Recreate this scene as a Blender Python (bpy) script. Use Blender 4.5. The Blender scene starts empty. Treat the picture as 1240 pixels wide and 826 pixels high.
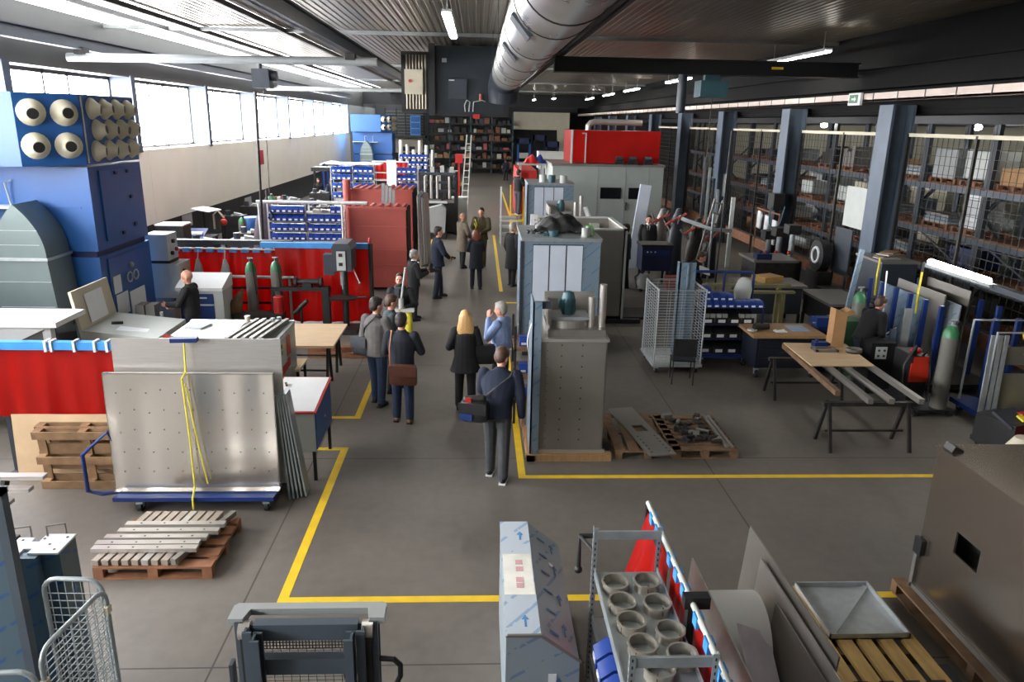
import bpy, bmesh, math, random
from mathutils import Vector, Matrix, Euler
random.seed(7)
R = math.radians
PI = math.pi
scene = bpy.context.scene
COL = scene.collection

# ---------------------------------------------------------------- materials
def lin(c):
    out = []
    for v in c:
        v = v / 255.0
        out.append(v / 12.92 if v <= 0.04045 else ((v + 0.055) / 1.055) ** 2.4)
    return tuple(out) + (1.0,)

def base_nodes(name):
    m = bpy.data.materials.new(name)
    m.use_nodes = True
    nt = m.node_tree
    return m, nt, nt.nodes['Principled BSDF']

def mat(name, col, rough=0.5, metal=0.0, var=0.12, scale=6.0, stretch=(1, 1, 1), bump=0.0, emit=0.0, rvar=0.0, spec=None):
    """Noise-varied principled material."""
    m, nt, p = base_nodes(name)
    c = lin(col)
    tc = nt.nodes.new('ShaderNodeTexCoord')
    mp = nt.nodes.new('ShaderNodeMapping')
    mp.inputs['Scale'].default_value = stretch
    nz = nt.nodes.new('ShaderNodeTexNoise')
    nz.inputs['Scale'].default_value = scale
    nz.inputs['Detail'].default_value = 4
    nt.links.new(tc.outputs['Object'], mp.inputs[0])
    nt.links.new(mp.outputs[0], nz.inputs['Vector'])
    cr = nt.nodes.new('ShaderNodeValToRGB')
    cr.color_ramp.elements[0].position = 0.3
    cr.color_ramp.elements[1].position = 0.7
    cr.color_ramp.elements[0].color = tuple(max(0, v * (1 - var)) for v in c[:3]) + (1,)
    cr.color_ramp.elements[1].color = tuple(min(1, v * (1 + var)) for v in c[:3]) + (1,)
    nt.links.new(nz.outputs['Fac'], cr.inputs[0])
    nt.links.new(cr.outputs[0], p.inputs['Base Color'])
    p.inputs['Roughness'].default_value = rough
    p.inputs['Metallic'].default_value = metal
    if spec is not None:
        p.inputs['Specular IOR Level'].default_value = spec
    if rvar:
        mr = nt.nodes.new('ShaderNodeMapRange')
        mr.inputs['To Min'].default_value = max(0.02, rough - rvar)
        mr.inputs['To Max'].default_value = min(1, rough + rvar)
        nt.links.new(nz.outputs['Fac'], mr.inputs['Value'])
        nt.links.new(mr.outputs[0], p.inputs['Roughness'])
    if bump:
        b = nt.nodes.new('ShaderNodeBump')
        b.inputs['Strength'].default_value = bump
        b.inputs['Distance'].default_value = 0.02
        nt.links.new(nz.outputs['Fac'], b.inputs['Height'])
        nt.links.new(b.outputs[0], p.inputs['Normal'])
    if emit:
        p.inputs['Emission Color'].default_value = c
        p.inputs['Emission Strength'].default_value = emit
    return m

def film(name, col, ink, scale=3.0, thr=0.9, ang=35):
    """Protective film: diagonal rows of printed dashes on a pale sheet."""
    m, nt, p = base_nodes(name)
    L = nt.links.new
    tc = nt.nodes.new('ShaderNodeTexCoord')
    mp = nt.nodes.new('ShaderNodeMapping')
    mp.inputs['Rotation'].default_value = (R(ang), R(ang), 0)
    wv = nt.nodes.new('ShaderNodeTexWave')
    wv.bands_direction = 'Z'
    wv.inputs['Scale'].default_value = scale
    L(tc.outputs['Object'], mp.inputs[0]); L(mp.outputs[0], wv.inputs[0])
    st = nt.nodes.new('ShaderNodeMath'); st.operation = 'GREATER_THAN'; st.inputs[1].default_value = thr
    L(wv.outputs['Fac'], st.inputs[0])
    nz = nt.nodes.new('ShaderNodeTexNoise'); nz.inputs['Scale'].default_value = 9; nz.inputs['Detail'].default_value = 2
    L(tc.outputs['Object'], nz.inputs['Vector'])
    s2 = nt.nodes.new('ShaderNodeMath'); s2.operation = 'GREATER_THAN'; s2.inputs[1].default_value = 0.48
    L(nz.outputs['Fac'], s2.inputs[0])
    mu = nt.nodes.new('ShaderNodeMath'); mu.operation = 'MULTIPLY'
    L(st.outputs[0], mu.inputs[0]); L(s2.outputs[0], mu.inputs[1])
    mx = nt.nodes.new('ShaderNodeMix'); mx.data_type = 'RGBA'
    mx.inputs[6].default_value = lin(col); mx.inputs[7].default_value = lin(ink)
    L(mu.outputs[0], mx.inputs[0]); L(mx.outputs[2], p.inputs['Base Color'])
    p.inputs['Roughness'].default_value = 0.35
    p.inputs['Metallic'].default_value = 0.25
    return m

def emis(name, col, strength):
    m, nt, p = base_nodes(name)
    p.inputs['Base Color'].default_value = lin(col)
    p.inputs['Emission Color'].default_value = lin(col)
    p.inputs['Emission Strength'].default_value = strength
    return m

# ---------------------------------------------------------------- mesh builder
class MB:
    """Collects solids; coordinates are world ones when given the thing (its location is taken off)."""
    def __init__(s, t=None):
        s.bm = bmesh.new()
        s.off = Vector(t.location) if t is not None else Vector((0, 0, 0))
        s.mi = 0
    def _v(s, co):
        return s.bm.verts.new(Vector(co) - s.off)
    def _f(s, vs):
        try:
            f = s.bm.faces.new(vs); f.material_index = s.mi
            return f
        except ValueError:
            return None
    def b(s, x0, y0, z0, x1, y1, z1):
        v = [s._v((x, y, z)) for z in (z0, z1) for y in (y0, y1) for x in (x0, x1)]
        for q in ((0, 2, 3, 1), (4, 5, 7, 6), (0, 1, 5, 4), (2, 6, 7, 3), (0, 4, 6, 2), (1, 3, 7, 5)):
            s._f([v[i] for i in q])
        return s
    def rb(s, c, size, rot=(0, 0, 0)):
        M = Euler([R(a) for a in rot]).to_matrix(); c = Vector(c); h = [k / 2 for k in size]
        v = [s._v(c + M @ Vector((x * h[0], y * h[1], z * h[2]))) for z in (-1, 1) for y in (-1, 1) for x in (-1, 1)]
        for q in ((0, 2, 3, 1), (4, 5, 7, 6), (0, 1, 5, 4), (2, 6, 7, 3), (0, 4, 6, 2), (1, 3, 7, 5)):
            s._f([v[i] for i in q])
        return s
    def bar(s, p, q, w, h=None, up=(0, 0, 1)):
        """rectangular bar from p to q"""
        h = h or w
        p, q = Vector(p), Vector(q); d = (q - p).normalized()
        u = Vector(up)
        if abs(d.dot(u)) > 0.98: u = Vector((0, 1, 0))
        a = d.cross(u).normalized() * w / 2; b = a.cross(d).normalized() * h / 2
        v = [s._v(e + i * a + j * b) for e in (p, q) for i, j in ((-1, -1), (1, -1), (1, 1), (-1, 1))]
        for f in ((3, 2, 1, 0), (4, 5, 6, 7), (0, 1, 5, 4), (1, 2, 6, 5), (2, 3, 7, 6), (3, 0, 4, 7)):
            s._f([v[i] for i in f])
        return s
    def ring(s, c, a, b, n):
        return [s._v(c + a * math.cos(2 * PI * i / n) + b * math.sin(2 * PI * i / n)) for i in range(n)]
    def c(s, p, q, r, r2=None, n=12, cap=True):
        r2 = r if r2 is None else r2
        p, q = Vector(p), Vector(q); d = (q - p).normalized()
        u = Vector((0, 0, 1)) if abs(d.z) < 0.9 else Vector((1, 0, 0))
        a = d.cross(u).normalized(); b = d.cross(a)
        A = s.ring(p, a * r, b * r, n); B = s.ring(q, a * r2, b * r2, n)
        for i in range(n):
            s._f([A[i], B[i], B[(i + 1) % n], A[(i + 1) % n]])
        if cap:
            s._f(A); s._f(B[::-1])
        return s
    def t(s, pts, r, n=8, close=False):
        """tube along a polyline, mitred"""
        P = [Vector(x) for x in pts]; k = len(P); rings = []
        prev = None
        for i in range(k):
            if close: d = (P[(i + 1) % k] - P[i - 1])
            else: d = P[min(i + 1, k - 1)] - P[max(i - 1, 0)]
            d = d.normalized()
            if prev is None:
                u = Vector((0, 0, 1)) if abs(d.z) < 0.9 else Vector((1, 0, 0))
                a = d.cross(u).normalized()
            else:
                a = (prev - d * prev.dot(d)).normalized()
            prev = a; b = d.cross(a)
            rr = r[i] if isinstance(r, (list, tuple)) else r
            rings.append(s.ring(P[i], a * rr, b * rr, n))
        m = k if close else k - 1
        for j in range(m):
            A, B = rings[j], rings[(j + 1) % k]
            for i in range(n):
                s._f([A[i], A[(i + 1) % n], B[(i + 1) % n], B[i]])
        if not close:
            s._f(rings[0][::-1]); s._f(rings[-1])
        return s
    def p(s, poly, ax, a, b):
        """extrude a 2-D polygon along axis ax ('x','y','z') from a to b"""
        def co(u, v, w):
            return {'x': (w, u, v), 'y': (u, w, v), 'z': (u, v, w)}[ax]
        A = [s._v(co(u, v, a)) for u, v in poly]; B = [s._v(co(u, v, b)) for u, v in poly]
        n = len(poly)
        for i in range(n):
            s._f([A[i], A[(i + 1) % n], B[(i + 1) % n], B[i]])
        s._f(A[::-1]); s._f(B)
        return s
    def loft(s, rings, cap=True):
        """rings: list of (center, rx, ry) ellipses lying flat, or lists of points"""
        Rn = []
        for g in rings:
            if isinstance(g[0], (tuple, list, Vector)) and len(g) in (3, 4) and not isinstance(g[1], (tuple, list, Vector)):
                c = Vector(g[0]); n = 16
                Rn.append(s.ring(c, Vector((g[1], 0, 0)), Vector((0, g[2], 0)), n))
            else:
                Rn.append([s._v(x) for x in g])
        for A, B in zip(Rn, Rn[1:]):
            n = len(A)
            for i in range(n):
                s._f([A[i], A[(i + 1) % n], B[(i + 1) % n], B[i]])
        if cap:
            s._f(Rn[0][::-1]); s._f(Rn[-1])
        return s
    def s(s, c, r, n=12, m=8):
        c = Vector(c); r = (r, r, r) if not isinstance(r, (tuple, list)) else r
        top = s._v(c + Vector((0, 0, r[2]))); bot = s._v(c - Vector((0, 0, r[2]))); rg = []
        for j in range(1, m):
            th = PI * j / m
            rg.append([s._v(c + Vector((r[0] * math.sin(th) * math.cos(2 * PI * i / n), r[1] * math.sin(th) * math.sin(2 * PI * i / n), r[2] * math.cos(th)))) for i in range(n)])
        for i in range(n):
            s._f([top, rg[0][i], rg[0][(i + 1) % n]]); s._f([bot, rg[-1][(i + 1) % n], rg[-1][i]])
        for A, B in zip(rg, rg[1:]):
            for i in range(n):
                s._f([A[i], B[i], B[(i + 1) % n], A[(i + 1) % n]])
        return s
    def cap(s, p, q, r, r2=None, n=10):
        """capsule"""
        r2 = r if r2 is None else r2
        s.c(p, q, r, r2, n); s.s(p, r, n, 6); s.s(q, r2, n, 6)
        return s
    def sheet(s, fn, nu, nv, th=0.004):
        """curved sheet with thickness; fn(u,v)->(point, normal)"""
        F, B = [], []
        for i in range(nu + 1):
            for j in range(nv + 1):
                pt, nn = fn(i / nu, j / nv)
                pt = Vector(pt); nn = Vector(nn)
                F.append(s._v(pt + nn * th / 2)); B.append(s._v(pt - nn * th / 2))
        w = nv + 1
        for i in range(nu):
            for j in range(nv):
                a, b_, c, d = i * w + j, (i + 1) * w + j, (i + 1) * w + j + 1, i * w + j + 1
                s._f([F[a], F[b_], F[c], F[d]]); s._f([B[d], B[c], B[b_], B[a]])
        for i in range(nu):
            for j0 in (0, nv):
                a, b_ = i * w + j0, (i + 1) * w + j0
                s._f([F[a], B[a], B[b_], F[b_]])
        for j in range(nv):
            for i0 in (0, nu):
                a, b_ = i0 * w + j, i0 * w + j + 1
                s._f([F[a], F[b_], B[b_], B[a]])
        return s
    def o(s, name, mats, parent=None, label=None, smooth=True, bev=0.0, kind=None, remesh=0.0, sm=0):
        bm = s.bm
        bmesh.ops.recalc_face_normals(bm, faces=bm.faces)
        if bev:
            es = [e for e in bm.edges if len(e.link_faces) == 2 and e.calc_face_angle(0) > 0.6]
            try: bmesh.ops.bevel(bm, geom=es, offset=bev, segments=1, affect='EDGES', clamp_overlap=True)
            except Exception: pass
        if smooth:
            for f in bm.faces: f.smooth = True
            for e in bm.edges:
                if len(e.link_faces) != 2 or e.calc_face_angle(0) > 0.65: e.smooth = False
        me = bpy.data.meshes.new(name)
        bm.to_mesh(me); bm.free()
        for m in (mats if isinstance(mats, (list, tuple)) else [mats]):
            me.materials.append(m)
        ob = bpy.data.objects.new(name, me)
        COL.objects.link(ob)
        if remesh:
            rm = ob.modifiers.new('r', 'REMESH'); rm.mode = 'VOXEL'; rm.voxel_size = remesh; rm.use_smooth_shade = True
            if sm:
                k = ob.modifiers.new('s', 'SMOOTH'); k.iterations = sm; k.factor = 0.5
            dg = bpy.context.evaluated_depsgraph_get()
            me2 = bpy.data.meshes.new_from_object(ob.evaluated_get(dg))
            ob.modifiers.clear(); ob.data = me2; bpy.data.meshes.remove(me); me2.name = name
            if not me2.materials:
                for m in (mats if isinstance(mats, (list, tuple)) else [mats]): me2.materials.append(m)
        if parent is not None: ob.parent = parent
        if label: ob['label'] = label
        if kind: ob['kind'] = kind
        return ob

def tag(o, label, cat, group=None, kind=None):
    o['label'] = label; o['category'] = cat
    if group: o['group'] = group
    if kind: o['kind'] = kind
    return o

def T(name, label, cat, loc, rz=0, group=None):
    o = bpy.data.objects.new(name, None)
    COL.objects.link(o)
    o.empty_display_size = 0.1
    o.location = loc; o.rotation_euler = (0, 0, R(rz))
    return tag(o, label, cat, group)

def one(name, mb, m, label, cat, group=None, loc=None, **k):
    """a thing that is one mesh; loc moves the origin"""
    o = mb.o(name, m, **k)
    if loc is not None: o.location = loc
    return tag(o, label, cat, group)

def struct(name, mb, m, label=None, **k):
    o = mb.o(name, m, **k)
    o['kind'] = 'structure'
    if label: o['label'] = label
    o['category'] = 'structure'
    return o

def dup(root, loc, label=None, rz=None, group=None, rot=None, scale=None):
    def cp(o, par):
        c = o.copy(); COL.objects.link(c)
        if par is not None: c.parent = par
        for ch in o.children: cp(ch, c)
        return c
    r = cp(root, None)
    r.location = loc
    if rz is not None: r.rotation_euler = (0, 0, R(rz))
    if rot is not None: r.rotation_euler = [R(a) for a in rot]
    if scale is not None: r.scale = scale
    if label: r['label'] = label
    if group: r['group'] = group
    return r
# ---------------------------------------------------------------- palette
M = {}
M['steel'] = mat('brushed_steel', (186, 182, 176), 0.32, 0.6, 0.06, 3, (1, 1, 14), rvar=0.06)
M['steel_h'] = mat('brushed_steel_wide', (205, 199, 190), 0.2, 0.8, 0.03, 0.9, (1.5, 1, 0.1), bump=1.0, rvar=0.04)
M['steel_d'] = mat('dull_steel', (134, 130, 124), 0.42, 0.5, 0.08, 2, rvar=0.06)
for _n in M['steel_h'].node_tree.nodes:
    if _n.type == 'BUMP': _n.inputs['Distance'].default_value = .2
    if _n.type == 'TEX_NOISE': _n.inputs['Detail'].default_value = .6
M['galv'] = mat('galvanised', (158, 166, 168), 0.38, 0.45, 0.12, 9, rvar=0.08)
M['galv_l'] = mat('zinc_bright', (184, 190, 192), 0.35, 0.45, 0.1, 10)
M['iron'] = mat('dark_iron', (52, 50, 48), 0.5, 0.5, 0.25, 8)
M['black'] = mat('black_paint', (24, 24, 26), 0.5, 0, 0.2, 8)
M['bench'] = mat('bench_dark_navy', (22, 26, 40), .5, 0, .1, 4)
M['rubber'] = mat('black_rubber', (22, 22, 22), 0.75, 0, 0.2, 8)
M['char'] = mat('charcoal_paint', (52, 58, 66), 0.45, 0.1, 0.12, 5)
M['colum'] = mat('column_paint', (86, 98, 112), 0.45, 0.1, 0.1, 3)
M['blue'] = mat('blue_paint', (20, 46, 104), 0.42, 0, 0.15, 5)
M['mblue'] = mat('machine_blue', (30, 84, 148), 0.4, 0, 0.05, 2)
M['dblue'] = mat('navy_paint', (20, 32, 74), 0.45, 0, 0.15, 5)
M['bin'] = mat('bin_plastic_blue', (26, 60, 140), 0.35, 0, 0.08, 5)
M['sky'] = mat('clip_blue', (60, 145, 215), 0.45, 0, 0.1, 9)
M['white'] = mat('white_paint', (225, 226, 224), 0.45, 0, 0.04, 3)
M['wpanel'] = mat('wall_panel', (244, 238, 220), 0.5, 0, 0.03, 1)
M['cream'] = mat('cream_paint', (196, 188, 165), 0.55, 0, 0.05, 2)
M['grey'] = mat('grey_paint', (148, 152, 150), 0.5, 0, 0.06, 3)
M['lgrey'] = mat('light_grey_paint', (188, 192, 186), 0.5, 0, 0.05, 3)
M['cabin'] = mat('cabin_grey', (158, 165, 160), 0.5, 0, 0.05, 2)
M['nozzle'] = mat('nozzle_cream', (205, 198, 172), 0.45, 0, 0.06, 4)
M['red'] = mat('curtain_red', (164, 19, 12), 0.35, 0, 0.25, 1.6, (1, 1, 0.4))
def translucent(m, col, fac):
    nt = m.node_tree; out = nt.nodes['Material Output']; p = nt.nodes['Principled BSDF']
    tr = nt.nodes.new('ShaderNodeBsdfTranslucent'); tr.inputs[0].default_value = lin(col)
    mx = nt.nodes.new('ShaderNodeMixShader'); mx.inputs[0].default_value = fac
    nt.links.new(p.outputs[0], mx.inputs[1]); nt.links.new(tr.outputs[0], mx.inputs[2]); nt.links.new(mx.outputs[0], out.inputs[0])
translucent(M['red'], (240, 40, 16), .4)
M['redp'] = mat('red_paint', (176, 32, 26), 0.45, 0, 0.12, 4)
M['brick'] = mat('oxide_red_paint', (176, 84, 74), 0.6, 0, 0.06, 2)
M['yellow'] = mat('yellow_paint', (236, 196, 40), 0.5, 0, 0.08, 6)
M['strap'] = mat('strap_yellow', (228, 212, 60), 0.6, 0, 0.1, 20)
M['wood'] = mat('pallet_wood', (136, 106, 76), 0.75, 0, 0.3, 5, (1, 1, 1), bump=0.2)
M['wood_y'] = mat('fresh_pallet_wood', (246, 200, 128), 0.7, 0, 0.2, 5, (3, 0.6, 3), bump=0.15)
M['wood_d'] = mat('weathered_wood', (112, 86, 62), 0.8, 0, 0.3, 6)
M['wood_o'] = mat('orange_pallet_wood', (134, 90, 62), 0.75, 0, 0.25, 6)
M['ply'] = mat('plywood', (205, 176, 140), 0.6, 0, 0.1, 3, (1, 8, 1))
M['mdf'] = mat('workbench_top', (164, 128, 88), 0.6, 0, 0.12, 4, (6, 1, 1))
M['card'] = mat('cardboard', (176, 136, 94), 0.8, 0, 0.1, 5)
M['paper'] = mat('paper', (232, 234, 236), 0.7, 0, 0.03, 5)
M['screen'] = mat('dark_glass', (20, 22, 26), 0.15, 0, 0.1, 3)
M['green'] = mat('bottle_green', (56, 118, 76), 0.4, 0, 0.1, 5)
M['bottle'] = mat('bottle_grey', (112, 112, 104), 0.45, 0.1, 0.08, 5)
M['teal'] = mat('motor_teal', (52, 88, 96), 0.45, 0.1, 0.1, 5)
M['film'] = film('film_blue_grey', (124, 142, 156), (88, 122, 160), 2.2, 0.95)
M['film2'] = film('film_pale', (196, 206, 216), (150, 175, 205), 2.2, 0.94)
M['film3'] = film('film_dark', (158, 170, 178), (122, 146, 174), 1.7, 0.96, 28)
M['film4'] = film('film_deep', (78, 98, 110), (48, 84, 128), 1.7, 0.96, 28)
M['fpanel'] = mat('white_film_panel', (205, 214, 226), 0.3, 0.1, 0.03, 4)
M['skin'] = mat('skin', (206, 150, 126), 0.5, 0, 0.08, 12)
M['tube'] = emis('fluorescent_tube', (255, 252, 244), 24)
M['glow'] = emis('daylight_window', (252, 252, 255), 26.0)
M['matte'] = mat('matte_black', (26, 26, 26), .8, 0, .1, 5, spec=.1)
M['mast'] = mat('mast_slate', (74, 84, 94), 0.42, 0.2, 0.1, 5)
M['orange'] = mat('orange_red', (196, 48, 26), 0.45, 0, 0.08, 5)
M['unit'] = mat('unit_slate', (30, 40, 46), 0.5, 0.1, 0.15, 1.5)

def concrete():
    m, nt, p = base_nodes('concrete_floor')
    L = nt.links.new
    tc = nt.nodes.new('ShaderNodeTexCoord')
    n1 = nt.nodes.new('ShaderNodeTexNoise'); n1.inputs['Scale'].default_value = 0.55; n1.inputs['Detail'].default_value = 6
    n2 = nt.nodes.new('ShaderNodeTexNoise'); n2.inputs['Scale'].default_value = 7; n2.inputs['Detail'].default_value = 6
    for n in (n1, n2): L(tc.outputs['Object'], n.inputs['Vector'])
    ad = nt.nodes.new('ShaderNodeMath'); ad.operation = 'MULTIPLY_ADD'; ad.inputs[1].default_value = 0.35
    L(n2.outputs['Fac'], ad.inputs[0]); L(n1.outputs['Fac'], ad.inputs[2])
    cr = nt.nodes.new('ShaderNodeValToRGB')
    e = cr.color_ramp.elements
    e[0].position = 0.5; e[0].color = lin((92, 86, 79)); e[1].position = 0.85; e[1].color = lin((112, 106, 98))
    L(ad.outputs[0], cr.inputs[0])
    sx = nt.nodes.new('ShaderNodeSeparateXYZ'); L(tc.outputs['Object'], sx.inputs[0])
    last = cr.outputs[0]
    # expansion joints: a grid of thin dark saw cuts
    for out, off, per in (('X', 3.25, 5.55), ('Y', 9.72, 4.2)):
        a = nt.nodes.new('ShaderNodeMath'); a.operation = 'SUBTRACT'; a.inputs[1].default_value = off - per * 20; L(sx.outputs[out], a.inputs[0])
        b = nt.nodes.new('ShaderNodeMath'); b.operation = 'MODULO'; b.inputs[1].default_value = per; L(a.outputs[0], b.inputs[0])
        c = nt.nodes.new('ShaderNodeMath'); c.operation = 'LESS_THAN'; c.inputs[1].default_value = 0.018; L(b.outputs[0], c.inputs[0])
        mx = nt.nodes.new('ShaderNodeMix'); mx.data_type = 'RGBA'
        mx.inputs[7].default_value = lin((58, 54, 50))
        L(c.outputs[0], mx.inputs[0]); L(last, mx.inputs[6]); last = mx.outputs[2]
    L(last, p.inputs['Base Color'])
    mr = nt.nodes.new('ShaderNodeMapRange'); mr.inputs['To Min'].default_value = 0.38; mr.inputs['To Max'].default_value = 0.6
    L(n1.outputs['Fac'], mr.inputs['Value']); L(mr.outputs[0], p.inputs['Roughness'])
    return m
M['floor'] = concrete()

# ---------------------------------------------------------------- room shell
XL, XR, YB, ZC = -10.3, 22.0, 78.0, 7.0
Y0 = -6.0
struct('floor', MB().b(XL - 1, Y0, -0.2, XR, YB, 0), M['floor'], 'grey brown concrete floor with saw cut joints')
# corrugated metal ceiling (ribs run along the hall)
def corrugated(x0, x1, per, h, z):
    pts = []; x = x0
    while x < x1:
        pts += [(x, z), (x + per * .3, z), (x + per * .4, z - h), (x + per * .9, z - h), (x + per, z)]
        x += per
    return pts
pr_ = corrugated(-7.7, XR, 0.18, 0.014, ZC)
mb = MB()
A = [mb._v((x, Y0, z)) for x, z in pr_]; B = [mb._v((x, YB, z)) for x, z in pr_]
A2 = [mb._v((pr_[0][0], Y0, ZC + .15)), mb._v((pr_[-1][0], Y0, ZC + .15))]; B2 = [mb._v((pr_[0][0], YB, ZC + .15)), mb._v((pr_[-1][0], YB, ZC + .15))]
for i in range(len(A) - 1):
    if (Vector(A[i].co) - Vector(A[i + 1].co)).length > 1e-5: mb._f([A[i], A[i + 1], B[i + 1], B[i]])
mb._f([A2[0], A2[1], B2[1], B2[0]]); mb._f([A[0], B[0], B2[0], A2[0]]); mb._f([A[-1], B[-1], B2[1], A2[1]])
M['ceil'] = mat('ceiling_sheet', (156, 149, 136), 0.36, 0.85, 0.12, 0.7, (3, .2, 1), rvar=0.05)
M['ceil_w'] = emis('translucent_roof_panel', (250, 252, 255), 3.0)
struct('ceiling', mb, M['ceil'], 'dull metal ribbed ceiling sheets running along the hall', smooth=False)
mb = MB()
for k in range(14):
    y = Y0 + k * 6.0
    mb.b(XL - 1, y, ZC, -7.7, y + 5.985, ZC + .1)
struct('ceiling_panel', mb, M['ceil_w'], 'translucent white roof light panels next to the windows')
# left wall: dark plinth, white cladding band, window band, header
struct('wall_left', MB().b(XL - .95, Y0, 0, XL - .25, YB, 1.28), mat('dark_plinth', (44, 46, 46), 0.6, 0, 0.2, 2), 'dark lower strip of the window wall')
mb = MB()
for k in range(14):
    y = Y0 + k * 6.1
    mb.b(XL - .95, y, 1.28, XL, min(y + 6.09, 62.4), 3.56) if y < 62.4 else None
mb.b(XL - .02, Y0, 2.43, XL + .004, 62.4, 2.44)
struct('trim_1', mb, M['wpanel'], 'off white cladding band under the windows')
struct('trim_2', MB().b(XL - .95, Y0, 5.66, XL, YB, ZC), mat('header_dark', (70, 70, 68), 0.5, 0.2, 0.1, 1), 'dark header above the windows')
struct('wall_left', MB().b(XL - .95, 62.4, 1.28, XL, YB, 5.66), M['grey'], 'grey wall past the last window')
# pillars between the windows and the windows themselves
pil = [Y0 + .1, -0.9, 5.3, 11.55, 17.8, 24.0, 30.24, 36.5, 42.8, 49.1, 55.3, 61.9]
fr = mat('window_frame', (58, 60, 66), 0.5, 0, 0.03, 3)
for k, y in enumerate(pil):
    struct('column_pillar', MB().b(XL - .62, y - .3, 3.56, XL + .02, y, 5.66).b(XL + .02, y - .3, 3.5, XL + .06, y - .02, 5.7), mat('pillar_paint', (60, 68, 82), 0.5, 0, 0.06, 2) if k == 0 else bpy.data.materials['pillar_paint'], 'pale pillar between two windows')
for k in range(len(pil) - 1):
    a, b_ = pil[k], pil[k + 1] - .3
    x = XL - .62
    w = T('window_%d' % (k + 1), 'tall daylight window bay in the left wall', 'window', (x, a, 3.56)); w['kind'] = 'structure'
    f = MB(w)
    m1, m2 = a + (b_ - a) * .40, a + (b_ - a) * .60
    for yy in (a, m1, m2, b_ - .06): f.b(x - .05, yy, 3.56, x + .05, yy + .07, 5.66)
    f.b(x - .05, a, 3.56, x + .05, b_, 3.64); f.b(x - .05, a, 5.56, x + .05, b_, 5.66)
    f.o('window_frame', fr, w)
    MB(w).b(x - .02, a + .02, 3.6, x, b_ - .02, 5.62).o('window_pane', M['glow'], w)
# far wall and right side of the store
struct('wall_back', MB().b(XL - 1, YB, 0, XR, YB + .2, ZC), mat('back_wall', (70, 70, 70), 0.7, 0, 0.15, 0.6), 'dark far wall')
struct('wall_right', MB().b(XR, Y0, 0, XR + .2, YB, ZC), mat('store_wall', (150, 146, 126), 0.6, 0, 0.08, 0.5), 'cream wall at the far side of the store')
struct('wall_front', MB().b(XL - 1, Y0 - .2, 0, XR, Y0, ZC), mat('front_wall', (150, 150, 146), 0.7, 0, 0.1, 0.6), 'wall behind the gallery')
struct('ceiling', MB().b(10.35, Y0, 4.95, XR, YB, 5.05), M['matte'], 'low dark ceiling added to keep the store dark')  # added ceiling: blocks window light so the store stays dark
struct('trim_3', MB().b(10.3, Y0, 5.05, 10.34, YB, ZC), M['matte'], 'black panel added to darken the area above the store')  # added black sheet: darkens the space above the store
# yellow floor lines
LW = .1
def line(x0, y0, x1, y1, lab):
    struct('floor_marking', MB().b(x0, y0, 0.0, x1, y1, 0.003), M['yellow'], lab)
line(-1.97, 6.42, -1.87, 10.1, 'yellow aisle line in front on the left')
line(-1.87, 6.42, 4.57, 6.52, 'yellow line across the front of the floor')
line(-2.35, 10.0, -1.97, 10.1, 'short yellow stub beside the desk')
line(-1.97, 11.2, -1.87, 26.0, 'yellow aisle line along the left group of people')
line(-2.62, 11.2, -1.97, 11.3, 'short yellow stub under the table')
line(-1.87, 29, -1.77, 36, 'yellow aisle line past the officer')
line(-3.2, 28.9, -1.8, 29.0, 'yellow cross line by the red containers')
line(-1.35, 44, -1.25, 60, 'far yellow line at the end of the aisle')
line(.56, 9.1, .66, 19.2, 'yellow aisle line left of the machines')
line(.66, 9.1, 6.38, 9.19, 'yellow line across in front of the machines')
line(.66, 19.2, 1.1, 19.32, 'short yellow stub beside the film wrapped cabinet')
line(.6, 20.6, .7, 31.5, 'yellow aisle line past the cabinets')
line(1.55, 33, 1.65, 52, 'far yellow line on the right')
# steel columns of the store
for k, y in enumerate((17.75, 23.75, 30.3, 36.6, 43, 50, 57, 64)):
    mb = MB().b(9.6, y, 0, 9.66, y + .62, 5.15).b(10.1, y, 0, 10.16, y + .62, 5.15).b(9.66, y + .28, 0, 10.1, y + .34, 5.15).b(9.5, y - .06, 0, 10.26, y + .68, .03)
    struct('column', mb, M['colum'], 'slate steel column of the store')
# beams
dk = M['iron']
def ibeam(name, p0, p1, h, w, m, lab, ax):
    mb = MB()
    if ax == 'y':
        x, z = p0[0], p0[2]
        mb.b(x - w / 2, p0[1], z + h - .03, x + w / 2, p1[1], z + h).b(x - w / 2, p0[1], z, x + w / 2, p1[1], z + .03).b(x - .02, p0[1], z, x + .02, p1[1], z + h)
    else:
        y, z = p0[1], p0[2]
        mb.b(p0[0], y - w / 2, z + h - .03, p1[0], y + w / 2, z + h).b(p0[0], y - w / 2, z, p1[0], y + w / 2, z + .03).b(p0[0], y - .02, z, p1[0], y + .02, z + h)
    return struct(name, mb, m, lab)
ibeam('ceiling_beam', (-3.2, Y0, 6.15), (-3.2, 60, 6.15), .3, .22, M['char'], 'dark crane rail beam under the ceiling', 'y')
ibeam('ceiling_beam', (-9.75, Y0, 6.1), (-9.75, 60, 6.1), .3, .2, M['char'], 'dark crane rail beam above the windows', 'y')
ibeam('ceiling_beam', (9.9, Y0, 5.55), (9.9, YB, 5.55), .5, .35, M['matte'], 'dark beam above the store columns', 'y')
ibeam('ceiling_beam', (2.0, 10, 6.2), (2.0, 60, 6.2), .25, .2, M['black'], 'dark crane rail beam right of the duct', 'y')
for y in (9.5, 22.5, 35.5, 48.5, 61.5):
    struct('ceiling_beam', MB().b(XL, y, ZC - .13, XR, y + .12, ZC - .04), M['grey'], 'pale purlin across the ceiling')
for x in (-8.6, -7.75, -5.4):
    struct('ceiling_beam', MB().b(x - .05, Y0, ZC - .16, x + .05, YB, ZC - .05), dk, 'slim dark bar along the ceiling')
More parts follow.
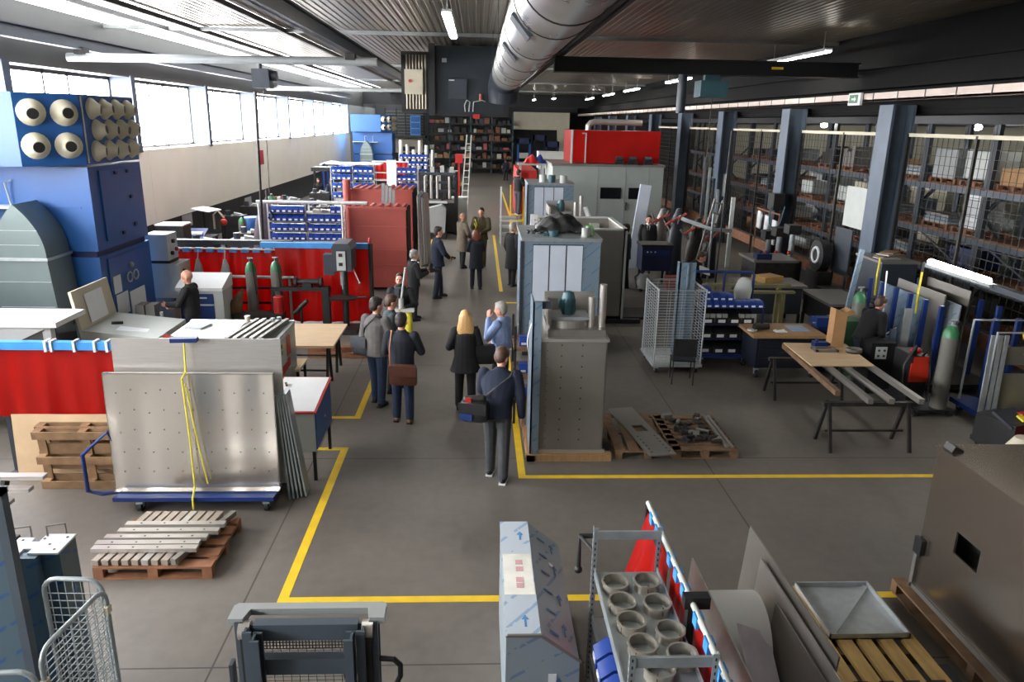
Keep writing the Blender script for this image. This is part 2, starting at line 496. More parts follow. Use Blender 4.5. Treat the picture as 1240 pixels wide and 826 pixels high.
struct('ceiling_beam', MB().b(XL, 70, 5.9, XR, 70.4, ZC), M['black'], 'dark cross beam near the far end')
for x in (11.5, 15, 18.5):
    struct('ceiling_beam', MB().b(x, Y0, 4.75, x + .2, YB, 4.95), M['black'], 'dark beam over the store')
# cable tray along the store
mb = MB().b(9.15, 8, 5.22, 9.45, 72, 5.26).b(9.15, 8, 5.22, 9.17, 72, 5.4).b(9.43, 8, 5.22, 9.45, 72, 5.36)
o = one('cable_tray', mb, mat('tray_cream', (206, 190, 178), 0.5, 0.1, 0.08, 2), 'long pale cable tray hung along the tops of the store columns', 'cable tray')
mb = MB()
for k in range(60): mb.b(9.142, 8.4 + k * 1.05, 5.21, 9.152, 8.43 + k * 1.05, 5.41)
mb.o('bracket', M['iron'], o)
# ---------------------------------------------------------------- lamps under the ceiling
def lamp(x, y, z, lab, group='fluorescent lamps under the ceiling', L=1.5):
    t = T('fluorescent_lamp', lab, 'ceiling lamp', (x, y, z), 0, group)
    m = MB().b(-.09, 0, .06, .09, L, .11).b(-.1, 0, .025, -.088, L, .11).b(.088, 0, .025, .1, L, .11)
    for yy in (.3, L - .3): m.c((0, yy, .1), (0, yy, 6.984 - z), .012, n=6)
    m.o('lamp_body', M['white'], t)
    MB().p([(-.08, .06), (-.06, 0), (.06, 0), (.08, .06)], 'y', .02, L - .02).o('tube', M['tube'], t)
    return t
lamp(-.62, 15.2, 6.5, 'bright fluorescent lamp hanging above the aisle left of the big duct', L=4.2)
for (x, y, lab) in ((8.9, 20.0, 'long fluorescent lamp on the dark ceiling, nearest of the row over the store columns'),
                    (8.75, 32.5, 'fluorescent lamp above the red roofed cabin, second of the row over the store columns'),
                    (8.75, 43.0, 'small far fluorescent lamp, third of the row over the store columns'),
                    (8.75, 51.0, 'small far fluorescent lamp, fourth of the row over the store columns'),
                    (8.75, 60.0, 'faint far fluorescent lamp, last of the row over the store columns')):
    lamp(x, y, 6.45, lab, L=4.0)
for x, y, lab in ((-.62, 3.0, 'added fluorescent lamp out of view above, brightening the foreground'), (8.9, 8, 'added fluorescent lamp out of view, brightening the right foreground'), (-.62, 31, 'added hidden lamp brightening the far aisle, first behind the suspended unit'), (-.62, 38.5, 'added hidden lamp brightening the far aisle, second behind the suspended unit'), (-.62, 46, 'added hidden lamp brightening the far aisle, third behind the suspended unit'), (-.62, 54, 'added hidden lamp brightening the far aisle, last behind the suspended unit')):  # added lamps, none in view: fill light for foreground and far aisle
    lamp(x, y, 6.45, lab, L=4.2)
for x, y, lab in ((4.4, 62, 'faint far fluorescent lamp beside the cream portal'), (5.6, 58, 'faint far fluorescent lamp right of the cream portal')):
    lamp(x, y, 6.3, lab, L=1.6)
for x, y, lab in ((13.2, 18, 'small round lamp in the store behind the nearest tall column'), (12.2, 27, 'small round lamp in the store above the fence, second bay'),
                  (12.4, 38, 'small round lamp in the store above the fence, third bay'), (14.5, 22, 'small round lamp deep in the store')):
    t = T('bulkhead_lamp', lab, 'lamp', (x, y, 4.7), 0, 'small lamps in the store')
    MB().s((0, 0, 0), (.12, .12, .09)).o('lamp_globe', M['tube'], t)
    MB().c((0, 0, .07), (0, 0, .25), .03, n=8).o('lamp_stem', M['iron'], t)

# ---------------------------------------------------------------- round spiral duct
t = T('ventilation_duct', 'huge round galvanised ventilation duct hanging from the ceiling along the hall', 'duct', (.89, -4, 6.04))
cx, cz, r = .89, 6.04, .5
m = MB(t)
pts, rr = [], []
y = -4.0
k = 0
while y < 24.5:
    pts.append((cx, y, cz)); rr.append(r + (.006 if k % 2 else 0)); y += .075; k += 1
m.t(pts, rr, 40)
M['duct'] = mat('duct_zinc', (184, 186, 184), 0.3, 0.85, 0.16, 2.2, (1, .5, 1), rvar=0.1)
m.o('duct_tube', M['duct'], t)
for y in (2.0, 8.0, 9.3, 12.3, 15.3, 18.3, 21.3, 24.0):
    m = MB(t); n = 40
    m.t([(cx, y, cz), (cx, y + .03, cz)], r + .014, n); m.o('joint_band', M['iron'], t)
for y in (9.8, 13.2):
    m = MB(t)
    for a in (-140,):
        a = R(a); 
        m.rb((cx + (r + .01) * math.cos(a), y, cz + (r + .01) * math.sin(a)), (.04, .5, .34), (0, -math.degrees(a), 0))
    m.o('inspection_hatch', M['char'], t)
m = MB(t)
m.t([(cx, 24.5, cz), (cx, 25.0, cz - .02), (cx - .05, 25.35, cz - .12), (cx - .1, 25.6, cz - .35), (cx - .1, 25.7, cz - .8)], [r, r, r * 1.02, r * 1.02, r * .98], 24)
m.o('end_elbow', M['char'], t)
m = MB(t)
for y in (4, 9.9, 15.9, 21.9):
    for sx in (-1, 1): m.c((cx + sx * (r + .02), y, cz), (cx + sx * (r + .02), y, 7.0), .008, n=6)
m.o('hanger_rod', M['iron'], t)

# ---------------------------------------------------------------- suspended air handling unit
t = T('air_handling_unit', 'large dark slate machine unit hung under the ceiling left of the duct end', 'air handling unit', (-2.45, 25.2, 4.8))
MB(t).b(-1.45, 25.6, 4.82, .95, 28, 6.9).o('housing', M['unit'], t)
MB(t).b(-1.62, 25.4, 4.75, -1.42, 25.7, 6.95).b(-1.42, 25.45, 4.75, .95, 25.62, 4.86).b(.8, 25.45, 4.86, .95, 25.62, 6.9).o('frame_post', M['black'], t)
MB(t).b(-2.5, 25.5, 4.86, -1.62, 27.5, 6.7).o('pipe_shaft', M['black'], t)
for k in range(7):
    MB(t).c((-2.32 + k * .1, 25.46, 4.95), (-2.32 + k * .1, 25.46, 6.6), .028, n=8).o('pipe', M['cream'], t)
o = MB(t).b(-2.38, 25.3, 5.4, -1.8, 25.44, 6.15).o('control_panel', M['cream'], t)
MB(t).c((-2.2, 25.3, 5.8), (-2.2, 25.26, 5.8), .05, n=10).o('emergency_button', M['redp'], o)
MB(t).b(-1.0, 25.5, 5.3, -.4, 25.6, 5.9).o('access_door', M['char'], t)
MB(t).b(-.98, 25.48, 5.84, -.8, 25.5, 5.88).o('name_plate', M['white'], t)
MB(t).b(-1.2, 25.55, 6.4, -1.05, 25.6, 6.52).o('socket_box', M['lgrey'], t)
m = MB(t)
m.t([(-.45, 25.5, 4.9), (-.47, 25.4, 5.1), (-.4, 25.4, 5.25), (-.3, 25.45, 5.2), (-.33, 25.5, 4.9)], .018, 6)
m.t([(-.2, 25.5, 4.9), (-.18, 25.45, 5.2), (.1, 25.45, 5.26), (.2, 25.5, 5.22)], .018, 6)
m.o('hose', M['lgrey'], t)
MB(t).c((.05, 25.5, 5.25), (.05, 25.5, 5.45), .05, n=8).o('valve', M['brick'], t)
MB(t).b(-.2, 25.4, 4.68, .02, 25.55, 4.82).o('valve_wheel', M['redp'], t)

# ---------------------------------------------------------------- cranes
t = T('overhead_crane', 'grey crane girder hung across the left bay from two rails', 'crane', (-9.9, 20, 5.95))
MB(t).c((-10.1, 20, 5.93), (-2.55, 20, 5.98), .1, n=16).o('girder', M['grey'], t)
for x in (-9.75, -3.2): MB(t).b(x - .12, 19.85, 6.0, x + .12, 20.15, 6.16).o('trolley_wheel', M['iron'], t)
h = MB(t).b(-5.62, 19.8, 5.3, -5.2, 20.2, 5.75).c((-5.2, 20, 5.6), (-5.05, 20, 5.6), .12).c((-5.45, 20, 5.75), (-5.45, 20, 5.88), .05).o('hoist', M['char'], t)
MB(t).c((-5.45, 20, 2.2), (-5.4, 20, 5.3), .012, n=6).o('hoist_chain', M['iron'], h)
MB(t).t([(-5.45, 20, 2.25), (-5.4, 20, 2.12), (-5.45, 20, 2.02), (-5.52, 20, 2.08)], .03, 8).o('hook', M['iron'], h)
t = T('overhead_crane', 'black crane girder across the right bay beneath the dark ceiling', 'crane', (2, 20, 5.9))
MB(t).b(1.9, 19.9, 5.86, 9.7, 20.2, 6.2).b(1.9, 19.8, 6.17, 9.7, 20.3, 6.2).b(1.9, 19.8, 5.84, 9.7, 20.3, 5.87).o('girder', M['black'], t)
MB(t).b(7.4, 19.79, 6.0, 7.7, 19.8, 6.06).o('girder_label', M['yellow'], t)
h = MB(t).b(5.6, 19.7, 5.3, 6.3, 20.3, 5.7).b(5.75, 19.9, 5.7, 6.15, 20.1, 5.86).o('hoist', M['teal'], t)
MB(t).c((6.0, 20, 2.9), (6.0, 20, 5.3), .012, n=6).o('hoist_chain', M['iron'], h)
MB(t).c((5.2, 20, 4.9), (5.2, 20, 5.86), .12, n=10).o('chain_box', M['char'], t)
t = T('overhead_crane', 'second grey crane girder farther down the left bay', 'crane', (-9.9, 38, 5.95))
MB(t).c((-10.1, 38, 5.93), (-2.6, 38, 5.98), .1, n=12).o('girder', M['grey'], t)
for x in (-9.75, -3.2): MB(t).b(x - .12, 37.85, 6.0, x + .12, 38.15, 6.16).o('trolley_wheel', M['iron'], t)
m = MB().c((-5.62, 19.6, .0), (-5.5, 19.6, 5.2), .035, n=8).b(-5.9, 19.4, 0, -5.35, 19.85, .04)
one('jib_post', m, M['iron'], 'thin dark vertical post in front of the white cladding', 'post')
# ---------------------------------------------------------------- blue dust collector (built twice)
def collector(lab, dy=0.0, dx=0.0, papers=True):
    t = T('dust_collector', lab, 'dust collector', (-8.4 + dx, 15 + dy, 0), 0, 'blue dust collectors')
    o0 = Vector((-8.4, 15, 0))
    def mb():
        m = MB(); m.off = o0; return m
    B = M['mblue']
    mb().b(-9.9, 14, .35, -7, 16.15, 2.05).o('lower_cabinet', B, t)
    mb().b(-9.85, 14.05, 2.05, -7.06, 16.1, 2.16).o('joint', M['dblue'], t)
    bd = mb().b(-9.9, 14, 2.16, -7, 16.15, 3.68).b(-9.9, 13.985, 2.95, -7.2, 14, 2.98).o('body', B, t)
    d = mb().b(-7.0, 14.35, 2.3, -6.97, 16.0, 3.6).o('door', B, bd)
    m = mb()
    for y, z in ((14.9, 3.5), (15.4, 3.5), (15.45, 3.0), (15.5, 2.45), (14.95, 2.35)): m.b(-6.97, y, z, -6.94, y + .09, z + .06)
    m.o('latch', M['dblue'], bd)
    # lower door with the handle pair
    d2 = mb().b(-7.0, 14.25, .55, -6.97, 15.95, 1.98).o('lower_door', B, t)
    for yy in (14.95, 15.22):
        mb().t([(-6.93, yy + .11 * math.cos(a * PI / 4 + .4), 1.5 + .1 * math.sin(a * PI / 4 + .4)) for a in range(8)], .014, 6, close=True).o('handle_ring', M['lgrey'], d2)
    mb().s((-6.95, 15.1, 1.72), .06).o('knob', M['galv'], d2)
    for y in (14.1, 15.9): mb().b(-7.3, y - .05, 0, -7.05, y + .1, .35).b(-9.8, y - .05, 0, -9.6, y + .1, .35).o('foot', M['dblue'], t)
    # chamfered nozzle head
    c = .72
    mb().p([(-9.9, 13.3), (-7 - c, 13.3), (-7, 13.3 + c), (-7, 16.15), (-9.9, 16.15)], 'z', 3.72, 4.93).o('nozzle_head', B, t)
    mb().b(-6.995, 14.06, 3.75, -6.985, 14.1, 4.9).o('corner_strip', M['lgrey'], t)
    def nozzle(cen, nrm, r, tilt):
        n = Vector(nrm).normalized(); cen = Vector(cen)
        u = n.cross(Vector((0, 0, 1))).normalized()
        ax = (n + tilt[0] * u + tilt[1] * Vector((0, 0, 1))).normalized()
        m = mb()
        # flared trumpet: wide collar to narrow lip with a dark bore
        p0, p1, p2, p3 = cen, cen + n * .03, cen + n * .04 + ax * .05, cen + n * .04 + ax * .13
        m.t([p0, p1, p2, p3], [r, r * .97, r * .7, r * .46], 20)
        nz = m.o('nozzle', M['nozzle'], t)
        mb().c(p3 - ax * .02, p3 + ax * .004, r * .4, n=16).o('bore', M['black'], nz)
    s = math.sqrt(.5)
    for i in (0, 1):
        for j in (0, 1):
            q = .25 + i * .5
            nozzle((-7 - c + c * q, 13.3 + c * q, 4.06 + j * .55), (s, -s, 0), .225, (random.uniform(-.1, .3), random.uniform(-.2, .1)))
    for j in range(3):
        for i in range(4):
            nozzle((-7, 14.42 + i * .47 + (.12 if j == 1 else 0), 3.95 + j * .37), (1, 0, 0), .19, (random.uniform(-.3, -.1), random.uniform(-.15, .1)))
    # side pipe, shelf and gauge tubes on the front
    mb().b(-9.9, 13.7, 2.96, -8.05, 14, 3.0).o('front_ledge', M['lgrey'], t)
    m = mb().t([(-9.0, 13.95, 3.0), (-9.0, 13.9, 3.4), (-8.92, 13.9, 3.43), (-8.85, 13.95, 3.42)], .018, 6).t([(-8.4, 13.95, 3.0), (-8.42, 13.9, 3.4), (-8.34, 13.95, 3.44)], .018, 6)
    m.o('gauge_pipe', M['galv_l'], t)
    return t
collector('large blue dust collector with cream nozzles, nearest on the left by the windows')
collector('blue dust collector with cream nozzles far down the left wall', 43.8, .55)
for (y0, z0, y1, z1, lab, nm) in ((14.32, 1.28, 14.62, 1.62, 'small paper notice on the blue dust collector, upper left of three', 'paper_notice'),
                        (14.36, .82, 14.84, 1.25, 'white paper notice on the blue dust collector, middle of three', 'paper_notice'),
                        (14.92, .5, 15.6, 1.2, 'large paper plan on the blue dust collector door', 'paper_plan')):
    one(nm, MB().b(-6.965, y0, z0, -6.955, y1, z1), M['paper'], lab, 'paper')

# ---------------------------------------------------------------- galvanised hoods with curved flanks
def hood(loc, s, lab):
    t = T('extraction_hood', lab, 'hood', loc, 0, 'galvanised hoods')
    w, d = .44 * s, .4 * s
    prof = []
    for i in range(13):
        a = i / 12
        prof.append((w * (1 - a ** 2.2), .92 * a * s))     # right flank: bulging towards the ridge
    def ringat(y): return [(x, y, 2.18 * s + z) for x, z in prof] + [(-x, y, 2.18 * s + z) for x, z in prof[::-1][1:]]
    m = MB(); A = [m._v(p) for p in ringat(-d)]; B = [m._v(p) for p in ringat(d * .9)]
    n = len(A)
    for i in range(n - 1): m._f([A[i], A[i + 1], B[i + 1], B[i]])
    m._f(A); m._f(B[::-1]); m._f([A[0], B[0], B[-1], A[-1]])
    HZ = M.setdefault('hood', mat('hood_zinc', (108, 120, 120), .42, .35, .05, 3)) if 'hood' not in M else M['hood']
    m.o('hood_cap', HZ, t)
    MB().b(-w - .03, -d - .03, 2.13 * s, w + .03, d, 2.18 * s).o('rim', M['galv_l'], t)
    MB().p([(-w - .14, .0), (w + .14, 0), (w, 2.13 * s), (-w, 2.13 * s)], 'y', -d, d * .95).o('hopper', HZ, t)
    m = MB()
    for z in (.8, 1.3, 1.75): m.b(-w - .02, -d - .012, z * s, w + .02, -d, z * s + .01)
    for z in (2.4, 2.65): m.b(-w * .8, -d - .006, z * s, w * .8, -d, z * s + .01)
    m.o('seam', M['galv_l'], t)
    return t
hood((-7.93, 13.58, 0), 1.0, 'tall pointed galvanised hood standing left of the blue dust collector')
hood((-8.2, 56.9, 0), 1.0, 'pale pointed hood before the far blue dust collector')

# ---------------------------------------------------------------- white machine, grey box, console desk, switch boxes
t = T('cutting_machine', 'white machine housing with a dark opening and blue strip beside the hood', 'machine', (-7.6, 11.6, 0))
MB(t).b(-9.4, 11.5, 0, -6.65, 12.2, 1.42).o('housing', M['white'], t)
MB(t).b(-9.45, 11.4, 1.42, -6.5, 12.3, 1.5).o('top_plate', M['white'], t)
MB(t).b(-9.4, 11.48, 1.12, -7.75, 11.5, 1.34).o('blue_strip', M['blue'], t)
MB(t).b(-6.65, 11.62, .3, -6.635, 12.2, 1.36).o('opening', M['screen'], t)
t = T('control_box', 'grey steel box in front of the white machine, above the red curtain', 'box', (-7.3, 10.9, 0))
MB(t).b(-8.2, 10.6, .4, -6.6, 11.2, 1.42).o('box_body', M['grey'], t)
MB(t).b(-8.22, 10.58, 1.42, -6.58, 11.22, 1.45).o('lid', M['steel_d'], t)
m = MB(t)
for x in (-8.1, -6.75): m.b(x, 10.65, 0, x + .08, 10.73, .4).b(x, 11.05, 0, x + .08, 11.13, .4)
m.o('leg_frame', M['iron'], t)
t = T('console_desk', 'pale console desk with a sloping top covered in papers before the blue dust collector', 'desk', (-6.3, 12.4, 0))
MB(t).b(-6.4, 12.35, 0, -5.6, 13.5, .92).o('cabinet', M['lgrey'], t)
MB(t).p([(-6.65, .95), (-5.4, .92), (-5.4, .99), (-6.65, 1.12)], 'y', 12.32, 13.6).o('desk_top', M['lgrey'], t)
MB(t).rb((-6.68, 12.95, 1.4), (.05, 1.25, .75), (0, -8, 0)).o('back_board', M['cream'], t)
m = one('document', MB().rb((-5.95, 12.75, 1.045), (.5, .35, .006), (0, 6, 8)), M['paper'], 'white document sheets lying on the console desk', 'paper')
one('document', MB().rb((-6.635, 12.95, 1.42), (.006, .6, .5), (0, -8, 0)), M['paper'], 'torn white sheets pinned to the back board of the console desk', 'paper')
one('stapler', MB().rb((-6.3, 12.9, 1.10), (.18, .06, .05), (0, 5, 30)), M['black'], 'small black stapler on the console desk', 'stapler')
t = T('switch_cabinet', 'two pale grey switch boxes with buttons stacked beside the blue dust collector', 'switch cabinet', (-7.05, 16.7, 0))
MB(t).b(-7.25, 16.45, 1.55, -6.75, 17.0, 2.12).o('upper_box', M['lgrey'], t)
MB(t).b(-7.25, 16.45, .72, -6.55, 17.1, 1.48).o('lower_box', M['lgrey'], t)
MB(t).b(-7.24, 16.5, 1.48, -6.75, 17, 1.55).o('gap', M['black'], t)
for x, y, z, mm in ((-6.74, 16.7, 1.95, 'black'), (-6.74, 16.85, 1.75, 'redp'), (-6.74, 16.6, 1.7, 'black'), (-6.54, 16.75, 1.15, 'yellow'), (-6.54, 16.65, 1.3, 'black'), (-6.54, 16.95, .95, 'black')):
    MB(t).c((x, y, z), (x + .05, y, z), .045, n=10).o('button', M[mm], t)
MB(t).b(-7.2, 16.6, 0, -6.8, 16.95, .72).o('stand', M['grey'], t)
t = T('tool_cabinet', 'white and blue drawer cabinet with a sloping top behind the man in black', 'cabinet', (-5.95, 16.5, 0))
MB(t).b(-6.35, 15.75, 0, -5.42, 16.35, 1.05).o('body', M['lgrey'], t)
MB(t).b(-6.32, 15.73, .1, -5.62, 15.75, .72).o('door', M['blue'], t)
d = MB(t).b(-6.32, 15.73, .76, -5.62, 15.75, .98).o('drawer', M['blue'], t)
MB(t).b(-6.2, 15.71, .88, -5.75, 15.73, .91).o('drawer_handle', M['lgrey'], d)
MB(t).p([(15.68, 1.05), (16.38, 1.05), (16.38, 1.32), (16.25, 1.32), (15.68, 1.12)], 'x', -6.38, -5.4).o('sloping_top', M['white'], t)
# ---------------------------------------------------------------- pallets
PALLETS = {}
def pallet(loc, rz, wood, lab, group='wooden pallets on the shop floor', size=(1.2, .8), tilt=None):
    key = (wood, size)
    if key in PALLETS:
        t = dup(PALLETS[key], loc, lab, rz, group)
    else:
        t = T('wooden_pallet', lab, 'pallet', loc, rz, group)
        PALLETS[key] = t
        W, D = size
        n = max(3, int(round(D / .19)))
        bw = D / n * .72
        for i in range(n):
            y = -D / 2 + bw / 2 + i * (D - bw) / (n - 1)
            MB().b(-W / 2, y - bw / 2, .122, W / 2, y + bw / 2, .144).o('top_board', M[wood], t)
        for x in (-W / 2, -.05, W / 2 - .1):
            MB().b(x, -D / 2, .1, x + .1, D / 2, .122).o('cross_board', M[wood], t)
            for y in (-D / 2, -.05, D / 2 - .1): MB().b(x, y, .022, x + .1, y + .1, .1).o('block', M[wood], t)
        for y in (-D / 2, -.05, D / 2 - .1): MB().b(-W / 2, y, 0, W / 2, y + .1, .022).o('bottom_board', M[wood], t)
    if tilt: t.rotation_euler = [R(a) for a in tilt]
    return t

# ---------------------------------------------------------------- welding curtains
def curtain(m, x0, x1, y, z0, z1, amp=.04, waves=9, seed=0, axis='x', zfun=None):
    """wavy hanging sheet along x (or along y when axis='y'); zfun(u) gives the lower hem"""
    rnd = random.Random(seed); ph = [rnd.uniform(0, 6.28) for _ in range(3)]
    def fn(u, v):
        lo = zfun(u) if zfun else z0
        z = z1 + (lo - z1) * v
        d = amp * (math.sin(u * waves * 6.28 + ph[0]) * .6 + math.sin(u * waves * 2.6 + ph[1]) * .5) * (.35 + .65 * v)
        a = x0 + (x1 - x0) * u
        return ((a, y + d, z), (0, 1, 0)) if axis == 'x' else ((y + d, a, z), (1, 0, 0))
    m.sheet(fn, max(20, int(waves * 8)), 5, .006)
    return m
t = T('welding_curtain', 'red welding curtain on a bright blue rail above the upright wooden pallets', 'curtain', (-4.9, 9.3, 0))
curtain(MB(t), -6.3, -4.42, 9.2, .6, 1.76, .035, 6, 1, zfun=lambda u: .9 - .38 * u).o('curtain_sheet', M['red'], t)
MB(t).b(-6.5, 9.15, 1.76, -4.35, 9.25, 1.86).o('rail', M['sky'], t)
MB(t).c((-4.4, 9.22, 1.83), (-3.0, 9.5, 1.76), .025).o('rail_tube', M['sky'], t)
for x in (-5.4, -5.33, -5.05, -4.8, -4.65, -4.45): MB(t).b(x, 9.13, 1.74, x + .03, 9.27, 1.88).o('clip', M['white'], t)
for x in (-6.1, -4.38): MB(t).b(x - .03, 9.3, 0, x + .03, 9.36, 1.8).b(x - .05, 9.1, 0, x + .05, 9.6, .04).o('post', M['char'], t)
k = MB(t).rb((-3.93, 9.3, 1.86), (.14, .08, .1), (0, 20, 0)).c((-3.98, 9.3, 1.88), (-4.03, 9.3, 1.8), .03).o('rail_clamp', M['redp'], t)
for y, dx, lab in ((8.82, 0, 'weathered pallet standing upright below the red curtain, front one'), (9.0, -.06, 'weathered pallet standing upright below the red curtain, rear one')):
    pallet((-4.93 + dx, y, .4), 0, 'wood', lab, 'upright pallets before the red curtain', tilt=(-86, 0, 0))
one('plywood_sheet', MB().rb((-5.2, 9.12, .45), (1.5, .02, .9), (-4, 0, 0)), M['ply'], 'bare plywood sheet standing behind the stacked pallets below the red curtain', 'board')

# ---------------------------------------------------------------- trolley with big steel sheets
t = T('sheet_trolley', 'blue steel trolley carrying big perforated stainless sheets', 'trolley', (-3.3, 8.6, 0))
MB(t).b(-4.35, 8.25, .14, -2.45, 9.05, .19).b(-4.35, 8.22, .15, -2.45, 8.28, .2).o('deck', M['blue'], t)
MB(t).t([(-4.55, 8.4, .16), (-4.72, 8.4, .2), (-4.72, 8.4, .68), (-4.42, 8.45, .96), (-4.3, 8.5, .6), (-4.25, 8.5, .16), (-4.55, 8.4, .16)], .025, 8).o('handle_frame', M['blue'], t)
def caster(par, x, y, r=.05, d=0):
    c = MB(par).b(x - .04, y - .04, r * 1.6, x + .04, y + .04, r * 2.0).b(x - .035, y - .01, r * .8, x - .028, y + .03, r * 1.7).b(x + .028, y - .01, r * .8, x + .035, y + .03, r * 1.7).o('caster', M['galv'], par)
    MB(par).c((x - .022, y + .01, r), (x + .022, y + .01, r), r, n=14).o('wheel', M['rubber'], c)
    return c
for x, y in ((-4.05, 8.27), (-2.55, 8.27), (-4.05, 8.98), (-2.55, 8.98)): caster(t, x, y, .068)
def perf(x0, x1, y, z0, z1, nm, lab, thick=.05, holes=True, grp=None, lean=0):
    w = T(nm, lab, 'metal sheet', ((x0 + x1) / 2, y, z0), 0, grp)
    MB(w).b(x0, y, z0, x1, y + .012, z1).b(x0, y - .0, z0, x0 + .012, y + thick, z1).b(x1 - .012, y, z0, x1, y + thick, z1).b(x0, y, z1 - .012, x1, y + thick, z1).b(x0, y - .05, z0, x1, y, z0 + .01).o('sheet', M['steel_h'], w)
    if holes:
        for i in range(5):
            for j in range(11):
                x = x0 + .14 + j * .172 + (.02 if i % 2 else 0); z = z0 + .25 + i * .25 + (.04 if j % 2 else 0)
                if x < x1 - .06: MB(w).c((x, y - .003, z), (x, y + .004, z), .008, n=8).o('bolt_hole', M['black'], w)
    w.rotation_euler[0] = R(lean)
    return w
perf(-4.4, -2.42, 8.42, .2, 1.69, 'perforated_sheet', 'big stainless sheet with rows of holes at the front of the blue trolley', .06, True, None, -2)
one('steel_sheet', MB().rb((-3.34, 8.62, 1.14), (1.98, .014, 1.86), (-2, 0, 0)), M['steel'], 'taller plain grey sheet behind the perforated one on the trolley', 'metal sheet')
for k in range(5):
    one('steel_channel', MB().rb((-2.375 + k * .033, 8.62 + k * .02, .7), (.022, .2, 1.385), (0, -3 - k, 0)), M['galv'],
        ['galvanised channel leaning at the right end of the trolley, next to the perforated sheet', 'galvanised channel second from the perforated sheet at the trolley end', 'galvanised channel in the middle of the five at the trolley end',
         'galvanised channel fourth from the perforated sheet at the trolley end', 'galvanised channel leaning outermost at the trolley end by the white desk'][k], 'channel', 'channels leaning at the trolley end')
m = MB().t([(-3.42, 8.7, 2.06), (-3.44, 8.55, 2.09), (-3.44, 8.5, 1.7), (-3.44, 8.37, 1.66), (-3.42, 8.36, .9), (-3.41, 8.33, .3), (-3.4, 8.2, .2), (-3.4, 8.19, .06)], .013, 6)
m.t([(-3.41, 8.375, 1.6), (-3.34, 8.35, 1.0), (-3.26, 8.35, .32)], .009, 6)
t = one('ratchet_strap', m, M['strap'], 'yellow ratchet strap tied over the big steel sheets', 'strap')
MB().rb((-3.44, 8.56, 2.08), (.3, .1, .05), (0, 0, 5)).o('ratchet', M['blue'], t)

# ---------------------------------------------------------------- pallet with steel profiles on the floor
pallet((-3.33, 7.35, 0), 0, 'wood_o', 'orange brown pallet loaded with steel profiles in front of the sheet trolley', size=(1.2, 1.0))
M['alu'] = mat('aged_aluminium', (168, 156, 144), .4, .4, .08, 3)
names = ['first from the left', 'second from the left', 'third from the left', 'fourth from the left', 'fifth from the left', 'fifth from the right', 'fourth from the right', 'third from the right', 'second from the right']
for k in range(9):
    x = -3.86 + k * .1
    one('steel_tube_profile', MB().rb((x + .02, 7.38, .18), (.072, 1.02, .06), (0, 0, -8)), M['alu'] if k != 5 else M['steel'],
        'lengthwise steel profile lying on the pallet, %s' % names[k], 'profile', 'lengthwise profiles on the pallet')
one('steel_tube_profile', MB().rb((-2.96, 7.36, .2), (.06, 1.05, .06), (0, 0, -17)), M['steel_d'], 'lengthwise steel profile lying askew at the right of the loaded pallet', 'profile', 'lengthwise profiles on the pallet')
for k, (y, x, lab) in enumerate(((7.05, -3.47, 'cross profile nearest the front'), (7.15, -3.48, 'cross profile second from the front'), (7.27, -3.44, 'cross profile third from the front'), (7.4, -3.36, 'cross profile fourth from the front'), (7.54, -3.34, 'cross profile farthest from the front'))):
    t = T('perforated_profile', 'bright ' + lab + ' on top of the pallet load', 'profile', (x, y, .215), 0, 'cross profiles on top of the pallet load')
    MB().b(-.54, -.04, 0, .54, .04, .045).o('profile_body', M['steel'], t)
    for i in range(4): MB().b(-.38 + i * .25, -.012, .045, -.36 + i * .25, .004, .047).o('slot', M['black'], t)

# ---------------------------------------------------------------- long red curtain wall with what stands before it
t = T('welding_screen', 'long red welding screen with a blue top band closing the left work bay', 'screen', (-4.8, 17.2, 0))
curtain(MB(t), -7.1, -4.6, 17.2, .06, 1.68, .05, 9, 3).o('curtain_sheet', M['red'], t)
curtain(MB(t), -4.6, -2.5, 17.0, .06, 1.82, .05, 6, 4).o('curtain_sheet', M['red'], t)
MB(t).b(-4.9, 16.93, 1.78, -2.5, 17.07, 1.9).o('top_band', M['sky'], t)
MB(t).c((-7.1, 17.15, 1.72), (-4.3, 17.05, 1.72), .02, n=8).o('rail', M['cream'], t)
for k in range(11): MB(t).b(-6.95 + k * .26, 17.1, 1.64, -6.8 + k * .26, 17.25, 1.73).o('clip', M['sky'], t)
MB(t).b(-7.6, 17.3, 1.78, -4.3, 17.5, 1.88).o('top_beam', M['black'], t)
for x in (-7.05, -4.65, -2.47): MB(t).b(x - .025, 17.25, 0, x + .025, 17.32, 1.85).o('post', M['black'], t)
MB(t).b(-2.49, 16.9, 0, -2.43, 17.02, 1.9).o('end_post', M['black'], t)
MB(t).s((-2.46, 16.96, 1.95), (.035, .035, .09)).o('end_flag', M['redp'], t)
m = MB(t)
for z in (.45, .8): m.b(-6.6, 17.05, z, -4.3, 17.1, z + .05)
m.o('cross_rail', M['black'], t)
one('tube_barrier', MB().c((-5.9, 16.95, 1.12), (-4.2, 16.95, 1.1), .035).c((-5.9, 16.95, 0), (-5.9, 16.95, 1.12), .03).c((-4.3, 16.95, 0), (-4.3, 16.95, 1.1), .03), M['lgrey'], 'pale tube rail in front of the long red screen', 'rail')
for x, lab in ((-6.35, 'grey dust coat hanging on the red screen behind the bald man'), (-5.75, 'grey apron hanging on the red screen right of the dust coat')):
    one('work_coat', MB().loft([((x, 17.0, .75), .14, .05), ((x, 17.0, 1.1), .13, .06), ((x + .02, 17.0, 1.35), .08, .05), ((x + .01, 17.02, 1.5), .03, .03)]).c((x + .01, 17.0, 1.45), (x + .01, 17.1, 1.7), .01, n=6), M['grey'], lab, 'coat')

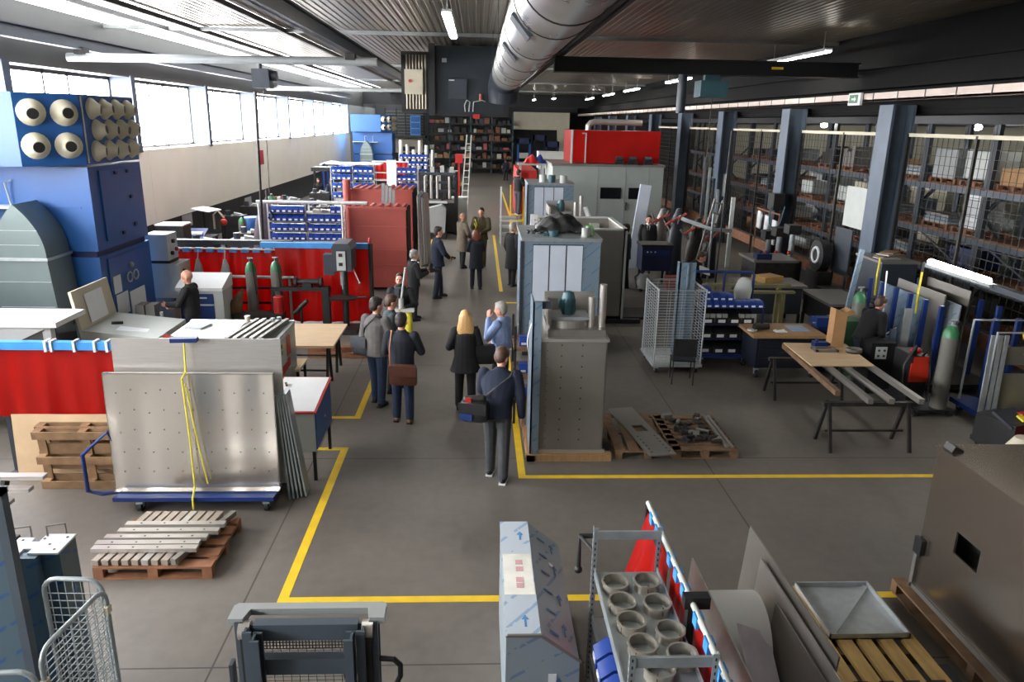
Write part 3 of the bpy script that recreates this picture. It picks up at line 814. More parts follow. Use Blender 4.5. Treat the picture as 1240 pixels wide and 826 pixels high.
def gas_bottle(loc, h, r, lab, body='bottle', top='green', reg=True):
    t = T('gas_bottle', lab, 'gas bottle', loc, 0, 'gas bottles')
    MB().loft([((0, 0, 0), r * .96, r * .96), ((0, 0, .03), r, r), ((0, 0, h * .82), r, r)]).o('cylinder', M[body], t)
    MB().loft([((0, 0, h * .82), r, r), ((0, 0, h * .88), r * .92, r * .92), ((0, 0, h * .93), r * .6, r * .6), ((0, 0, h * .95), r * .3, r * .3)]).o('shoulder', M[top], t)
    MB().c((0, 0, h * .95), (0, 0, h), .02).c((-.06, 0, h), (.06, 0, h), .018).o('valve', M['galv'], t)
    if reg: MB().c((.05, -.04, h * .98), (.05, -.09, h * .98), .04).t([(.05, -.05, h * .97), (.09, -.12, h * .8), (.12, -.1, h * .5)], .01, 6).o('regulator', M['black'], t)
    return t
gas_bottle((-5.05, 16.6, 0), 1.6, .12, 'grey green gas bottle with hoses before the red screen, left of two')
gas_bottle((-4.5, 16.6, 0), 1.62, .12, 'grey green gas bottle before the red screen, right of two')
t = T('bottle_cart', 'dark low cart at the feet of the two gas bottles', 'cart', (-4.8, 16.4, 0))
MB(t).b(-5.4, 16.1, .1, -4.3, 16.45, .45).o('cart_body', M['iron'], t)
for x in (-5.2, -4.5): MB(t).c((x, 16.06, .1), (x, 16.1, .1), .1).o('wheel', M['rubber'], t)
one('sack', MB().loft([((-5.35, 16.25, .45), .14, .1), ((-5.33, 16.25, .65), .16, .11), ((-5.2, 16.27, .9), .06, .05), ((-5.17, 16.27, .98), .02, .02)]), M['wood_d'], 'brown sack hanging on the dark cart by the gas bottles', 'sack')
one('red_can', MB().c((-4.4, 16.28, .45), (-4.4, 16.28, .8), .11, n=14).s((-4.4, 16.28, .8), (.11, .11, .03)), M['redp'], 'red can standing on the dark cart by the gas bottles', 'can')

# drill press
t = T('drill_press', 'dark pillar drill press standing before the red screen', 'drill press', (-2.98, 16.4, 0))
MB(t).b(-3.3, 16.05, 0, -2.68, 16.7, .1).o('base', M['iron'], t)
MB(t).c((-2.97, 16.5, .1), (-2.97, 16.5, 1.95), .07, n=14).o('column', M['black'], t)
MB(t).loft([((-2.97, 16.25, .78), .3, .24), ((-2.97, 16.25, .82), .32, .26)]).b(-3.28, 16.28, .72, -2.9, 16.5, .78).c((-2.7, 16.3, .8), (-2.45, 16.2, .84), .02).o('work_table', M['iron'], t)
hd = MB(t).b(-3.15, 16.1, 1.42, -2.74, 16.75, 1.9).p([(-3.17, 1.9), (-2.72, 1.9), (-2.8, 2.03), (-3.1, 2.03)], 'y', 16.05, 16.8).o('head', M['char'], t)
MB(t).b(-3.05, 16.06, 1.45, -2.86, 16.1, 1.86).o('front_panel', M['lgrey'], hd)
for z in (1.55, 1.75): MB(t).b(-3.0, 16.04, z, -2.92, 16.06, z + .07).o('switch', M['black'], hd)
MB(t).b(-3.38, 16.3, 1.3, -3.15, 16.55, 1.75).o('motor_box', M['char'], hd)
MB(t).c((-2.97, 16.22, 1.1), (-2.97, 16.22, 1.42), .045).c((-2.97, 16.22, 1.0), (-2.97, 16.22, 1.1), .015).o('spindle', M['galv'], t)
MB(t).c((-2.74, 16.3, 1.45), (-2.6, 16.2, 1.15), .012).s((-2.6, 16.2, 1.15), .025).o('feed_lever', M['galv_l'], t)
# bench grinder on a stand
t = T('bench_grinder', 'black bench grinder on a dark pedestal stand before the red screen', 'grinder', (-3.75, 16.5, 0))
MB(t).b(-3.48, 16.4, 0, -3.32, 16.6, 1.0).b(-4.6, 16.45, 0, -4.54, 16.52, .95).b(-4.6, 16.44, .9, -3.3, 16.6, .98).o('stand', M['black'], t)
MB(t).c((-4.05, 16.5, 1.1), (-3.55, 16.5, 1.1), .07).b(-3.9, 16.42, .98, -3.7, 16.58, 1.08).o('motor', M['black'], t)
for x in (-4.05, -3.5): MB(t).c((x - .03, 16.5, 1.1), (x + .03, 16.5, 1.1), .12, n=18).o('grinding_wheel', M['iron'], t)
one('clamp_stand', MB().c((-4.05, 16.2, .45), (-3.75, 16.2, .75), .05).c((-3.9, 16.2, 0), (-3.9, 16.2, .6), .03).b(-4.05, 16.05, 0, -3.75, 16.35, .03), M['iron'], 'dark clamping arm stand below the bench grinder', 'clamp')

# ---------------------------------------------------------------- trestle tables
def trestle(par, x0, x1, y, h, m, s=.22):
    for x in (x0, x1):
        for q in (-1, 1): MB(par).bar((x, y + q * s, 0), (x, y + q * .03, h), .045).o('leg', m, par)
    MB(par).b(x0 - .08, y - .04, h - .06, x1 + .08, y + .04, h).o('beam', m, par)
    MB(par).bar((x0, y, h * .35), (x1, y, h * .35), .03).o('stretcher', m, par)
t = T('trestle_table', 'pale wooden table top on black trestles behind the steel cart', 'table', (-3.0, 13.2, 0))
MB(t).b(-3.8, 12.5, .78, -2.5, 13.98, .82).o('table_top', M['ply'], t)
trestle(t, -3.6, -2.65, 12.8, .78, M['black']); trestle(t, -3.6, -2.65, 13.7, .78, M['black'])
t = T('side_table', 'low narrow wooden table below the pale table top', 'table', (-3.15, 12.15, 0))
MB(t).b(-3.4, 11.75, .6, -2.92, 12.35, .64).o('table_top', M['ply'], t)
for x in (-3.36, -2.96):
    for y in (11.8, 12.3): MB(t).b(x - .02, y - .02, 0, x + .02, y + .02, .6).o('leg', M['black'], t)
for z, lab in ((0.0, 'long timber lying on the floor under the pale table, lower of two'), (.1, 'long timber lying under the pale table, upper of two')):
    one('timber', MB().b(-3.4, 14.4 + z, z, -1.9, 14.55 + z, z + .09), M['wood_o'], lab, 'timber', 'timbers under the table')

# ---------------------------------------------------------------- steel cabinet lying as a cart, with rails on top
t = T('switchgear_housing', 'steel housing with orange stickers standing behind the big sheets', 'housing', (-3.75, 11.3, 0))
MB(t).b(-4.62, 10.7, .35, -3.05, 11.95, 1.36).o('housing_body', M['steel_d'], t)
MB(t).b(-3.05, 10.7, .35, -3.0, 11.95, 1.4).o('side_panel', M['galv'], t)
MB(t).b(-4.66, 10.66, 1.36, -3.0, 10.74, 1.42).b(-4.66, 11.9, 1.36, -3.0, 11.98, 1.42).o('edge_frame', M['galv_l'], t)
MB(t).b(-4.65, 10.75, 1.37, -3.75, 11.9, 1.41).o('white_cover', M['paper'], t)
MB(t).b(-3.0, 10.9, .9, -2.985, 11.3, 1.36).o('sticker_sheet', M['lgrey'], t)
for y, z0, z1 in ((11.32, 1.0, 1.3), (11.0, .8, .93), (11.15, .8, .93), (11.3, .82, .95)): MB(t).b(-2.995, y, z0, -2.98, y + .13 + (z1 - z0) * .3, z1).o('orange_sticker', M['orange'], t)
for y, z, mm in ((10.95, 1.22, 'blue'), (10.95, 1.12, 'green'), (11.08, 1.2, 'yellow')): MB(t).b(-2.985, y, z, -2.978, y + .1, z + .06).o('sticker', M[mm], t)
for x in (-4.5, -3.15):
    for y in (10.8, 11.85): MB(t).b(x - .03, y - .03, 0, x + .03, y + .03, .35).o('leg', M['iron'], t)
for k in range(5):
    one('steel_rail', MB().rb((-3.65 + k * .12, 11.35, 1.44), (.055, 1.15, .05), (0, 0, -7)), M['steel'] if k % 2 else M['steel_d'],
        ['loose steel rail on the housing, beside the white cover', 'loose steel rail on the housing, second from the white cover', 'loose steel rail in the middle of five on the housing', 'loose steel rail on the housing, second from the stickers', 'loose steel rail on the housing, right above the stickers'][k], 'rail', 'loose rails on the steel housing')
one('notebook', MB().rb((-4.4, 11.55, 1.425), (.28, .3, .03), (0, 0, -14)), M['grey'], 'grey notebook lying on the white cover of the steel housing', 'notebook')
t = T('coffee_mug', 'small white cup standing at the back of the steel housing', 'cup', (-3.72, 11.85, 1.42))
MB().loft([((0, 0, 0), .035, .035), ((0, 0, .09), .045, .045)]).o('cup_body', M['cream'], t)
MB().c((0, 0, .09), (0, 0, .1), .048).o('lid', M['white'], t)
for k, (x, y) in enumerate(((-3.3, 11.8), (-3.22, 11.86))):
    one('steel_sleeve', MB().c((x, y, 1.42), (x, y, 1.5), .035, n=14), M['galv'], ['little zinc sleeve on the steel housing, nearer the cup', 'little zinc sleeve on the steel housing, nearer the pale table'][k], 'sleeve', 'zinc sleeves on the housing')

# ---------------------------------------------------------------- white standing desk with red rim
t = T('standing_desk', 'small white desk cabinet with red rim and blue door standing by the yellow line', 'desk', (-2.3, 9.6, 0))
MB(t).p([(9.05, .42), (10.1, .42), (10.1, 1.05), (9.05, .95)], 'x', -2.75, -2.1).o('cabinet', M['lgrey'], t)
d = MB(t).p([(9.08, .44), (10.07, .44), (10.07, 1.02), (9.08, .93)], 'x', -2.1, -2.085).o('door', M['mblue'], t)
MB(t).s((-2.08, 9.6, .7), .015).o('door_knob', M['galv'], d)
MB(t).p([(9.03, .955), (10.12, 1.06), (10.12, 1.08), (9.03, .975)], 'x', -2.77, -2.07).o('rim', M['redp'], t)
MB(t).p([(9.06, .976), (10.1, 1.078), (10.1, 1.084), (9.06, .982)], 'x', -2.72, -2.1).o('writing_top', M['white'], t)
for x in (-2.72, -2.13):
    for y in (9.08, 10.06): MB(t).b(x - .02, y - .02, 0, x + .02, y + .02, .43).o('leg', M['black'], t)
for k in range(3):
    one('key_tag', MB().rb((-2.66 + k * .015, 9.5 + k * .16, 1.045 + k * .016), (.03, .12, .012), (5, 0, 20)), M['wood_d' if k else 'redp'], ['small red tag on the sloping desk top', 'small brown tag in the middle of the desk top', 'small brown tag at the back of the desk top'][k], 'tag')
# ---------------------------------------------------------------- open front storage bins
def bin_proto(w, d, h, m='bin', nm='storage_bin', lab='x', grp='blue bins'):
    t = T(nm, lab, 'storage bin', (0, 0, -9), 0, grp)
    MB().p([(-d / 2, 0), (d / 2, 0), (d / 2, h), (-d * .2, h), (-d / 2, h * .55)], 'x', -w / 2, w / 2).o('bin_shell', M[m], t)
    MB().p([(-d * .44, h * .5), (-d * .15, h * .93), (d * .45, h * .93), (d * .45, h * .9), (-d * .15, h * .88)], 'x', -w * .42, w * .42).o('contents', M['iron'], t)
    MB().b(-w * .28, -d / 2 - .006, h * .14, w * .28, -d / 2, h * .42).o('label_card', M['paper'], t)
    return t
BIN = {}
def bins_row(key, w, d, h, xs, y, z, label, grp, m='bin', skip=(), ry=0):
    """a row of bins along x; label(i) names each"""
    for i, x in enumerate(xs):
        if i in skip: continue
        lab = label(i)
        if key not in BIN:
            BIN[key] = bin_proto(w, d, h, m, lab=lab, grp=grp); o = BIN[key]; o.location = (x, y, z); o['group'] = grp
            o.rotation_euler[2] = R(ry)
        else:
            dup(BIN[key], (x, y, z), lab, ry, grp)
ORD = ['first', 'second', 'third', 'fourth', 'fifth', 'sixth', 'seventh', 'eighth', 'ninth', 'tenth']
LEV = ['top', 'second', 'third', 'fourth', 'lowest']

def bin_rack(name, lab, x0, x1, y, d, zs, top, bays, m='lgrey'):
    t = T(name, lab, 'rack', ((x0 + x1) / 2, y, 0))
    w = (x1 - x0) / bays
    for i in range(bays + 1):
        x = x0 + i * w
        for yy in (y, y + d): MB(t).b(x - .02, yy - .02, 0, x + .02, yy + .02, top).o('post', M[m], t)
    for z in zs: MB(t).b(x0, y - .02, z - .03, x1, y + d, z).o('shelf', M[m], t)
    return t
zs = [.35, .72, 1.23, 1.48, 1.73, 1.98, 2.2]
bin_rack('bin_rack', 'pale open shelf rack of blue bins behind the long red screen', -5.55, -3.6, 20.1, .45, zs, 2.45, 2)
one('white_tube', MB().c((-5.75, 19.82, 2.5), (-2.9, 19.82, 2.5), .045, n=10).c((-5.7, 19.82, 0), (-5.7, 19.82, 2.5), .025).c((-3.56, 19.82, 0), (-3.56, 19.82, 2.5), .025), M['white'], 'long white tube frame across the top of the near bin rack', 'tube frame')
for li, z in enumerate(zs[::-1][:5]):
    zi = zs.index(z)
    for bay, x0 in ((0, -5.5), (1, -4.53)):
        n = 6 if not (li == 0 and bay == 0) else 7
        skip = () if li else ((0, 1, 2, 3) if bay else ())
        bins_row('mid', .14, .3, .17, [x0 + .09 + i * .152 for i in range(6)], 20.15, z, lambda i, li=li, bay=bay: 'blue bin on the %s shelf of the near bin rack, %s in the %s bay' % (LEV[li], ORD[i], ('left', 'right')[bay]),
                 'blue bins in the near bin rack', skip=skip)
for k in range(3): one('fitting', MB().rb((-4.3 + k * .2, 20.2, 1.87), (.16, .2, .08), (0, 10, 20 * k)), M['steel'], ['grey metal fitting on the top shelf of the near bin rack, left of three', 'grey metal fitting on the top shelf, middle of three', 'grey metal fitting on the top shelf beside the single blue bin'][k], 'fitting', 'fittings on the top shelf').location.z = .37

# ---------------------------------------------------------------- oxide red containers
def container(name, lab, x0, x1, y0, y1, h, ribs):
    t = T(name, lab, 'container', ((x0 + x1) / 2, y0, 0), 0, 'oxide red containers')
    MB(t).b(x0, y0, .1, x1, y1, h).o('container_body', M['brick'], t)
    for z in (h - .55, h * .48, h * .3): MB(t).b(x0 - .02, y0 - .025, z, x1 + .02, y0, z + .05).o('band', M['brick'], t)
    MB(t).b(x0 - .03, y0 - .04, h - .05, x1 + .03, y0 + .02, h + .02).o('rim', M['brick'], t)
    for i in range(ribs):
        x = x0 + .12 + i * (x1 - x0 - .2) / (ribs - 1)
        MB(t).p([(x - .05, h), (x + .05, h), (x + .03, h + .05), (x - .03, h + .05)], 'y', y0, y1).o('roof_rib', M['brick'], t)
    m = MB(t)
    for i in range(5): m.b(x1, y0 + .1 + i * (y1 - y0) / 5, .1, x1 + .05, y0 + .16 + i * (y1 - y0) / 5, h)
    m.o('side_rib', M['iron'], t)
    for x in (x0 + .1, x1 - .2): MB(t).b(x, y0 + .05, 0, x + .1, y1 - .05, .1).o('skid', M['iron'], t)
    return t
container('steel_container', 'oxide red ribbed container beside the near bin rack, in front of its twin', -3.5, -1.98, 20.6, 21.5, 2.3, 7)
container('steel_container', 'oxide red ribbed container half hidden behind the nearer one', -4.15, -2.15, 24.6, 26.2, 2.42, 9)
one('red_pipe', MB().c((-4.2, 24.4, 0), (-4.2, 24.4, 2.75), .12, n=16), M['brick'], 'upright oxide red pipe at the left corner of the rear container', 'pipe')
for k in range(4):
    one('zinc_profile', MB().rb((-3.02 + k * .11, 23.9, 1.35), (.09, .1, 2.7 - k * .12), (2, 2, 0)), M['grey'] if k % 2 else M['galv'], ['upright zinc profile between the red containers, leftmost of four', 'upright zinc profile between the red containers, second from the left', 'upright zinc profile between the red containers, third from the left', 'upright zinc profile between the red containers, rightmost of four'][k], 'profile', 'upright profiles between the red containers')
for k in range(4):
    one('zinc_sheet', MB().rb((-1.92 + k * .07, 25.2, 1.15), (.05, 1.9, 2.25 - .04 * k), (0, -2, 0)), M['galv'] if k % 2 == 0 else M['steel_d'],
        ['zinc panel leaning on the right side of the rear red container, inner of four', 'zinc panel leaning on the rear red container, second of four', 'zinc panel leaning on the rear red container, third of four', 'zinc panel leaning outermost at the rear red container by the aisle'][k], 'panel', 'zinc panels at the rear container')
one('floor_scrap', MB().rb((-1.75, 22.6, .12), (.3, .5, .24), (0, 0, 10)), M['steel'], 'small bright metal block on the floor right of the front red container', 'block')

# ---------------------------------------------------------------- items along the window wall
t = T('dark_cabinet', 'black cabinet with a pale top under the white cladding, right of the blue collector', 'cabinet', (-8.7, 21.6, 0))
MB(t).b(-9.05, 21.4, 0, -8.3, 22, 1.62).o('cabinet_body', M['iron'], t)
MB(t).b(-9.07, 21.38, 1.62, -8.28, 22.02, 1.66).o('cabinet_top', M['white'], t)
for i in range(4): MB(t).b(-8.98 + i * .18, 21.385, .1, -8.96 + i * .18, 21.4, 1.5).o('corrugation', M['black'], t)
t = T('cable_drum', 'blue cable drum left of the black cabinet', 'drum', (-9.6, 19.3, 1.05))
MB(t).c((-9.75, 19.3, 1.05), (-9.45, 19.3, 1.05), .3, n=18).o('drum', M['blue'], t)
MB(t).t([(-9.4, 19.3 + .26 * math.cos(a * .6), 1.05 + .3 * math.sin(a * .6)) for a in range(7)], .02, 6).o('cable', M['lgrey'], t)
MB(t).b(-9.8, 19.1, 0, -9.4, 19.5, .78).o('drum_stand', M['black'], t)
for y, z, s, lab in ((27.2, .96, .95, 'white notice sheet on the dark wall above the black cabinet, nearer'), (34.6, .86, 1.0, 'white notice sheet on the dark wall, farther')):
    one('notice_sheet', MB().b(-10.545, y, z - .22, -10.535, y + s, z + .22), M['paper'], lab, 'notice')
t = T('desk_lamp_board', 'white tilted board on a stand along the window wall', 'board', (-9.2, 25.8, 0))
MB(t).rb((-9.2, 25.9, 1.58), (.6, 1.3, .03), (-3, 10, 0)).o('board', M['white'], t)
MB(t).c((-9.3, 25.9, 0), (-9.3, 25.9, 1.56), .04).o('board_post', M['iron'], t)
for x, y, lab in ((-9.2, 23.9, 'blue and grey rack of small parts under the tilted board'), (-9.0, 34.6, 'blue covered bench with books along the window wall')):
    t = T('work_bench', lab, 'bench', (x, y, 0), 0)
    MB(t).b(x - .8, y, .75, x + .5, y + 1.6, .8).o('bench_top', M['iron'], t)
    for dx in (-.75, .4):
        for dy in (.05, 1.5): MB(t).b(x + dx, y + dy, 0, x + dx + .06, y + dy + .06, .75).o('leg', M['iron'], t)
    MB(t).rb((x - .1, y + .6, .95), (1.0, .7, .04), (20, 0, 0)).o('tray', M['blue'], t)
    MB(t).rb((x - .1, y + .5, .98), (.9, .16, .05), (20, 0, 0)).o('light_strip', M['paper'], t)
for k in range(6):
    one('folder', MB().b(-9.6 + k * .16, 34.7, .8, -9.48 + k * .16, 35, 1.15), M[('lgrey', 'cream', 'wood', 'paper', 'redp', 'lgrey')[k]], '%s folder standing on the blue covered wall bench, %s from the left' % (('grey', 'cream', 'brown', 'white', 'red', 'pale')[k], ORD[k]), 'folder', 'folders on the wall bench')
gas_bottle((-8.0, 25.8, 0), 1.4, .13, 'grey bottle with a green neck by the dark wall, left of the blue barrel')
gas_bottle((-8.6, 31.8, 0), 1.55, .16, 'grey gas bottle with bright green top farther along the window wall')
t = T('barrel', 'bright blue barrel beside the hanging coat', 'barrel', (-8.2, 27.5, 0))
MB(t).loft([((-8.2, 27.5, 0), .34, .34), ((-8.2, 27.5, .05), .36, .36), ((-8.2, 27.5, .35), .37, .37), ((-8.2, 27.5, .75), .37, .37), ((-8.2, 27.5, 1.1), .36, .36), ((-8.2, 27.5, 1.14), .33, .33)]).o('barrel_body', M['mblue'], t)
one('work_coat', MB().loft([((-5.95, 21.0, .7), .28, .16), ((-5.95, 21, 1.3), .3, .17), ((-5.9, 21, 1.9), .24, .14), ((-5.85, 21, 2.3), .1, .08), ((-5.8, 21.0, 2.5), .03, .03)]).c((-5.8, 21, .0), (-5.8, 21, 2.7), .025), mat('plum_cloth', (72, 60, 66), 0.85, 0, .15, 8), 'dark plum coat hanging on a post left of the near bin rack', 'coat')
t = T('red_lamp', 'dark stand with a round red lamp by the window wall', 'lamp', (-8.9, 26.7, 0))
MB(t).c((-8.9, 26.7, 0), (-8.9, 26.7, 1.2), .05).o('stand', M['black'], t)
MB(t).s((-8.88, 26.58, 1.06), .12).o('lamp_globe', M['orange'], t)
MB(t).t([(-8.9, 26.7, 1.2), (-9.1, 26.7, 1.45), (-9.25, 26.7, 1.3), (-9.25, 26.7, .8)], .035, 6).o('hose', M['cream'], t)
for k, (x, y, h) in enumerate(((-8.5, 23.4, .9), (-7.4, 24.6, 1.0), (-9.3, 29.0, 1.0), (-7.2, 29.5, 1.0), (-7.0, 33.0, 1.1), (-7.6, 36.5, 1.2), (-7.0, 22.6, 1.1), (-6.6, 26.8, 1.1), (-9.3, 31.4, 1.1), (-8.0, 31.0, 1.0), (-6.2, 24.0, .9), (-8.2, 33.2, 1.2), (-6.4, 30.6, 1.2))):
    t = T('machine_block', ['low dark machine before the blue barrel', 'dark machine right of the blue barrel', 'dark machine under the farther wall notice', 'dark trough machine left of the red pipe', 'dark machine behind the white tube frame', 'dark tall machine near the two workers by the far window wall', 'dark machine right of the black cabinet, behind the red screen', 'dark machine behind the hanging plum coat', 'dark machine on the window wall between the two wall notices', 'dark machine right of the farther gas bottle', 'dark machine behind the near bin rack', 'dark machine beside the blue covered bench', 'dark machine left of the upright red pipe'][k], 'machine', (x, y, 0), 0)
    MB(t).b(x - .4, y - .3, .1, x + .4, y + .4, h).o('machine_body', M['iron'], t)
    MB(t).c((x - .2, y, h), (x - .2, y, h + .18), .1).o('motor', M['char'], t)
    MB(t).rb((x + .2, y - .1, h + .05), (.3, .3, .1), (0, 12, 20)).o('table', M['grey'], t)
    MB(t).b(x - .35, y - .25, 0, x + .35, y + .35, .1).o('plinth', M['black'], t)
one('steel_trough', MB().p([(-.6, .9), (.6, .9), (.45, .3), (-.45, .3)], 'y', 30.0, 31.0), M['char'], 'dark steel trough under the window wall', 'trough').location = (-5.9, 1.6, -.3)
# ---------------------------------------------------------------- second row of bin racks
zs2 = [.5, .95, 1.4, 1.8, 2.15]
bin_rack('bin_rack', 'far pale bin rack behind the red containers', -7.1, -2.95, 37, .6, zs2, 2.5, 4)
MB_top = one('rack_cover', MB().b(-7.3, 36.8, 2.5, -4.7, 38.2, 2.56), M['lgrey'], 'pale flat cover on top of the far bin rack', 'cover')
for li, z in enumerate(zs2[::-1][:4]):
    for bay in range(4):
        x0 = -7.1 + bay * 1.0375
        bins_row('far', .22, .4, .24, [x0 + .17 + i * .235 for i in range(4)], 37.05, z, lambda i, li=li, bay=bay: 'blue bin in the far bin rack, %s shelf from the top, %s from the left' % (ORD[li], (ORD + ['eleventh', 'twelfth', 'thirteenth', 'fourteenth', 'fifteenth', 'last'])[bay * 4 + i]), 'blue bins in the far bin rack',
                 skip=(0, 1, 2, 3) if (bay == 2 and li != 3) else ())
one('white_board', MB().b(-4.4, 36.8, 1.1, -3.95, 36.9, 2.75), M['white'], 'upright white panel in the middle of the far bin rack', 'panel')
bin_rack('bin_rack', 'small bin rack behind the far red curtain', -4.75, -2.9, 46, .6, [1.1, 1.55, 2.0, 2.4], 2.7, 2)
for li, z in enumerate((2.4, 2.0, 1.55)):
    bins_row('far', .22, .4, .24, [-4.6 + i * .24 for i in range(7)], 46.05, z, lambda i, li=li: 'blue bin behind the far red screen, %s row, %s from the left' % (ORD[li], ORD[i]), 'blue bins behind the far curtain')
t = T('welding_screen', 'small bright red welding screen far down the left side', 'screen', (-5.3, 44, 0))
curtain(MB(t), -6.0, -4.1, 44, 1.2, 2.25, .06, 7, 8).o('curtain_sheet', M['red'], t)
MB(t).c((-6.08, 44, 2.3), (-4.0, 44, 2.3), .04).o('rail', M['white'], t)
for x in (-6.05, -4.05): MB(t).b(x - .03, 44.1, 0, x + .03, 44.16, 2.3).o('post', M['lgrey'], t)
one('fire_sign', MB().b(-10.29, 36.2, 2.45, -10.27, 37.2, 3.1).b(-10.27, 36.3, 2.55, -10.262, 37.1, 3.0), M['redp'], 'small red fire sign on the white cladding behind the thin dark post', 'sign')
one('blue_tarp', MB().sheet(lambda u, v: ((-8.9 + 2.7 * u, 43.2 + v * 1.6, 2.05 + .12 * math.sin(u * 9) + .1 * math.sin(v * 7 + u * 4)), (0, 0, 1)), 24, 10, .02).b(-8.8, 43.4, 0, -8.7, 43.5, 2.0).b(-6.4, 43.4, 0, -6.3, 43.5, 2.0).b(-8.8, 44.6, 0, -8.7, 44.7, 2.0).b(-6.4, 44.6, 0, -6.3, 44.7, 2.0), M['bin'], 'crumpled bright blue sheeting on a frame left of the far red screen', 'sheeting')
for k, (x, lab) in enumerate(((-8.75, 'dark flat rack end in front of the far blue sheeting'),)):
    one('dark_table', MB().b(-8.9, 41.0, 1.9, -7.8, 42.2, 2.1).b(-8.8, 41.1, 0, -8.7, 41.2, 1.9).b(-8.0, 41.1, 0, -7.9, 41.2, 1.9), M['iron'], lab, 'table')
# ---------------------------------------------------------------- dark machines by the aisle, white cabinet, ladder
t = T('press_machine', 'tall black machine frame with bright rollers on the left of the aisle', 'machine', (-1.75, 32, 0))
for x in (-2.4, -1.5, -.95):
    MB(t).b(x - .06, 31.5, 0, x + .06, 31.7, 2.55).o('upright', M['black'], t)
    MB(t).b(x - .06, 33, 0, x + .06, 33.2, 2.5).o('upright', M['black'], t)
for z in (1.75, 2.1, 2.45): MB(t).b(-2.4, 31.45, z, -.95, 31.6, z + .1).o('cross_beam', M['char'], t)
MB(t).b(-2.4, 31.3, 1.32, -1.3, 31.5, 1.4).o('front_rail', M['lgrey'], t)
for x in (-2.2, -1.95, -1.7, -1.2): MB(t).c((x, 31.45, 1.5), (x, 31.45, 2.4), .06, n=10).o('roller', M['steel'], t)
MB(t).b(-2.3, 31.6, .1, -1.0, 33.2, 1.3).o('machine_bed', M['iron'], t)
for x, y, z in ((-2.0, 31.7, 2.55), (-1.6, 31.8, 2.6), (-1.2, 31.9, 2.55)): MB(t).b(x, y, z - .1, x + .16, y + .3, z + .2).o('motor', M['lgrey'], t)
t = T('sheet_bundle', 'crumpled grey sheet bundle in front of the black machine frame', 'sheet', (-2.0, 30.4, 0))
MB(t).p([(-2.35, .25), (-1.35, .25), (-1.3, 1.2), (-1.5, 1.35), (-2.0, 1.22), (-2.4, 1.4)], 'y', 30.3, 30.9).o('bundle', M['grey'], t)
MB(t).b(-2.4, 30.2, 0, -1.3, 31.0, .25).o('base', M['iron'], t)
t = T('white_cabinet', 'small white cabinet standing alone at the left edge of the aisle', 'cabinet', (-.85, 33.8, 0))
MB(t).b(-1.18, 33.5, .05, -.5, 34.1, 1.3).o('cabinet_body', M['white'], t)
MB(t).b(-1.2, 33.48, 1.3, -.48, 34.12, 1.36).o('cabinet_lid', M['white'], t)
MB(t).b(-1.1, 33.55, 0, -.58, 34.05, .05).o('plinth', M['iron'], t)
m = MB()
for s in (-1, 1): m.bar((-.72 + s * .16, 35.2, 0), (-.45 + s * .1, 35.6, 4.0), .05)
for k in range(12): m.bar((-.86 + k * .022, 35.22 + k * .033, .3 + k * .3), (-.58 + k * .02, 35.22 + k * .033, .3 + k * .3), .035)
one('step_ladder', m, M['lgrey'], 'tall thin pale ladder standing beside the small white cabinet', 'ladder')
one('red_flag_box', MB().b(-1.1, 36.2, 2.7, -.75, 36.5, 3.1).b(-.98, 36.3, 0, -.9, 36.4, 2.7), M['redp'], 'small red box on a post near the tall ladder', 'box')
for k in range(6):
    one('bright_tube', MB().c((-5.3 + k * .42, 52, 0), (-5.2 + k * .42, 52, 3.3 - (k % 3) * .3), .13, n=10), M['steel'] if k % 2 else M['lgrey'], 'upright bright tube standing behind the black machines, %s of six from the left' % ORD[k], 'tube', 'upright bright tubes')
for k, (x, y, h, c, lab) in enumerate(((-3.5, 41, 1.9, 'char', 'dark machine left of the tall ladder'), (-2.2, 39, 2.2, 'iron', 'dark machine with bright arms behind the black frame'), (-1.5, 44, 1.6, 'black', 'dark machine left of the far yellow line'), (-2.6, 50, 1.5, 'iron', 'far dark machine before the tall pallet racks'), (-1.9, 56, 1.3, 'char', 'small far machine before the tall pallet racks'))):
    t = T('machine_tool', lab, 'machine', (x, y, 0))
    MB(t).b(x - .6, y - .4, 0, x + .5, y + .6, h * .6).o('machine_base', M[c], t)
    MB(t).b(x - .4, y - .2, h * .6, x, y + .4, h).o('machine_head', M[c], t)
    MB(t).b(x + .1, y - .42, h * .5, x + .4, y - .35, h * .9).o('control_panel', M['lgrey'], t)
    MB(t).c((x - .2, y - .3, h * .6), (x - .2, y - .3, h * .95), .06).o('spindle', M['steel'], t)

# ---------------------------------------------------------------- far pallet racks with goods
def far_rack(lab, x0, x1, y, zs, top, bays, m='iron'):
    t = T('pallet_rack', lab, 'rack', ((x0 + x1) / 2, y, 0))
    for i in range(bays + 1):
        x = x0 + i * (x1 - x0) / bays
        for yy in (y, y + 1): MB(t).b(x - .05, yy - .05, 0, x + .05, yy + .05, top).o('upright', M['teal'], t)
    for z in zs: MB(t).b(x0, y - .05, z - .12, x1, y + 1.0, z).o('shelf', M[m], t)
    return t
far_rack('tall dark pallet rack full of small boxes at the end of the aisle', -4.6, 3.1, 71, [.5, 1.3, 2.1, 2.9, 3.6, 4.4], 5.3, 4)
ORD2 = ORD + ['eleventh', 'twelfth', 'thirteenth', 'fourteenth', 'fifteenth', 'sixteenth', 'seventeenth', 'eighteenth', 'nineteenth', 'twentieth', 'next to last', 'last']
cols = ['card', 'wood_o', 'iron', 'cream', 'lgrey', 'brick', 'char']
rnd = random.Random(4)
proto = {}
n = 0
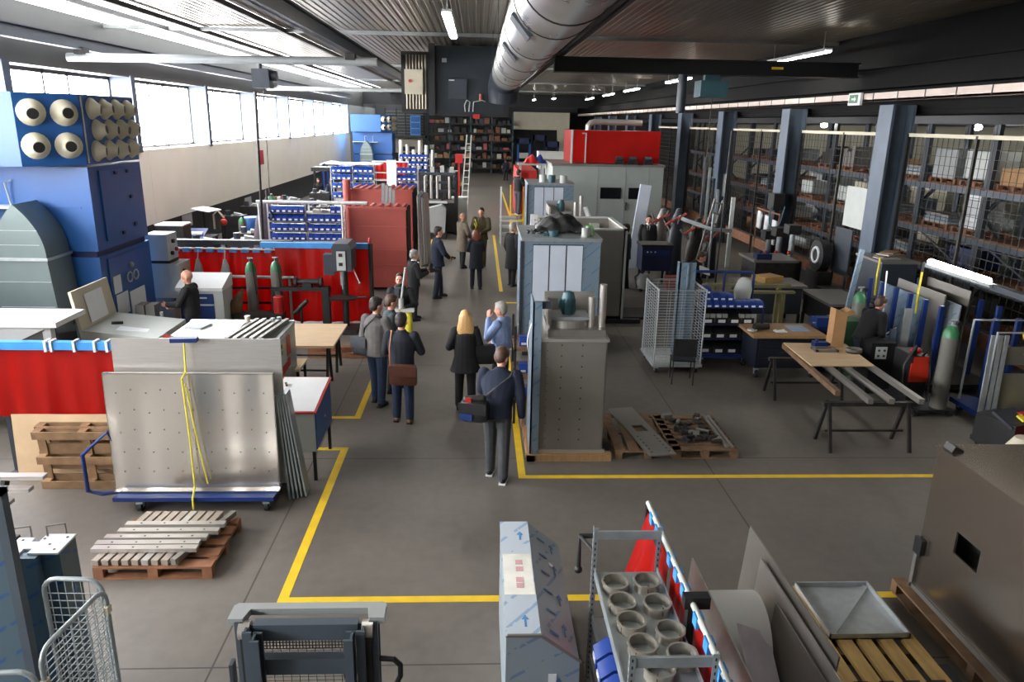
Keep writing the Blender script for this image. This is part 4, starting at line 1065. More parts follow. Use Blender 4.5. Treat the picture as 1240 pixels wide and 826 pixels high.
for li, z in enumerate((.5, 1.3, 2.1, 2.9, 3.6, 4.4)):
    x = -4.5; i = 0
    while x < 2.8:
        w = rnd.uniform(.22, .5); h = rnd.uniform(.2, .55); c = rnd.choice(cols if rnd.random() < .6 else ['wood_o', 'iron'])
        i += 1
        o = one('goods_box', MB().b(-w / 2, -.3, 0, w / 2, .4, h), M[c], '%s box on the rack at the aisle end, %s shelf, %s from the left' % ({'card': 'tan', 'wood_o': 'brown', 'iron': 'dark', 'cream': 'cream', 'lgrey': 'pale', 'brick': 'reddish', 'char': 'slate'}[c], ['lowest', 'second lowest', 'third lowest', 'third highest', 'second highest', 'topmost'][li], ORD2[i - 1]), 'box', 'boxes on the rack at the aisle end')
        o.location = (x + w / 2, 71.3, z)
        x += w + rnd.uniform(.02, .22)
t = T('blue_locker', 'bright blue locker tower high on the far rack left of the suspended unit', 'locker', (-5.6, 70.6, 3.3))
MB(t).b(-6.1, 69.5, 3.3, -5.2, 70.1, 5.0).o('locker_body', M['sky'], t)
for k in range(3): MB(t).b(-6.05, 69.47, 3.4 + k * .53, -5.25, 69.5, 3.85 + k * .53).o('drawer', M['mblue'], t)
t = T('mezzanine', 'cream fronted platform with dark mesh racking at the far left corner', 'platform', (-7, 70.8, 0))
MB(t).b(-9.6, 70.3, 1.75, -5.1, 72, 3.05).o('cream_front', M['cream'], t)
MB(t).b(-9.6, 69.4, 3.05, -4.8, 72, 3.3).o('platform_floor', M['iron'], t)
for x in (-8.4, -7.4, -6.6, -4.95): MB(t).b(x - .05, 70.3, 3.3, x + .05, 70.4, 5.6).o('mesh_post', M['iron'], t)
for k in range(8): MB(t).b(-8.4, 70.32, 3.5 + k * .26, -4.9, 70.36, 3.53 + k * .26).o('mesh_rail', M['grey'], t)
MB(t).b(-9.5, 70.6, 0, -5.2, 71.8, 1.75).o('lower_housing', M['iron'], t)
MB(t).b(-6.9, 70.1, 1.9, -5.8, 70.3, 2.3).o('dark_hatch', M['black'], t)
struct('wall_back', MB().b(3.2, 72, 3.95, 8.4, 72.4, 5.5).b(7.3, 72, 0, 8.4, 72.4, 3.95), M['cream'], 'cream portal frame at the far end')
for k, (x, y, h) in enumerate(((4.1, 70, 3.2), (5.6, 71, 3.5), (6.6, 69, 3.0))):
    t = T('blue_press', ['blue press frame in the cream portal, leftmost of three', 'blue press frame in the cream portal, middle of three', 'blue press frame in the cream portal, rightmost of three'][k], 'press', (x, y, 0), 0, 'blue presses in the portal')
    for dx in (-.6, .45): MB(t).b(x + dx, y, 0, x + dx + .16, y + .8, h).o('column', M['mblue'] if k == 0 else M['dblue'], t)
    MB(t).b(x - .6, y, h - .5, x + .6, y + .8, h).o('crosshead', M['dblue'], t)
    MB(t).b(x - .4, y - .05, h * .45, x + .4, y + .6, h * .6).o('ram', M['lgrey'] if k == 0 else M['char'], t)
    MB(t).b(x - .7, y - .1, 0, x + .7, y + .9, h * .35).o('press_bed', M['grey' if k == 0 else 'char'], t)
# ---------------------------------------------------------------- front machine with the perforated stainless face
def motor(par, x, y, z, r, h):
    mo = MB(par).c((x, y, z), (x, y, z + h * .75), r, n=18).c((x, y, z + h * .75), (x, y, z + h), r * 1.05, r * .8, n=18).c((x, y, z + h), (x, y, z + h * 1.04), r * .5, n=12).o('motor', M['teal'], par)
    for a in range(10): MB(par).rb((x + r * math.cos(a * .628), y + r * math.sin(a * .628), z + h * .4), (.02, .012, h * .6), (0, 0, math.degrees(a * .628))).o('cooling_fin', M['teal'], mo)
    MB(par).b(x - r * 1.5, y - r * .5, z + h * .3, x - r * .8, y + r * .5, z + h * .65).o('terminal_box', M['teal'], mo)
    return mo
def fan_box(lab, x0, x1, y, d, zb, zt, tall, holes, wood=True):
    t = T('fan_machine', lab, 'machine', ((x0 + x1) / 2, y + d / 2, 0), 0, 'stainless fan machines')
    MB(t).b(x0, y, zb, x1, y + d, zt).o('housing', M['steel_d'], t)
    MB(t).b(x0 + .18, y - .015, zb + .02, x1 - .02, y, zt - .02).o('front_panel', M['steel_d'], t)
    MB(t).b(x0, y - .02, zt - .02, x1 + .02, y + d, zt + .02).b(x0 - .02, y - .03, zb, x1 + .03, y, zb + .05).o('edge_flange', M['steel'], t)
    if holes:
        for i in range(10):
            for j in (.38, .66): MB(t).c((x0 + (x1 - x0) * j, y - .02, zb + .2 + i * .155), (x0 + (x1 - x0) * j, y - .012, zb + .2 + i * .155), .011, n=8).o('bolt_hole', M['black'], t)
        for i in range(14): MB(t).c((x0 + .195, y - .02, zb + .1 + i * .118), (x0 + .195, y - .012, zb + .1 + i * .118), .007, n=6).o('rivet', M['black'], t)
    # upper frame, drum and motor
    MB(t).b(x0 + .2, y + .08, zt + .02, x1 - .02, y + d - .1, zt + .12).o('upper_frame', M['steel_d'], t)
    cx, cy = x0 + (x1 - x0) * .5, y + d * .45
    MB(t).c((cx, cy, zt + .12), (cx, cy, zt + .22), .3, n=28).o('fan_drum', M['steel'], t)
    MB(t).b(cx - .26, cy - .2, zt + .22, cx + .28, cy + .22, zt + .26).o('motor_plate', M['galv_l'], t)
    motor(t, cx, cy, zt + .26, .09, .31)
    MB(t).b(x0 + .2, y + d - .2, zt + .2, x1 - .1, y + d - .17, zt + .5).b(x0 + .2, y + .1, zt + .2, x0 + .24, y + d - .2, zt + .42).o('rear_flange', M['steel'], t)
    for dx, h in ((-.2, .42), (-.05, .6)): MB(t).c((x1 + dx, y + .3, zt + .1), (x1 + dx, y + .3, zt + .12 + h), .05, n=14).o('exhaust_pipe', M['steel'], t)
    if tall:
        MB(t).b(x0 - .02, y - .06, zb, x0 + .1, y + .02, tall).b(x0 - .02, y - .06, zb, x0, y + d * .5, tall).o('film_wrapped_jamb', M['film'], t)
        MB(t).b(x0 + .1, y - .02, tall - .1, x0 + .22, y + .02, tall).o('jamb_cap', M['char'], t)
        m = MB(t).sheet(lambda u, v: ((x0 - .04 - .05 * math.sin(v * 3), y - .08 + u * .08, 2.0 - v * .5), (1, 0, 0)), 4, 6, .004); m.o('loose_film', M['paper'], t)
    if wood:
        for yy in (y - .1, y + d * .5): MB(t).b(x0 - .06, yy, 0, x1 + .12, yy + .14, zb).o('wooden_skid', M['mdf'], t)
        MB(t).b(x0 - .06, y - .1, 0, x0 + .06, y + d, zb - .01).o('wooden_skid', M['mdf'], t)
    return t
fan_box('tall stainless fan machine with a perforated front on a wooden skid beside the yellow line', .76, 1.78, 9.72, 1.0, .1, 1.76, 2.3, True)
fan_box('second stainless fan machine behind the black covered cabinet', 1.75, 2.9, 20.6, 1.3, .1, 1.95, 0, False)
# blue bins and shelf at the left flank of the first machine
t = T('tool_rack', 'narrow dark tool rack with wooden shelves left of the first fan machine', 'rack', (.8, 11.2, 0))
for z in (.35, .75, 1.2): MB(t).b(.56, 11.0, z, .95, 11.8, z + .04).o('shelf', M['wood_d'], t)
for x in (.58, .93):
    for y in (11.02, 11.78): MB(t).b(x - .02, y - .02, 0, x + .02, y + .02, 1.6).o('post', M['iron'], t)
for z, lab in ((.39, 'blue bin low in the narrow tool rack'), (.79, 'blue bin in the middle of the narrow tool rack'), (1.24, 'blue bin high in the narrow tool rack')):
    dup(BIN['mid'], (.72, 11.25, z), lab, 0, 'blue bins in the narrow tool rack', scale=(1, .6, .8))
# ---------------------------------------------------------------- cabinets wrapped in blue film with three white panels
def film_cabinet(lab, x0, x1, y, d, h, top=True):
    t = T('film_wrapped_cabinet', lab, 'cabinet', ((x0 + x1) / 2, y + d / 2, 0), 0, 'film wrapped cabinets')
    w = x1 - x0
    MB(t).b(x0, y, .12, x1, y + d, h).o('cabinet_body', M['film'], t)
    MB(t).b(x0 - .03, y - .03, h, x1 + .03, y + d + .03, h + .06).o('roof', M['galv'], t)
    MB(t).b(x0 + .03, y + .03, 0, x1 - .03, y + d - .03, .12).o('plinth', M['char'], t)
    for k in range(3):
        a = x0 + .2 * w / 1.5 + k * w * .218
        MB(t).b(a - .012, y - .004, .3, a + w * .2 + .012, y, h - .06).o('panel_gap', M['char'], t)
        MB(t).b(a, y - .015, .32, a + w * .2, y - .004, h - .08).o('white_panel', M['fpanel'], t)
    m = MB(t)
    for z in (.5, .9, 1.4, 1.9): m.b(x0 - .06, y + .2, z, x0, y + .35, z + .1)
    m.o('hinge', M['galv_l'], t)
    MB(t).b(x0 - .05, y - .03, .1, x0, y + .1, h).o('corner_post', M['char'], t)
    return t
film_cabinet('large film wrapped cabinet with three white panels behind the first fan machine', .88, 2.42, 14.6, 1.9, 2.36)
film_cabinet('farther film wrapped cabinet with three white panels behind the second fan machine', 1.75, 3.35, 26.6, 2.0, 2.5)
m = MB().sheet(lambda u, v: ((1.2 + 1.0 * u, 15.25 + .75 * v, 2.47 + .3 * math.sin(u * PI) ** .8 * math.sin(v * PI) ** .6 + .03 * math.sin(u * 21 + v * 9) + .02 * math.sin(v * 30)), (0, 0, 1)), 30, 20, .03)
one('black_cover', m, M['black'], 'crumpled black plastic cover lying on the large film wrapped cabinet', 'cover')
one('cable_bundle', MB().t([(1.0 + .03 * k, 15.0 + .12 * math.sin(k * 1.3), 2.46 + .03 * abs(math.sin(k * .9))) for k in range(18)], .018, 6).t([(1.0 + .04 * k, 15.3 + .1 * math.cos(k), 2.46 + .04 * abs(math.sin(k * 1.1))) for k in range(8)], .018, 6), M['black'], 'loose black cables in front of the black cover on the cabinet', 'cable')
one('film_roll', MB().c((2.13, 14.85, 2.42), (2.13, 14.85, 2.6), .07, n=14).c((2.2, 14.95, 2.42), (2.2, 14.95, 2.62), .05, n=12), M['lgrey'], 'white roll standing at the right of the cabinet top', 'roll')
one('green_tape', MB().t([(2.22 + .1 * math.cos(a * .5), 14.95, 2.53 + .1 * math.sin(a * .5)) for a in range(13)], .02, 8), mat('tape_green', (96, 178, 76), .5), 'green tape ring beside the white roll on the cabinet', 'tape')
one('small_motor', MB().c((1.5, 14.9, 2.42), (1.5, 14.9, 2.53), .1, n=16).b(1.3, 14.85, 2.42, 1.4, 15.0, 2.48), M['teal'], 'small teal motor on the front of the cabinet top', 'motor')
for k, (x, y, c, lab) in enumerate(((2.3, 27.2, 'lgrey', 'white canister on the farther cabinet, left of two'), (3.0, 26.9, 'lgrey', 'white canister on the farther cabinet, right of two'), (2.6, 27, 'teal', 'teal fan on the farther cabinet top'))):
    one('canister', MB().c((x, y, 2.56), (x, y, 2.82), .13, n=14), M[c], lab, 'canister')
# cables and white bracket by the second fan machine
t = T('pipe_bracket', 'white pipe bracket standing left of the second fan machine', 'bracket', (1.5, 20.6, 0))
MB(t).b(1.42, 20.4, .1, 1.62, 20.5, 2.2).o('upright', M['white'], t)
MB(t).b(1.4, 20.3, 0, 1.7, 20.8, .1).o('foot', M['iron'], t)
for z in (1.3, 1.7, 2.05): MB(t).c((1.52, 20.45, z), (1.85, 20.5, z), .06).o('pipe_stub', M['steel'], t)
one('white_hose', MB().t([(2.98, 21, 2.35), (3.08, 20.9, 2.1), (3.02, 20.8, 1.8), (3.1, 20.8, 1.4), (3.06, 20.8, .8), (3.12, 20.8, 0.05)], .07, 8), M['white'], 'white hose hanging at the right of the second fan machine', 'hose')
# ---------------------------------------------------------------- open grey tank
t = T('open_tank', 'large open grey steel tank right of the film wrapped cabinet', 'tank', (2.75, 17.6, 0))
x0, x1, y0, y1, h = 1.55, 3.45, 17.3, 19.6, 2.22
gm = mat('tank_steel', (150, 144, 138), .4, .55, .06, 2)
MB(t).b(x0, y0, .1, x1, y0 + .05, h).o('front_wall', gm, t)
MB(t).b(x0, y1 - .05, .1, x1, y1, h).o('rear_wall', gm, t)
MB(t).b(x1 - .05, y0, .1, x1, y1, h).o('right_wall', gm, t)
MB(t).b(x0, y0, .1, x0 + .05, y1, h).o('left_wall', gm, t)
MB(t).b(x0, y0, .1, x1, y1, .16).o('tank_floor', gm, t)
m = MB(t).b(x0, y0 - .04, h, x1 + .04, y0 + .06, h + .04).b(x1 - .06, y0 - .04, h, x1 + .04, y1 + .04, h + .04).b(x0, y1 - .06, h, x1 + .04, y1 + .04, h + .04).b(x1 - .02, y0 - .03, .1, x1 + .03, y0 + .03, h)
m.o('rim', M['lgrey'], t)
MB(t).b(2.9, y1 - .2, 1.85, 3.15, y1 - .06, 2.1).o('junction_box', M['lgrey'], t)
MB(t).b(1.6, 17.2, 0, 3.9, 17.35, .1).b(1.6, 19.3, 0, 3.5, 19.5, .1).o('skid', M['black'], t)
one('floor_plate', MB().b(3.2, 17.6, 0, 4.3, 18.6, .06), M['iron'], 'dark plate lying on the floor at the right corner of the grey tank', 'plate')
# ---------------------------------------------------------------- grey test cabin with red top
t = T('test_cabin', 'large grey cabin with two dark windows and a red box on its roof', 'cabin', (6, 34.5, 0))
MB(t).b(3.3, 34, 0, 8.3, 38, 2.76).o('cabin_body', M['cabin'], t)
MB(t).b(3.25, 33.95, 2.76, 8.35, 38.05, 2.86).o('cabin_roof', M['steel_d'], t)
for x in (5.35, 6.6, 7.65): MB(t).b(x - .02, 33.98, 0, x + .02, 34, 2.74).o('panel_seam', M['grey'], t)
for x0, x1 in ((5.48, 6.42), (6.76, 7.62)):
    MB(t).b(x0, 33.96, 1.35, x1, 34, 1.85).o('cabin_window', M['screen'], t)
MB(t).c((6.68, 33.93, .85), (6.68, 33.93, 1.2), .03).o('door_handle', M['iron'], t)
r = MB(t).b(4.15, 34.4, 2.9, 8.15, 37.5, 4.3).o('red_box', M['red'], t)
MB(t).b(4.12, 34.35, 2.86, 4.2, 34.42, 4.32).b(4.75, 34.3, 2.88, 4.8, 34.36, 4.2).b(4.6, 34.3, 4.15, 4.8, 34.36, 4.2).o('pipe_frame', M['lgrey'], r)
one('air_pipe', MB().t([(5.1, 36, 4.3), (5.1, 36, 4.5), (5.2, 36, 4.62), (5.4, 36, 4.68), (7.6, 36, 4.66)], .14, 14), M['steel'], 'bent zinc air pipe on the red box of the grey cabin', 'pipe')
for k, (x, lab) in enumerate(((6.3, 'dark pump before the red box on the cabin roof, left'), (6.9, 'dark pump before the red box on the cabin roof, middle'), (7.6, 'dark pump before the red box on the cabin roof, right'))):
    t = T('pump', lab, 'pump', (x, 34.2, 2.86), 0, 'pumps on the cabin roof')
    MB(t).b(x - .2, 34.05, 2.86, x + .2, 34.33, 3.0).o('pump_base', M['iron'], t)
    MB(t).c((x - .15, 34.2, 3.1), (x + .15, 34.2, 3.1), .11).o('pump_body', M['char'], t)
one('grey_console', MB().b(3.1, 40, 2.3, 4.6, 41, 3.15).b(3.2, 40.1, 0, 3.35, 40.9, 2.3).b(4.35, 40.1, 0, 4.5, 40.9, 2.3), M['lgrey'], 'pale console on legs left of the red roof box', 'console')
one('blue_crate', MB().b(4.2, 30.5, .0, 4.9, 31.1, .35).b(4.25, 30.55, .35, 4.85, 31.05, .4), M['bin'], 'blue crate on the floor before the grey cabin', 'crate')
# ---------------------------------------------------------------- red cabinet, yellow steps, white guard
t = T('red_cabinet', 'tall red cabinet behind the yellow steps at the right of the aisle', 'cabinet', (2.4, 41, 0))
MB(t).b(1.95, 38, 0, 2.9, 43, 2.3).o('cabinet_body', M['redp'], t)
MB(t).b(1.98, 37.97, .1, 2.45, 38, 2.2).o('cabinet_door', M['red'], t)
for k, (x, y, c, lab) in enumerate(((2.6, 37.2, 'bin', 'blue bundle on the red topped bench'), (2.2, 37.1, 'redp', 'red bundle on the bench beside the blue one'))):
    one('cloth_bundle', MB().sheet(lambda u, v: ((x + .7 * u, y - .3 + .7 * v, 2.72 + .35 * math.sin(u * PI) * math.sin(v * PI) + .04 * math.sin(u * 14)), (0, 0, 1)), 12, 8, .05), M[c], lab, 'bundle')
one('high_bench', MB().b(1.9, 36.7, 2.62, 3.2, 37.7, 2.7).b(1.95, 36.75, 0, 2.05, 36.85, 2.62).b(3.05, 36.75, 0, 3.15, 36.85, 2.62).b(3.05, 37.5, 0, 3.15, 37.6, 2.62), M['grey'], 'high grey bench carrying a blue bundle behind the farther cabinet', 'bench')
t = T('yellow_steps', 'yellow mobile steps with a handrail that a worker stands on', 'steps', (1.6, 31, 0))
for k in range(4): MB(t).b(1.35, 30.4 + k * .22, .22 * (k + 1), 1.85, 30.75 + k * .22, .22 * (k + 1) + .05).o('tread', M['yellow'], t)
for x in (1.33, 1.87):
    MB(t).bar((x, 30.35, 0), (x, 31.4, 1.0), .06).o('stringer', M['yellow'], t)
    MB(t).bar((x, 31.45, 0), (x, 31.45, 2.1), .05).o('rail_post', M['yellow'], t)
    MB(t).bar((x, 30.6, .4), (x, 31.45, 1.95), .04).o('handrail', M['yellow'], t)
t = T('guard_rail', 'white guard frame with low shelves on the aisle beside the yellow steps', 'guard rail', (1.2, 29, 0))
MB(t).b(.84, 29.3, 0, .9, 29.36, 2.2).o('tall_post', M['white'], t)
for z in (.3, .6, .95): MB(t).b(.84, 29.3, z, 1.5, 30.1, z + .04).o('shelf', M['galv_l'], t)
for x in (.87, 1.48): MB(t).b(x - .025, 28.6, 0, x + .025, 28.65, .95).o('post', M['lgrey'], t)
MB(t).b(.84, 28.6, .95, 1.5, 28.65, 1.0).o('top_rail', M['white'], t)
# ---------------------------------------------------------------- pallets with parts on the floor
pallet((2.45, 10.4, 0), 90, 'wood_d', 'weathered pallet under the long dark steel plate', 'pallets beside the first fan machine', (1.4, .95))
pallet((3.28, 10.35, 0), 0, 'wood_d', 'weathered pallet heaped with small steel parts', 'pallets beside the first fan machine', (.95, 1.3))
t = T('drilled_plate', 'long dark steel plate with a square cut-out lying across the weathered pallet', 'plate', (2.45, 10.4, .16))
pl = MB()
for x0, y0, x1, y1 in ((-.2, -.95, .2, -.12), (-.2, .12, .2, .85), (-.2, -.12, -.08, .12), (.1, -.12, .2, .12)): pl.b(x0, y0, 0, x1, y1, .02)
pl.o('plate', M['steel_d'], t)
for i in range(6):
    for s in (-1, 1): MB().c((s * .13, -.85 + i * .11, .02), (s * .13, -.85 + i * .11, .023), .014, n=8).o('bolt_hole', M['black'], t)
t.rotation_euler = (0, 0, R(9))
rnd = random.Random(9)
for k in range(34):
    x, y = rnd.uniform(2.98, 3.5), rnd.uniform(9.85, 10.9)
    t = one('steel_part', MB().rb((0, 0, 0), (rnd.uniform(.08, .2), rnd.uniform(.04, .1), rnd.uniform(.03, .06)), (0, 0, 0)), M['iron'] if k % 5 else M['steel_d'], 'small dark steel part among those heaped on the right weathered pallet', 'steel part', 'small steel parts heaped on the pallet')
    t.location = (x, y, .175 + rnd.uniform(0, .03)); t.rotation_euler = (0, 0, rnd.uniform(0, 3))
for k in range(2):
    one('flat_bar', MB().b(3.58 + k * .07, 9.75, .146, 3.63 + k * .07, 10.95, .17), M['steel_d'], ['flat bar at the right edge of the parts pallet, inner of two', 'flat bar at the right edge of the parts pallet, outer of two'][k], 'bar', 'flat bars on the parts pallet')
# ---------------------------------------------------------------- wire roll cage with a film wrapped profile
def wire(m, axis, fixed, a0, a1, z0, z1, na, nz, r=.004):
    for i in range(na + 1):
        a = a0 + (a1 - a0) * i / na
        p, q = ((fixed, a, z0), (fixed, a, z1)) if axis == 'y' else ((a, fixed, z0), (a, fixed, z1))
        m.bar(p, q, r * 2)
    for k in range(nz + 1):
        z = z0 + (z1 - z0) * k / nz
        p, q = ((fixed, a0, z), (fixed, a1, z)) if axis == 'y' else ((a0, fixed, z), (a1, fixed, z))
        m.bar(p, q, r * 2)
    return m
t = T('roll_cage', 'empty wire mesh roll cage beside the blue bin trolley', 'roll cage', (3.85, 14.0, 0))
x0, x1, y0, y1 = 3.38, 4.28, 13.5, 14.55
G = M['galv_l']
MB(t).b(x0 - .03, y0 - .03, .14, x1 + .03, y1 + .03, .19).o('cage_base', G, t)
wire(MB(t), 'y', x0, y0, y1, .22, 1.62, 6, 24).o('mesh_panel', G, t)
wire(MB(t), 'y', x1, y0, y1, .22, 1.62, 6, 24).o('mesh_panel', G, t)
wire(MB(t), 'x', y0, x0, x1, .22, 1.62, 4, 26).o('mesh_panel', G, t)
wire(MB(t), 'x', y1, x0, x1, .22, 1.62, 4, 24).o('mesh_panel', G, t)
for (a, b_) in ((x0, y0), (x1, y0), (x0, y1), (x1, y1)): MB(t).c((a, b_, .19), (a, b_, 1.66), .016).o('corner_tube', G, t)
MB(t).t([(x0, y0, 1.64), (x1, y0, 1.64), (x1, y1, 1.64), (x0, y1, 1.64)], .016, 8, close=True).o('top_tube', G, t)
for x in (x0 + .06, x1 - .06):
    for y in (y0 + .06, y1 - .06): caster(t, x, y, .06)
t = T('film_wrapped_profile', 'tall blue film wrapped sheet profile standing in the wire roll cage', 'profile', (4.05, 14.1, .19))
MB(t).b(3.9, 14.1, .19, 4.22, 14.14, 2.05).b(3.9, 14.1, .19, 3.93, 14.3, 2.05).b(4.05, 14.07, .19, 4.08, 14.1, 2.05).o('profile_sheet', M['film'], t)
# ---------------------------------------------------------------- black chair
t = T('visitor_chair', 'black plastic chair with thin metal legs before the roll cage', 'chair', (3.8, 13.05, 0), -8)
MB().rb((0, 0, .45), (.42, .42, .03), (-3, 0, 0)).o('seat', M['black'], t)
MB().rb((-.0, -.22, .72), (.42, .025, .32), (-8, 0, 0)).o('backrest', M['black'], t)
for x in (-.19, .19):
    MB().t([(x, -.2, 0), (x, -.2, .45), (x, -.24, .86)], .012, 8).o('leg', M['iron'], t)
    MB().t([(x, .2, 0), (x, .19, .45)], .012, 8).o('leg', M['iron'], t)
# ---------------------------------------------------------------- blue trolley of parts bins
t = T('bin_trolley', 'blue tube trolley stacked with parts bins right of the roll cage', 'trolley', (5.0, 14.3, 0))
MB(t).b(4.35, 13.95, .18, 5.6, 14.85, .24).o('deck', M['blue'], t)
m = MB(t)
m.t([(4.4, 14.85, .2), (4.4, 14.85, 1.68), (4.46, 14.85, 1.74), (5.6, 14.85, 1.74), (5.66, 14.85, 1.68), (5.66, 14.85, .2)], .03, 8)
m.t([(5.05, 14.85, 1.74), (5.05, 14.85, .2)], .025, 8)
m.o('tube_frame', M['blue'], t)
for z in (.55, .85, 1.2): MB(t).b(4.4, 14.0, z - .02, 5.6, 14.8, z).o('shelf', M['dblue'], t)
for x in (4.45, 5.5):
    for y in (14.02, 14.78): caster(t, x, y, .08)
for x in (4.38, 5.6): MB(t).b(x - .015, 13.98, .24, x + .015, 14.02, 1.2).o('front_post', M['dblue'], t)
BIN['dark'] = bin_proto(.25, .6, .22, 'black', lab='dark bin on the lowest tier of the blue trolley, first from the left', grp='dark bins on the blue trolley'); BIN['dark'].location = (4.53, 14.35, .24)
first = True
for li, (z, lev) in enumerate(((.24, 'lowest'), (.55, 'second'), (.85, 'third'), (1.2, 'fourth'))):
    xs = [4.53, 4.8, 5.06, 5.32] if li < 3 else []
    for i, x in enumerate(xs):
        if li == 0 and i == 0: continue
        dup(BIN['dark'], (x, 14.33, z), 'dark bin on the %s tier of the blue trolley, %s from the left' % (lev, ORD[i]), 0, 'dark bins on the blue trolley')
BIN['tb'] = bin_proto(.13, .3, .12, 'bin', lab='x', grp='small blue bins on top of the trolley'); BIN['tb'].location = (4.5, 14.1, 1.2); BIN['tb']['label'] = 'small blue bin on the trolley top, first from the left of the lower row'
for i in range(1, 8): dup(BIN['tb'], (4.5 + i * .145, 14.1, 1.2), 'small blue bin on the trolley top, %s from the left of the lower row' % ORD[i], 0)
for i in range(4): dup(BIN['tb'], (4.5 + i * .145, 14.2, 1.32), 'small blue bin on the trolley top, %s from the left of the upper row' % ORD[i], 0)
dup(BIN['tb'], (4.5, 14.25, 1.44), 'single small blue bin topmost at the left of the trolley', 0)
for k, x in enumerate((4.5, 4.62, 4.74, 4.86, 5.2, 5.32, 5.44)):
    one('parts_box', MB().b(x - .05, 14.04, .86 + .02, x + .05, 14.1, 1.05), M['grey'], 'grey parts box on the third tier of the blue trolley, %s from the left' % ORD[k], 'box', 'grey boxes on the blue trolley')
one('blue_bin', MB().p([(13.7, .28), (14.0, .28), (14.0, .5), (13.82, .5), (13.7, .4)], 'x', 5.42, 5.68), M['bin'], 'bright blue bin hooked low at the right front corner of the trolley', 'storage bin')
one('clear_bag', MB().loft([((5.4, 14.7, 1.2), .16, .1), ((5.4, 14.7, 1.4), .19, .12), ((5.42, 14.7, 1.6), .14, .08), ((5.4, 14.7, 1.66), .05, .03)]), M['lgrey'], 'pale plastic bag standing on the trolley under its blue top tube', 'bag')
for k, (y, z) in enumerate(((15.6, 1.12), (15.85, 1.22))):
    one('timber', MB().b(5.0, y, z, 6.9, y + .14, z + .05).b(5.1, y + .02, 0, 5.2, y + .1, z).b(6.6, y + .02, 0, 6.7, y + .1, z), mat('khaki_paint%d' % k, (118, 112, 76), .6), ['olive bar on stands behind the bin trolley, lower of two', 'olive bar on stands behind the bin trolley, upper of two'][k], 'bar')
# ---------------------------------------------------------------- workbench
t = T('workbench', 'wooden topped workbench with a dark blue body right of the bin trolley', 'workbench', (5.8, 13.6, 0))
MB(t).b(5.15, 13.2, .8, 6.55, 14.1, .86).o('bench_top', M['mdf'], t)
MB(t).b(5.25, 13.25, .2, 6.45, 14.05, .8).o('bench_body', M['bench'], t)
for x in (5.3, 6.38):
    for y in (13.3, 14.0): caster(t, x, y, .09)
for k in range(3): 
    d = MB(t).b(5.3, 13.235, .25 + k * .18, 6.4, 13.25, .4 + k * .18).o('drawer', M['bench'], t)
    MB(t).b(5.7, 13.22, .33 + k * .18, 6.0, 13.235, .35 + k * .18).o('drawer_handle', M['iron'], d)
t = T('angle_grinder', 'black angle grinder lying on the left end of the workbench', 'grinder', (5.4, 13.5, .86))
MB(t).c((5.25, 13.5, .94), (5.55, 13.55, .94), .06).o('grinder_body', M['black'], t)
MB(t).c((5.22, 13.5, .87), (5.22, 13.5, .9), .09, n=16).o('disc', M['lgrey'], t)
one('cleaning_rag', MB().sheet(lambda u, v: ((5.62 + .22 * u, 13.32 + .16 * v, .885 + .02 * math.sin(u * 9) * math.sin(v * 7)), (0, 0, 1)), 8, 6, .015), M['white'], 'white rag on the front edge of the workbench', 'rag')
one('document', MB().b(6.0, 13.5, .86, 6.35, 13.9, .875), mat('paper_bluish', (150, 170, 195), .6), 'bluish papers lying on the right of the workbench', 'paper')
t = T('vise', 'blue bench vise at the right end of the workbench', 'vise', (6.6, 13.9, .55))
MB(t).b(6.6, 13.7, 0, 6.85, 14.0, .9).o('vise_stand', M['dblue'], t)
MB(t).b(6.55, 13.68, .9, 6.9, 13.85, 1.08).b(6.6, 13.85, .9, 6.85, 14.1, 1.02).o('vise_jaw', M['blue'], t)
MB(t).c((6.5, 13.75, .97), (6.95, 13.75, .97), .015).o('vise_bar', M['galv'], t)
# ---------------------------------------------------------------- long table on trestles
t = T('assembly_table', 'plywood sheet laid on long steel tubes over black trestles, right of the floor', 'table', (6.0, 11.3, 0))
m = MB(t)
pl = [(5.6, 12.9), (6.73, 12.85), (6.62, 11.58), (5.55, 11.58)]
m.p(pl, 'z', .79, .81).o('table_top', M['ply'], t)
for (xa, xb) in ((5.45, 5.62), (5.78, 5.95), (6.1, 6.22), (6.55, 6.68)):
    MB(t).bar((xa, 10.05 if xa > 5.5 else 10.4, .75), (xb, 12.9, .75), .08).o('steel_tube', M['wood_d'] if xa < 5.5 else M['steel_d'], t)
trestle(t, 5.2, 6.4, 10.15, .71, M['iron'], .26); trestle(t, 5.2, 6.4, 12.3, .71, M['iron'], .26)
one('cardboard_box', MB().p([(6.34, .81), (6.56, .81), (6.56, 1.4), (6.72, 1.44), (6.62, 1.52), (6.5, 1.46), (6.34, 1.52)], 'y', 12.58, 12.8), M['card'], 'upright brown cardboard box with open flaps on the plywood table', 'box')
one('green_crate', MB().b(6.85, 13.4, .0, 7.2, 13.8, .9).b(6.8, 13.35, .9, 7.25, 13.85, 1.1), mat('crate_green', (52, 84, 58), .6), 'green crate behind the cardboard box', 'crate')
t = T('clamp', 'blue clamp lying on the plywood table before the cardboard box', 'clamp', (6.15, 12.6, .81))
MB(t).b(6.05, 12.6, .81, 6.3, 12.75, .9).c((6.1, 12.65, .9), (6.1, 12.65, .97), .03).o('clamp_body', M['blue'], t)
MB(t).c((6.3, 12.66, .86), (6.42, 12.6, .86), .02).o('clamp_screw', M['black'], t)
t = one('steel_square', MB().b(5.95, 12.3, .81, 6.35, 12.34, .85).b(5.95, 12.5, .81, 6.35, 12.54, .85).b(5.95, 12.3, .81, 5.99, 12.54, .85).b(6.31, 12.3, .81, 6.35, 12.54, .85), M['steel_d'], 'flat steel frame lying on the plywood table by the blue clamp', 'frame')
